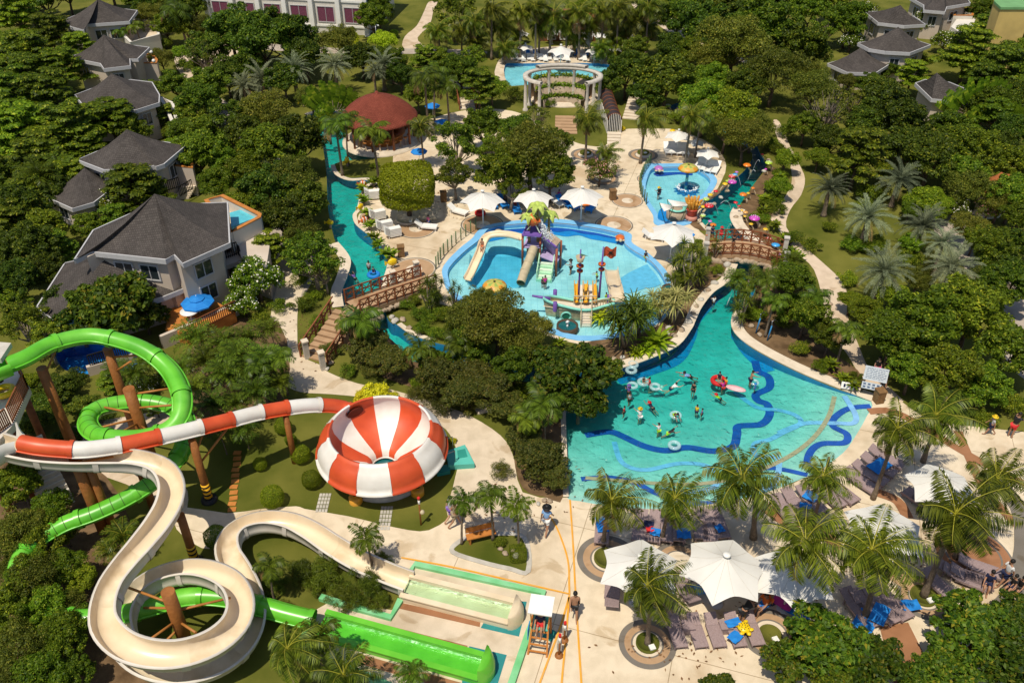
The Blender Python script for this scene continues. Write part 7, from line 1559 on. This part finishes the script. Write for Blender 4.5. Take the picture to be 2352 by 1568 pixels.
def stake(px, py, h, label, ball):
    t = thing('marker_post', label, 'post', (*G(px,py),0)); part(t, 'shaft', MB().tube([(0,0,0),(0,0,h)], .045, 8), 'pole')
    if ball: part(t, 'knob', MB().ball((0,0,h+.07),.09,n=10,m=7), 'red'); part(t, 'collar', MB().tube([(0,0,h-.35),(0,0,h-.1)], .06, 8), 'white'); part(t, 'shower_head', MB().ball((.12,0,h*.5),.13,n=10,m=7), 'tubebeige')
    else:
        part(t, 'collar', MB().tube([(0,0,h-.5),(0,0,h-.15)], .065, 8), 'white'); part(t, 'cap', MB().tube([(0,0,h-.14),(0,0,h+.05)], .065, 8), 'red'); part(t, 'base', MB().lathe([(.2,.0),(.18,.1),(.05,.14)],n=12), 'pole'); part(t, 'box', MB().box((0,.12,.6),(.2,.2,.5)), 'greystone')
stake(967,1205,1.9,'slim brown shower post with a red knob on the bowl lawn',True); stake(1284,1505,1.5,'short striped post with white collar and red cap on the painted lines',False); stake(1296,1470,1.3,'short striped post just behind another on the painted lines',False)
for (px, py, l) in ((1736,765,'blue leaning pole with a shower hook on the river terrace'),(1762,782,'blue leaning pole closer to the wave pool')): t = thing('shower_pole', l, 'shower', (*G(px,py),0)); part(t, 'pole', MB().tube([(0,0,0),(.1,0,1.2)], .05, 8), 'wallblue'); part(t, 'hook', MB().tube([(.1,0,1.2),(.1,.1,1.5),(.3,.2,1.55),(.5,.2,1.4)], .025, 6), 'steel')
# lifeguard chair
LC = Vector((*G(1240,1472),0)); lc = thing('lifeguard_chair', 'wooden lifeguard chair with a white canopy on the splash deck', 'lifeguard chair', LC, -.18)
part(lc, 'canopy', MB().box((0,.1,2.45),(1.05,.95,.07),0,.12), 'white')
for sx in (-1,1):
    part(lc, 'leg', MB().bar((sx*.42,-.75,0),(sx*.36,-.1,1.15),.08), 'orangewood'); part(lc, 'leg', MB().bar((sx*.42,.5,0),(sx*.38,.4,2.42),.08), 'orangewood'); part(lc, 'armrest', MB().box((sx*.38,.05,1.45),(.08,.75,.06)), 'orangewood'); part(lc, 'canopy_post', MB().bar((sx*.38,-.12,1.1),(sx*.42,-.2,2.4),.05), 'orangewood')
part(lc, 'seat', MB().box((0,.1,1.12),(.72,.6,.06)), 'turq'); part(lc, 'backrest', MB().box((0,.38,1.5),(.70,.06,.6)), 'turq')
for i in range(4): part(lc, 'rung', MB().box((0,-.68+.17*i,.2+.25*i),(.78,.07,.06)), 'orangewood')
single('towel', MB().box((0,0,0),(.5,.03,.7)), 'blue', 'blue towel hung on the side of the lifeguard chair', 'towel', (LC.x-.52, LC.y-.1, .95), 1.4)
mat4([(1258,1440),(1280,1452),(1266,1475),(1246,1462)], 'turqd')
# stepping stones and paved strips in the bowl lawn
for i in range(11): x, y = G(545-i*1.3+ (i%3), 1040+i*13); structure('stepping_stone', MB().box((x,y,.015),(.42,.30,.05),.1*(i%3)), 'orangewood')
for (px, py, n, w_) in ((744,1150,5,.55),(886,1185,6,.62)):
    x, y = G(px,py)
    for i in range(n):
        for j in range(4): structure('stone_paver', MB().box((x+(j-1.5)*.16,y+(i-n/2)*.28,.012),(.13,.22,.04),.0), 'greystone')
# palm island
poly('palm_island', [(1040,1268),(1052,1246),(1085,1232),(1150,1226),(1205,1236),(1213,1312),(1170,1306),(1110,1292)], .030, 'grass'); structure('pebble_edge', strip(WS([(1040,1268),(1052,1246),(1085,1232),(1150,1226),(1205,1236),(1213,1312),(1170,1306),(1110,1292)],4), .25, .05, True, h=.05), 'greystone')
bh = thing('garden_bench', 'orange timber bench among the three palms', 'bench', (*G(1105,1240),.03), .3); part(bh, 'seat', MB().box((0,0,.42),(1.5,.4,.06)), 'orangewood'); part(bh, 'backrest', MB().box((0,.2,.7),(1.5,.05,.35)), 'orangewood')
for x in (-.6,.6): part(bh, 'leg', MB().box((x,0,.2),(.08,.36,.39)), 'orangewood')
T('bush', 1150, 1245, 22)
# planters at palm feet
for (px, py, rp) in ((1487,1478,24),(1393,1283,26),(1768,1460,24),(2120,1370,26),(1477,352,12),(1345,352,12),(936,505,24)):
    x, y = G(px,py); r = rp/PPM(px,py); structure('planting_bed', MB().lathe([(r*1.12,.016),(r*1.12,.16),(r,.16),(r,.12),(.02,.12)],(x,y,0),32), 'coping' if px == 936 else 'grass')
    lm_ = single('ground_light', MB().box((0,0,.06),(.26,.26,.1)).box((0,0,.12),(.18,.18,.03)), 'white', where(px, py, 'small square white ground light'), 'light', (x+r*.35, y-r*.6, .10), .3)
lamp = thing('street_lamp', 'slim grey street lamp beside the service road', 'street lamp', (*G(868,124),0)); part(lamp, 'pole', MB().tube([(0,0,0),(0,0,3.4)], [.06,.04], 8), 'steel'); part(lamp, 'head', MB().tube([(0,0,3.35),(.15,-.2,3.5),(.5,-.6,3.5)], [.04,.07,.1], 8), 'steel')
single('drain_cover', MB().box((0,0,.08),(1.1,1.1,.12)).box((0,0,.145),(.95,.95,.02)), 'coping', 'square pale concrete slab on the grass under the trees', 'slab', (*G(1110,935),0), .4)
# rocks
rk = []
for i in range(3):
    mb = MB().ball((0,0,0), 1, (1,.8,.65), 10, 7); rr_ = random.Random(i); mb.v = [tuple(c_*(1+.22*rr_.uniform(-1,1)) for c_ in v) for v in mb.v]; rk.append(setmats(mb.mesh('rock'), 'stone')); rk[-1].materials.clear(); setmats(rk[-1], 'stone' if i else 'greystone')
ROCKS = [(1640,652,11),(1626,668,9),(1655,632,11),(1610,690,9),(1600,705,8),(1592,722,8),(1580,742,12),(1565,760,10),(1548,772,9),(1530,768,12),(1520,785,9),(1500,790,14),(1535,755,10),(1470,812,8),(1450,815,8),(1430,822,8),(1410,826,9),(1390,832,7),(1670,610,12),(1660,600,10),(1905,700,8),(908,738,12),(925,735,10),(940,755,9),(900,730,9),(960,765,10),(760,835,9),(752,848,7),(1160,1272,9),(1178,1265,8),(1185,1278,10),(1150,1262,8),(1250,1150,8),(1236,1158,7),(1262,1152,8),(1700,530,8),(1712,548,8),(1690,500,7),(1640,470,7),(1655,455,7),(1670,440,7),(1610,500,8),(1755,395,7),(1765,370,7),(1560,590,10),(1570,610,8),(1725,750,9),(1745,770,8)]
for i, (px, py, rp) in enumerate(ROCKS):
    o = link('rock', rk[i%3], None, (*G(px,py),.08)); s_ = rp/PPM(px,py)*.9; o.scale = (s_,s_,s_*.9); o.rotation_euler = (0,0,i*1.1); tag(o, where(px, py, ('small ' if rp < 9 else 'rounded ')+'tan rock'), 'rock', 'rocks along the water and planting')
# swim rings in the water
P('clearring', (.55,.75,.80), rough=.1, spec=.6)
mm = M['clearring']; mm.node_tree.nodes['Principled BSDF'].inputs['Alpha'].default_value = .45
ring = Proto('swim_ring','swim ring').add('tube', MB().lathe([(.40+.16*math.cos(a), .16*math.sin(a)) for a in np.linspace(0,2*PI,13)], n=26), 'clearring')
for q in ((1454,836,1,'clear swim ring drifting by the bank, one of two together'),(1450,849,1.05,'clear swim ring drifting next to another by the bank'),(1478,876,1.1,'clear swim ring with a small child among bathers'),(1505,887,1,'clear swim ring held by a bather in red'),(1453,884,.95,'clear swim ring with blue print near the tree'),(1552,952,1,'clear swim ring around a diving bather'),(1549,1021,1.05,'clear swim ring alone over the dark wavy stripe'),(1733,877,.8,'small clear ring by the bare-chested man')): ring.put(q[3], (*G(q[0],q[1]),-.03), 0, q[2]*.66, 'clear swim rings')
ring.put('red swim ring with a bather sitting in it', (*G(1651,874),0), 0, .95, None, {'tube':'red'}); ring.put('blue swim ring in the lazy river', (*G(858,630),-.02), 0, .9, None, {'tube':'blue'})
pk = thing('pink_float', 'pale pink half moon float in the wave pool', 'float', (*G(1690,893),0), -.4, None, .8); P('floatpink', (.72,.40,.42), rough=.35); part(pk, 'mat', MB().ball((0,0,.05), .8, (1,.42,.18), 20, 8), 'floatpink'); part(pk, 'seat_line', MB().tube([(-.6,-.1,.16),(0,-.16,.2),(.6,-.1,.16)], .03, 6), 'white')

FL = []
for (px, py, sx, sy, n) in ((1250,470,160,25,60),(1000,480,60,60,40),(1560,1500,160,60,60),(1750,1390,120,60,40),(2050,1300,160,120,70),(690,760,40,120,50),(1120,1180,80,60,30),(1280,1100,60,80,30),(1400,400,60,50,30)):
    for k in range(n):
        x, y = G(px+random.gauss(0,sx*.5), py+random.gauss(0,sy*.5)); FL.append((x, y, .065))
FL = np.array(FL); o = link('fallen_leaves', setmats(quadmesh('fallen_leaves', leaves(FL, np.tile([0,0,1.0],(len(FL),1)), .16, .08, .12)), 'lf_dry')); tag(o, 'dry fallen leaves scattered over the pale paving', 'leaves', kind='stuff')
# ================================================================== people
def skinmesh(name, V, E, R, root=0, sub=1):
    me = bpy.data.meshes.new(name); me.from_pydata([tuple(v) for v in V], E, []); o = bpy.data.objects.new(name, me); COL.objects.link(o)
    m = o.modifiers.new('s', 'SKIN'); m.use_smooth_shade = True
    for i, r in enumerate(R): me.skin_vertices[0].data[i].radius = (r, r) if not hasattr(r, '__len__') else r
    me.skin_vertices[0].data[root].use_root = True
    o.modifiers.new('u', 'SUBSURF').levels = sub; o.modifiers['u'].render_levels = sub
    dg = bpy.context.evaluated_depsgraph_get(); dg.update(); ev = o.evaluated_get(dg); out = bpy.data.meshes.new_from_object(ev, depsgraph=dg)
    bpy.data.objects.remove(o); out.name = name; return out
def pose(hip=(0,0), knee=(0,0), lean=0, sh=(0,0), el=(.25,.25), ab=(.14,.14), head=0, spread=.02):
    V = []; E = []; R = []; ix = {}
    def add(k, p, r, par=None):
        ix[k] = len(V); V.append(Vector(p)); R.append(r)
        if par is not None: E.append((ix[par], ix[k]))
        return V[-1]
    u = Vector((0, math.sin(lean), math.cos(lean))); f = Vector((0, math.cos(lean), -math.sin(lean)))
    p = add('pelvis', (0,0,.93), (.15,.11)); w_ = add('waist', p+u*.17, (.125,.095), 'pelvis'); c_ = add('chest', p+u*.36, (.155,.105), 'waist'); n = add('neck', p+u*.53, .055, 'chest')
    hu = Vector((0, math.sin(lean*.4+head), math.cos(lean*.4+head))); a = add('jaw', n+hu*.08+Vector((0,.015,0)), .075, 'neck'); b = add('skull', n+hu*.17, (.082,.10), 'jaw'); add('crown', n+hu*.245, .065, 'skull')
    for i, s in enumerate((-1,1)):
        h = add(f'hip{i}', p+Vector((s*.09,0,-.06)), .095, 'pelvis'); th = hip[i]; k = add(f'knee{i}', h+Vector((s*spread,math.sin(th),-math.cos(th)))*.42, .058, f'hip{i}'); t2 = th-knee[i]
        m = add(f'calf{i}', k+Vector((0,math.sin(t2),-math.cos(t2)))*.14, .056, f'knee{i}'); q = add(f'ankle{i}', k+Vector((0,math.sin(t2),-math.cos(t2)))*.40, .036, f'calf{i}')
        d = Vector((s*.02,math.cos(t2*.7),math.sin(t2*.7)-.25)); add(f'toe{i}', q+d*.17, (.042,.022), f'ankle{i}')
        so = add(f'sho{i}', c_+u*.09+Vector((s*.165,0,0)), .062, 'chest'); t = sh[i]+lean*.0; e = add(f'elb{i}', so+Vector((s*math.sin(ab[i]), math.sin(t)*math.cos(ab[i]), -math.cos(t)*math.cos(ab[i])))*.28, .042, f'sho{i}')
        t3 = t+el[i]; fd = Vector((s*.06, math.sin(t3), -math.cos(t3))); fd.normalize(); wr = add(f'wri{i}', e+fd*.24, .026, f'elb{i}'); pm = add(f'palm{i}', wr+fd*.06, (.034,.018), f'wri{i}'); kn = add(f'kn{i}', wr+fd*.09, (.034,.016), f'palm{i}')
        side = fd.cross(Vector((s,0,0))).normalized()
        for j, (o, l) in enumerate(((-.03,.065),(-.01,.078),(.01,.074),(.028,.058))): f1 = add(f'f{i}{j}', kn+side*o+fd*l*.5, .0095, f'kn{i}'); add(f'g{i}{j}', f1+fd*l*.5+Vector((-s*.012,0,0)), .008, f'f{i}{j}')
        tq = add(f't{i}', pm+side*.045+fd*.02, .011, f'palm{i}'); add(f'u{i}', tq+side*.012+fd*.035, .009, f't{i}')
    return V, E, R, ix, hu
def subset(V, R, ix, keys, edges, k=1.0, add_=.012):
    ii = [ix[q] for q in keys]; mp = {q: j for j, q in enumerate(keys)}
    g = lambda r: tuple(x*k+add_ for x in r) if hasattr(r, '__len__') else r*k+add_
    return [V[i] for i in ii], [(mp[a], mp[b]) for a, b in edges], [g(R[i]) for i in ii]
def person_proto(key, **kw):
    V, E, R, ix, hu = pose(**kw); zmin = min(v.z for v in V)-.03 if not kw.get('float') else 0
    V = [v-Vector((0,0,zmin)) for v in V]
    body = skinmesh('body', V, E, R)
    p = Proto('person', 'person'); p.top = V[ix['crown']].z
    sk_ = V[ix['skull']]; fx = MB(); fwd = Vector((0,1,0)); up = hu; fwd = (fwd-up*fwd.dot(up)).normalized(); rt = fwd.cross(up)
    for s in (-1,1): fx.ball(sk_+fwd*.092+rt*s*.034-up*.005, .013, n=6, m=4)
    fx.box(sk_+fwd*.088-up*.085, (.05,.012,.012))
    nose = MB().ball(sk_+fwd*.10-up*.035, .02, (.8,1,1.2), 6, 4)
    for s in (-1,1): nose.ball(sk_+rt*s*.088-up*.02, .03, (.4,.7,1), 6, 4)
    hair = MB().ball(sk_+up*.022-fwd*.018, .117, (.86,1,1), 14, 8, z0=-.15)
    K = [('pelvis','waist'),('waist','chest'),('chest','neck')]; sv = subset(V, R, ix, ['pelvis','waist','chest','sho0','sho1','elb0','elb1'], [('pelvis','waist'),('waist','chest'),('chest','sho0'),('chest','sho1'),('sho0','elb0'),('sho1','elb1')], 1.03)
    sv[0][5] = sv[0][3].lerp(sv[0][5], .62); sv[0][6] = sv[0][4].lerp(sv[0][6], .62)
    shirt = skinmesh('shirt', *sv)
    hv = subset(V, R, ix, ['pelvis','hip0','hip1','knee0','knee1'], [('pelvis','hip0'),('pelvis','hip1'),('hip0','knee0'),('hip1','knee1')], 1.04)
    hv[0][3] = hv[0][1].lerp(hv[0][3], .72); hv[0][4] = hv[0][2].lerp(hv[0][4], .72); hv[2][3] = hv[2][4] = .085
    shorts = skinmesh('shorts', *hv)
    setmats(body, 'skin')
    p.parts.append(('body', body, [('face', setmats(fx.mesh('face'), 'hair')), ('nose', setmats(nose.mesh('nose'), 'skin'))])); p.parts.append(('hair', setmats(hair.mesh('hair'), 'hair'), []))
    p.parts.append(('shirt', setmats(shirt, 'navy'), [])); p.parts.append(('shorts', setmats(shorts, 'black'), []))
    hat = MB().lathe([(.02,.13),(.09,.115),(.115,.04),(.12,.0),(.22,-.02),(.22,-.03),(.11,-.01)], n=16); hat.v = [tuple(Vector(v)+sk_+up*.03) for v in hat.v]; p.parts.append(('hat', setmats(hat.mesh('hat'), 'white'), [])); return p
PP = {'stand':person_proto('stand'), 'walk':person_proto('walk', hip=(.42,-.36), knee=(.15,.35), sh=(-.4,.45), lean=.05), 'sit':person_proto('sit', hip=(1.5,1.45), knee=(1.45,1.5), sh=(.5,.6), el=(.7,.6), lean=.1),
 'bend':person_proto('bend', lean=1.05, hip=(.1,.0), knee=(.25,.2), sh=(.6,.8), el=(.3,.2)), 'reach':person_proto('reach', sh=(1.3,1.1), el=(.2,.3), lean=.15, ab=(.3,.3)), 'swim':person_proto('swim', lean=1.15, hip=(-.7,-1.0), knee=(.5,.3), sh=(1.9,1.4), el=(.2,.5), ab=(.5,.5), head=-.5), 'hands':person_proto('hands', sh=(.4,.5), el=(1.3,1.4), ab=(.25,.25), lean=.08)}
def person(pz, px, py, hpx, face, label, shirt=None, shorts='black', hat=None, skin='skin', z=0.0, grp=None, hair='hair', child=1.0):
    """hpx unused guard; size comes from the place; face in degrees (0 = away from the camera)"""
    p = PP[pz]; x, y = G(px, py, max(z, 0)); m = {'body':skin,'nose':skin,'hair':hair,'shorts':shorts}; sk2 = []
    if shirt: m['shirt'] = shirt
    else: sk2.append('shirt')
    if hat: m['hat'] = hat
    else: sk2.append('hat')
    return p.put(label, (x, y, z), math.radians(face), child, None, m, 'person', sk2)
P('greyshirt', (.45,.46,.48), rough=.8); P('skyblue', (.22,.38,.66), rough=.8); P('whiteshirt', (.72,.71,.70), rough=.8); P('limecloth', (.45,.75,.03), rough=.7); P('redcloth2', (.62,.03,.035), rough=.7); P('orangecloth', (.72,.15,.02), rough=.7); P('yellowcap', (.75,.50,.02), rough=.7); P('khaki', (.30,.24,.16), rough=.8); P('bluecap', (.03,.28,.5), rough=.7)
Z = 0.0; wz = -.72
PEOPLE = [
('walk',1318,1416,0,178,'bare-chested man in black shorts walking along the painted lines',None,'black',None,'skin',0,1.06),
('walk',1254,1222,0,-20,'person in a blue shirt and dark cap walking past the clipped hedge','skyblue','whiteshirt','black','skin',0,1.12),
('walk',1036,1196,0,-60,'person in purple shorts beside the three palms','greyshirt','purple',None,'skinlight',0,1.05),('walk',1046,1208,0,-70,'bare-legged person walking under the three palms','khaki','khaki',None,'skin',0,1.05),
('stand',2008,868,0,170,'person in a black top and pink shorts behind the notice board','black','magenta',None,'skinlight',0,.95),('walk',2026,886,0,175,'bare-chested man in dark shorts behind the notice board',None,'navy',None,'skin',0,1.08),
('walk',2270,998,0,70,'child in a yellow hat carrying a pink bag on the upper terrace','greyshirt','navy','yellowcap','skin',0,.85),('reach',2318,1004,0,-60,'person in a black top and red trousers on the upper terrace','black','redcloth2',None,'skin',0,1.05),
('walk',2299,1344,0,100,'person in a white shirt with a blue backpack on the terrace','whiteshirt','navy',None,'skin',0,1.08),('sit',2262,1352,0,150,'person in dark clothes seated at the end of the loungers','navy','navy',None,'skin',0,1),('sit',2318,1358,0,120,'seated child in black beside the almond tree','black','navy',None,'skin',0,.9),('sit',2335,1362,0,120,'seated child in black with a lime collar','black','black',None,'skin',0,.9),
('walk',1840,1384,0,140,'person in a swimsuit and white cap under the palm fronds','bluecap','khaki','white','skin',0,1),('bend',1700,1432,0,-60,'person in black bending over the fourth lounger','black','black',None,'skin',0,1.05),('sit',1752,1405,0,120,'person in an orange top seated by the palm ring','orangecloth','blue',None,'skin',0,1.05),('sit',1766,1400,0,100,'second person in orange seated by the palm ring','orangecloth','navy',None,'skin',0,.95),
('hands',1634,548,0,170,'person in dark clothes at the rail of the arched footbridge','navy','navy',None,'skin',.7,.95),('stand',1654,552,0,175,'person in a red hooded coat on the arched footbridge','redcloth2','redcloth2','redcloth2','skin',.72,.98),('hands',1682,573,0,-30,'person in black leaning on the near rail of the arched footbridge','black','black',None,'skin',.8,1),('stand',1622,549,0,170,'small child in white and orange on the arched footbridge','whiteshirt','orangecloth',None,'skin',.6,.6),
('hands',1311,623,0,60,'adult in a grey shirt and black hat wading in the play pool','greyshirt','black','black','skin',-.3,1.08),('stand',1252,657,0,10,'person in a pink shirt and black shorts at the foot of the tower stairs','magenta','black',None,'skin',-.3,.98),('stand',1246,653,0,30,'dark dressed child beside the person in pink','navy','navy',None,'skin',-.3,.75),('reach',1371,640,0,70,'child in lime and black reaching by the ship masts','limecloth','black',None,'skin',-.3,.75),('sit',1482,590,0,200,'person in black and lime sitting on the play pool rim','black','limecloth',None,'skin',-.35,.95),('stand',1391,697,0,40,'child in lime on the deck of the play ship','limecloth','navy',None,'skin',.3,.75),('sit',1108,574,0,170,'bare-chested child coming down the open chute',None,'bucketorange',None,'skin',.62,.72),
('hands',1512,452,0,30,'adult in black holding a child in the small pool','black','navy','yellowcap','skin',-.3,1),('hands',1516,449,0,-40,'toddler in navy held up in the small pool','navy','navy',None,'skin',.1,.6),
('stand',1592,900,0,150,'swimmer in black standing alone in the middle of the wave pool','black','black',None,'skin',wz+.25,.95),('swim',1543,886,0,-70,'swimmer in a white shirt paddling in the wave pool','whiteshirt','navy',None,'skinlight',wz,.95),('reach',1493,880,0,100,'swimmer in red leaning over a clear ring','redcloth2','red',None,'skin',wz,.9),('swim',1508,889,0,-100,'swimmer in black and white on a clear ring','whiteshirt','black','aqua','skin',wz,.9),('sit',1478,876,0,180,'tiny child in black inside a clear swim ring','black','black',None,'skin',-.2,.6),
('reach',1723,878,0,-80,'bare-chested man bending towards a small ring in the wave pool',None,'navy',None,'skin',-.45,1.05),('stand',1734,890,0,60,'small child in blue beside the bare-chested man','blue','blue','blue','skin',-.45,.6),('sit',1651,872,0,170,'bather in black sitting in the red ring','navy','black',None,'skin',-.2,.85),('reach',1661,888,0,30,'bather in pink and red pushing the red ring','magenta','red',None,'skin',wz,.9),('stand',1667,878,0,120,'bather in black and yellow behind the red ring','yellowcap','black',None,'skin',wz,.85),('swim',1655,908,0,60,'child in black and lime with a red cap in the wave pool','limecloth','black','red','skin',wz,.8),
('stand',1446,920,0,40,'bather in a striped grey shirt near the tree','greyshirt','black',None,'skin',wz+.2,.9),('hands',1444,903,0,10,'bather in purple under the tree edge','purple','black','purple','skin',wz+.2,.9),('stand',1433,949,0,60,'child in red and black by the shaded water','redcloth2','black',None,'skin',wz+.3,.75),('reach',1470,958,0,20,'bather in a white shirt and orange cap','whiteshirt','whiteshirt','yellowcap','skin',wz+.1,1),('bend',1549,955,0,200,'bather in black and white diving over a clear ring','black','limecloth',None,'skin',wz+.2,.9),('reach',1513,990,0,30,'child in white and lime wading in the wave pool','whiteshirt','limecloth',None,'skin',wz+.2,.85),('swim',1536,990,0,-80,'child in black floating beside the child in white','black','limecloth',None,'skin',wz+.1,.85),
('swim',1500,930,0,40,'swimmer with a red cap in open water of the wave pool','navy','black','red','skin',wz,.85),('stand',1600,945,0,-40,'child in yellow standing alone in the wave pool','yellowcap','navy',None,'skin',wz+.2,.8),('stand',1612,950,0,70,'child in purple beside the child in yellow','purple','black',None,'skin',wz+.2,.7),('swim',1585,860,0,100,'swimmer in sky blue near the neck of the wave pool','skyblue','black',None,'skin',wz,.85),('hands',1640,690,0,0,'bather in white under the bend of the river','whiteshirt','black',None,'skin',wz,.9),
('stand',847,612,0,0,'bather in a grey shirt in the lazy river','greyshirt','black',None,'skin',wz,1),('stand',874,650,0,20,'bather in magenta holding up hands in the lazy river','magenta','black','bluecap','skin',wz,.95),('sit',858,628,0,0,'bather in blue sitting in the blue ring','navy','blue',None,'skin',-.25,.85),('swim',815,632,0,40,'bather in purple swimming close to the shaded river bank','purple','black',None,'skin',wz,.95),('swim',764,580,0,-30,'bather in pink half hidden by tree branches','magenta','black',None,'skin',wz,.95),
('sit',1183,478,0,180,'person in red on a blue lounger under the sunshade','redcloth2','navy',None,'skin',.0,.95),('sit',1284,458,0,170,'person in magenta among bags under the mid sunshade','magenta','navy',None,'skin',0,.95),('sit',985,517,0,150,'person in pink resting under the box tree','pinkcloth','blue',None,'skin',0,.95),('sit',1560,556,0,160,'person in dark clothes under the sunshade by the arched footbridge','navy','blue',None,'skin',0,.95),
('stand',1578,112,0,0,'distant person in dark clothes on the upper walk','navy','navy',None,'skin',0,.75),('stand',1600,116,0,0,'distant person in brown on the upper walk','khaki','black',None,'skin',0,.7),('stand',1508,52,0,0,'distant person near the palms on the upper walk','khaki','redcloth2',None,'skin',0,.7),('sit',6,892,0,90,'person in red seated at the top of the slide tower','redcloth2','black',None,'skin',5.62,1),('sit',1216,1458,0,120,'lifeguard in dark clothes on the wooden chair','navy','red',None,'skin',.0,1.0)]
for q in PEOPLE:
    k = q[11]*(.70 if q[2] < 720 and q[2] > 200 and 'slide tower' not in q[5] and 'chute' not in q[5] else (.72 if 860 < q[2] < 995 and q[1] < 1760 and q[1] > 1400 else 1))
    zz = q[10] if not (860 < q[2] < 995 and 1400 < q[1] < 1760) else q[10]*.9
    r = person(q[0], q[1], q[2], q[3], q[4], q[5], q[6], q[7], q[8], q[9], zz, None, 'hair', k)
    if 'lifeguard' in q[5]: r.location = (LC.x, LC.y+.12, .68); r.rotation_euler = (0,0,PI-.18)
yr = single('yellow_tube', MB().lathe([(.4+.17*math.cos(a), .17*math.sin(a)) for a in np.linspace(0,2*PI,13)], n=24), 'floatyellow', 'yellow swim tube held at the top of the slide tower', 'swim ring', (*G(10,898,5.8),5.8))
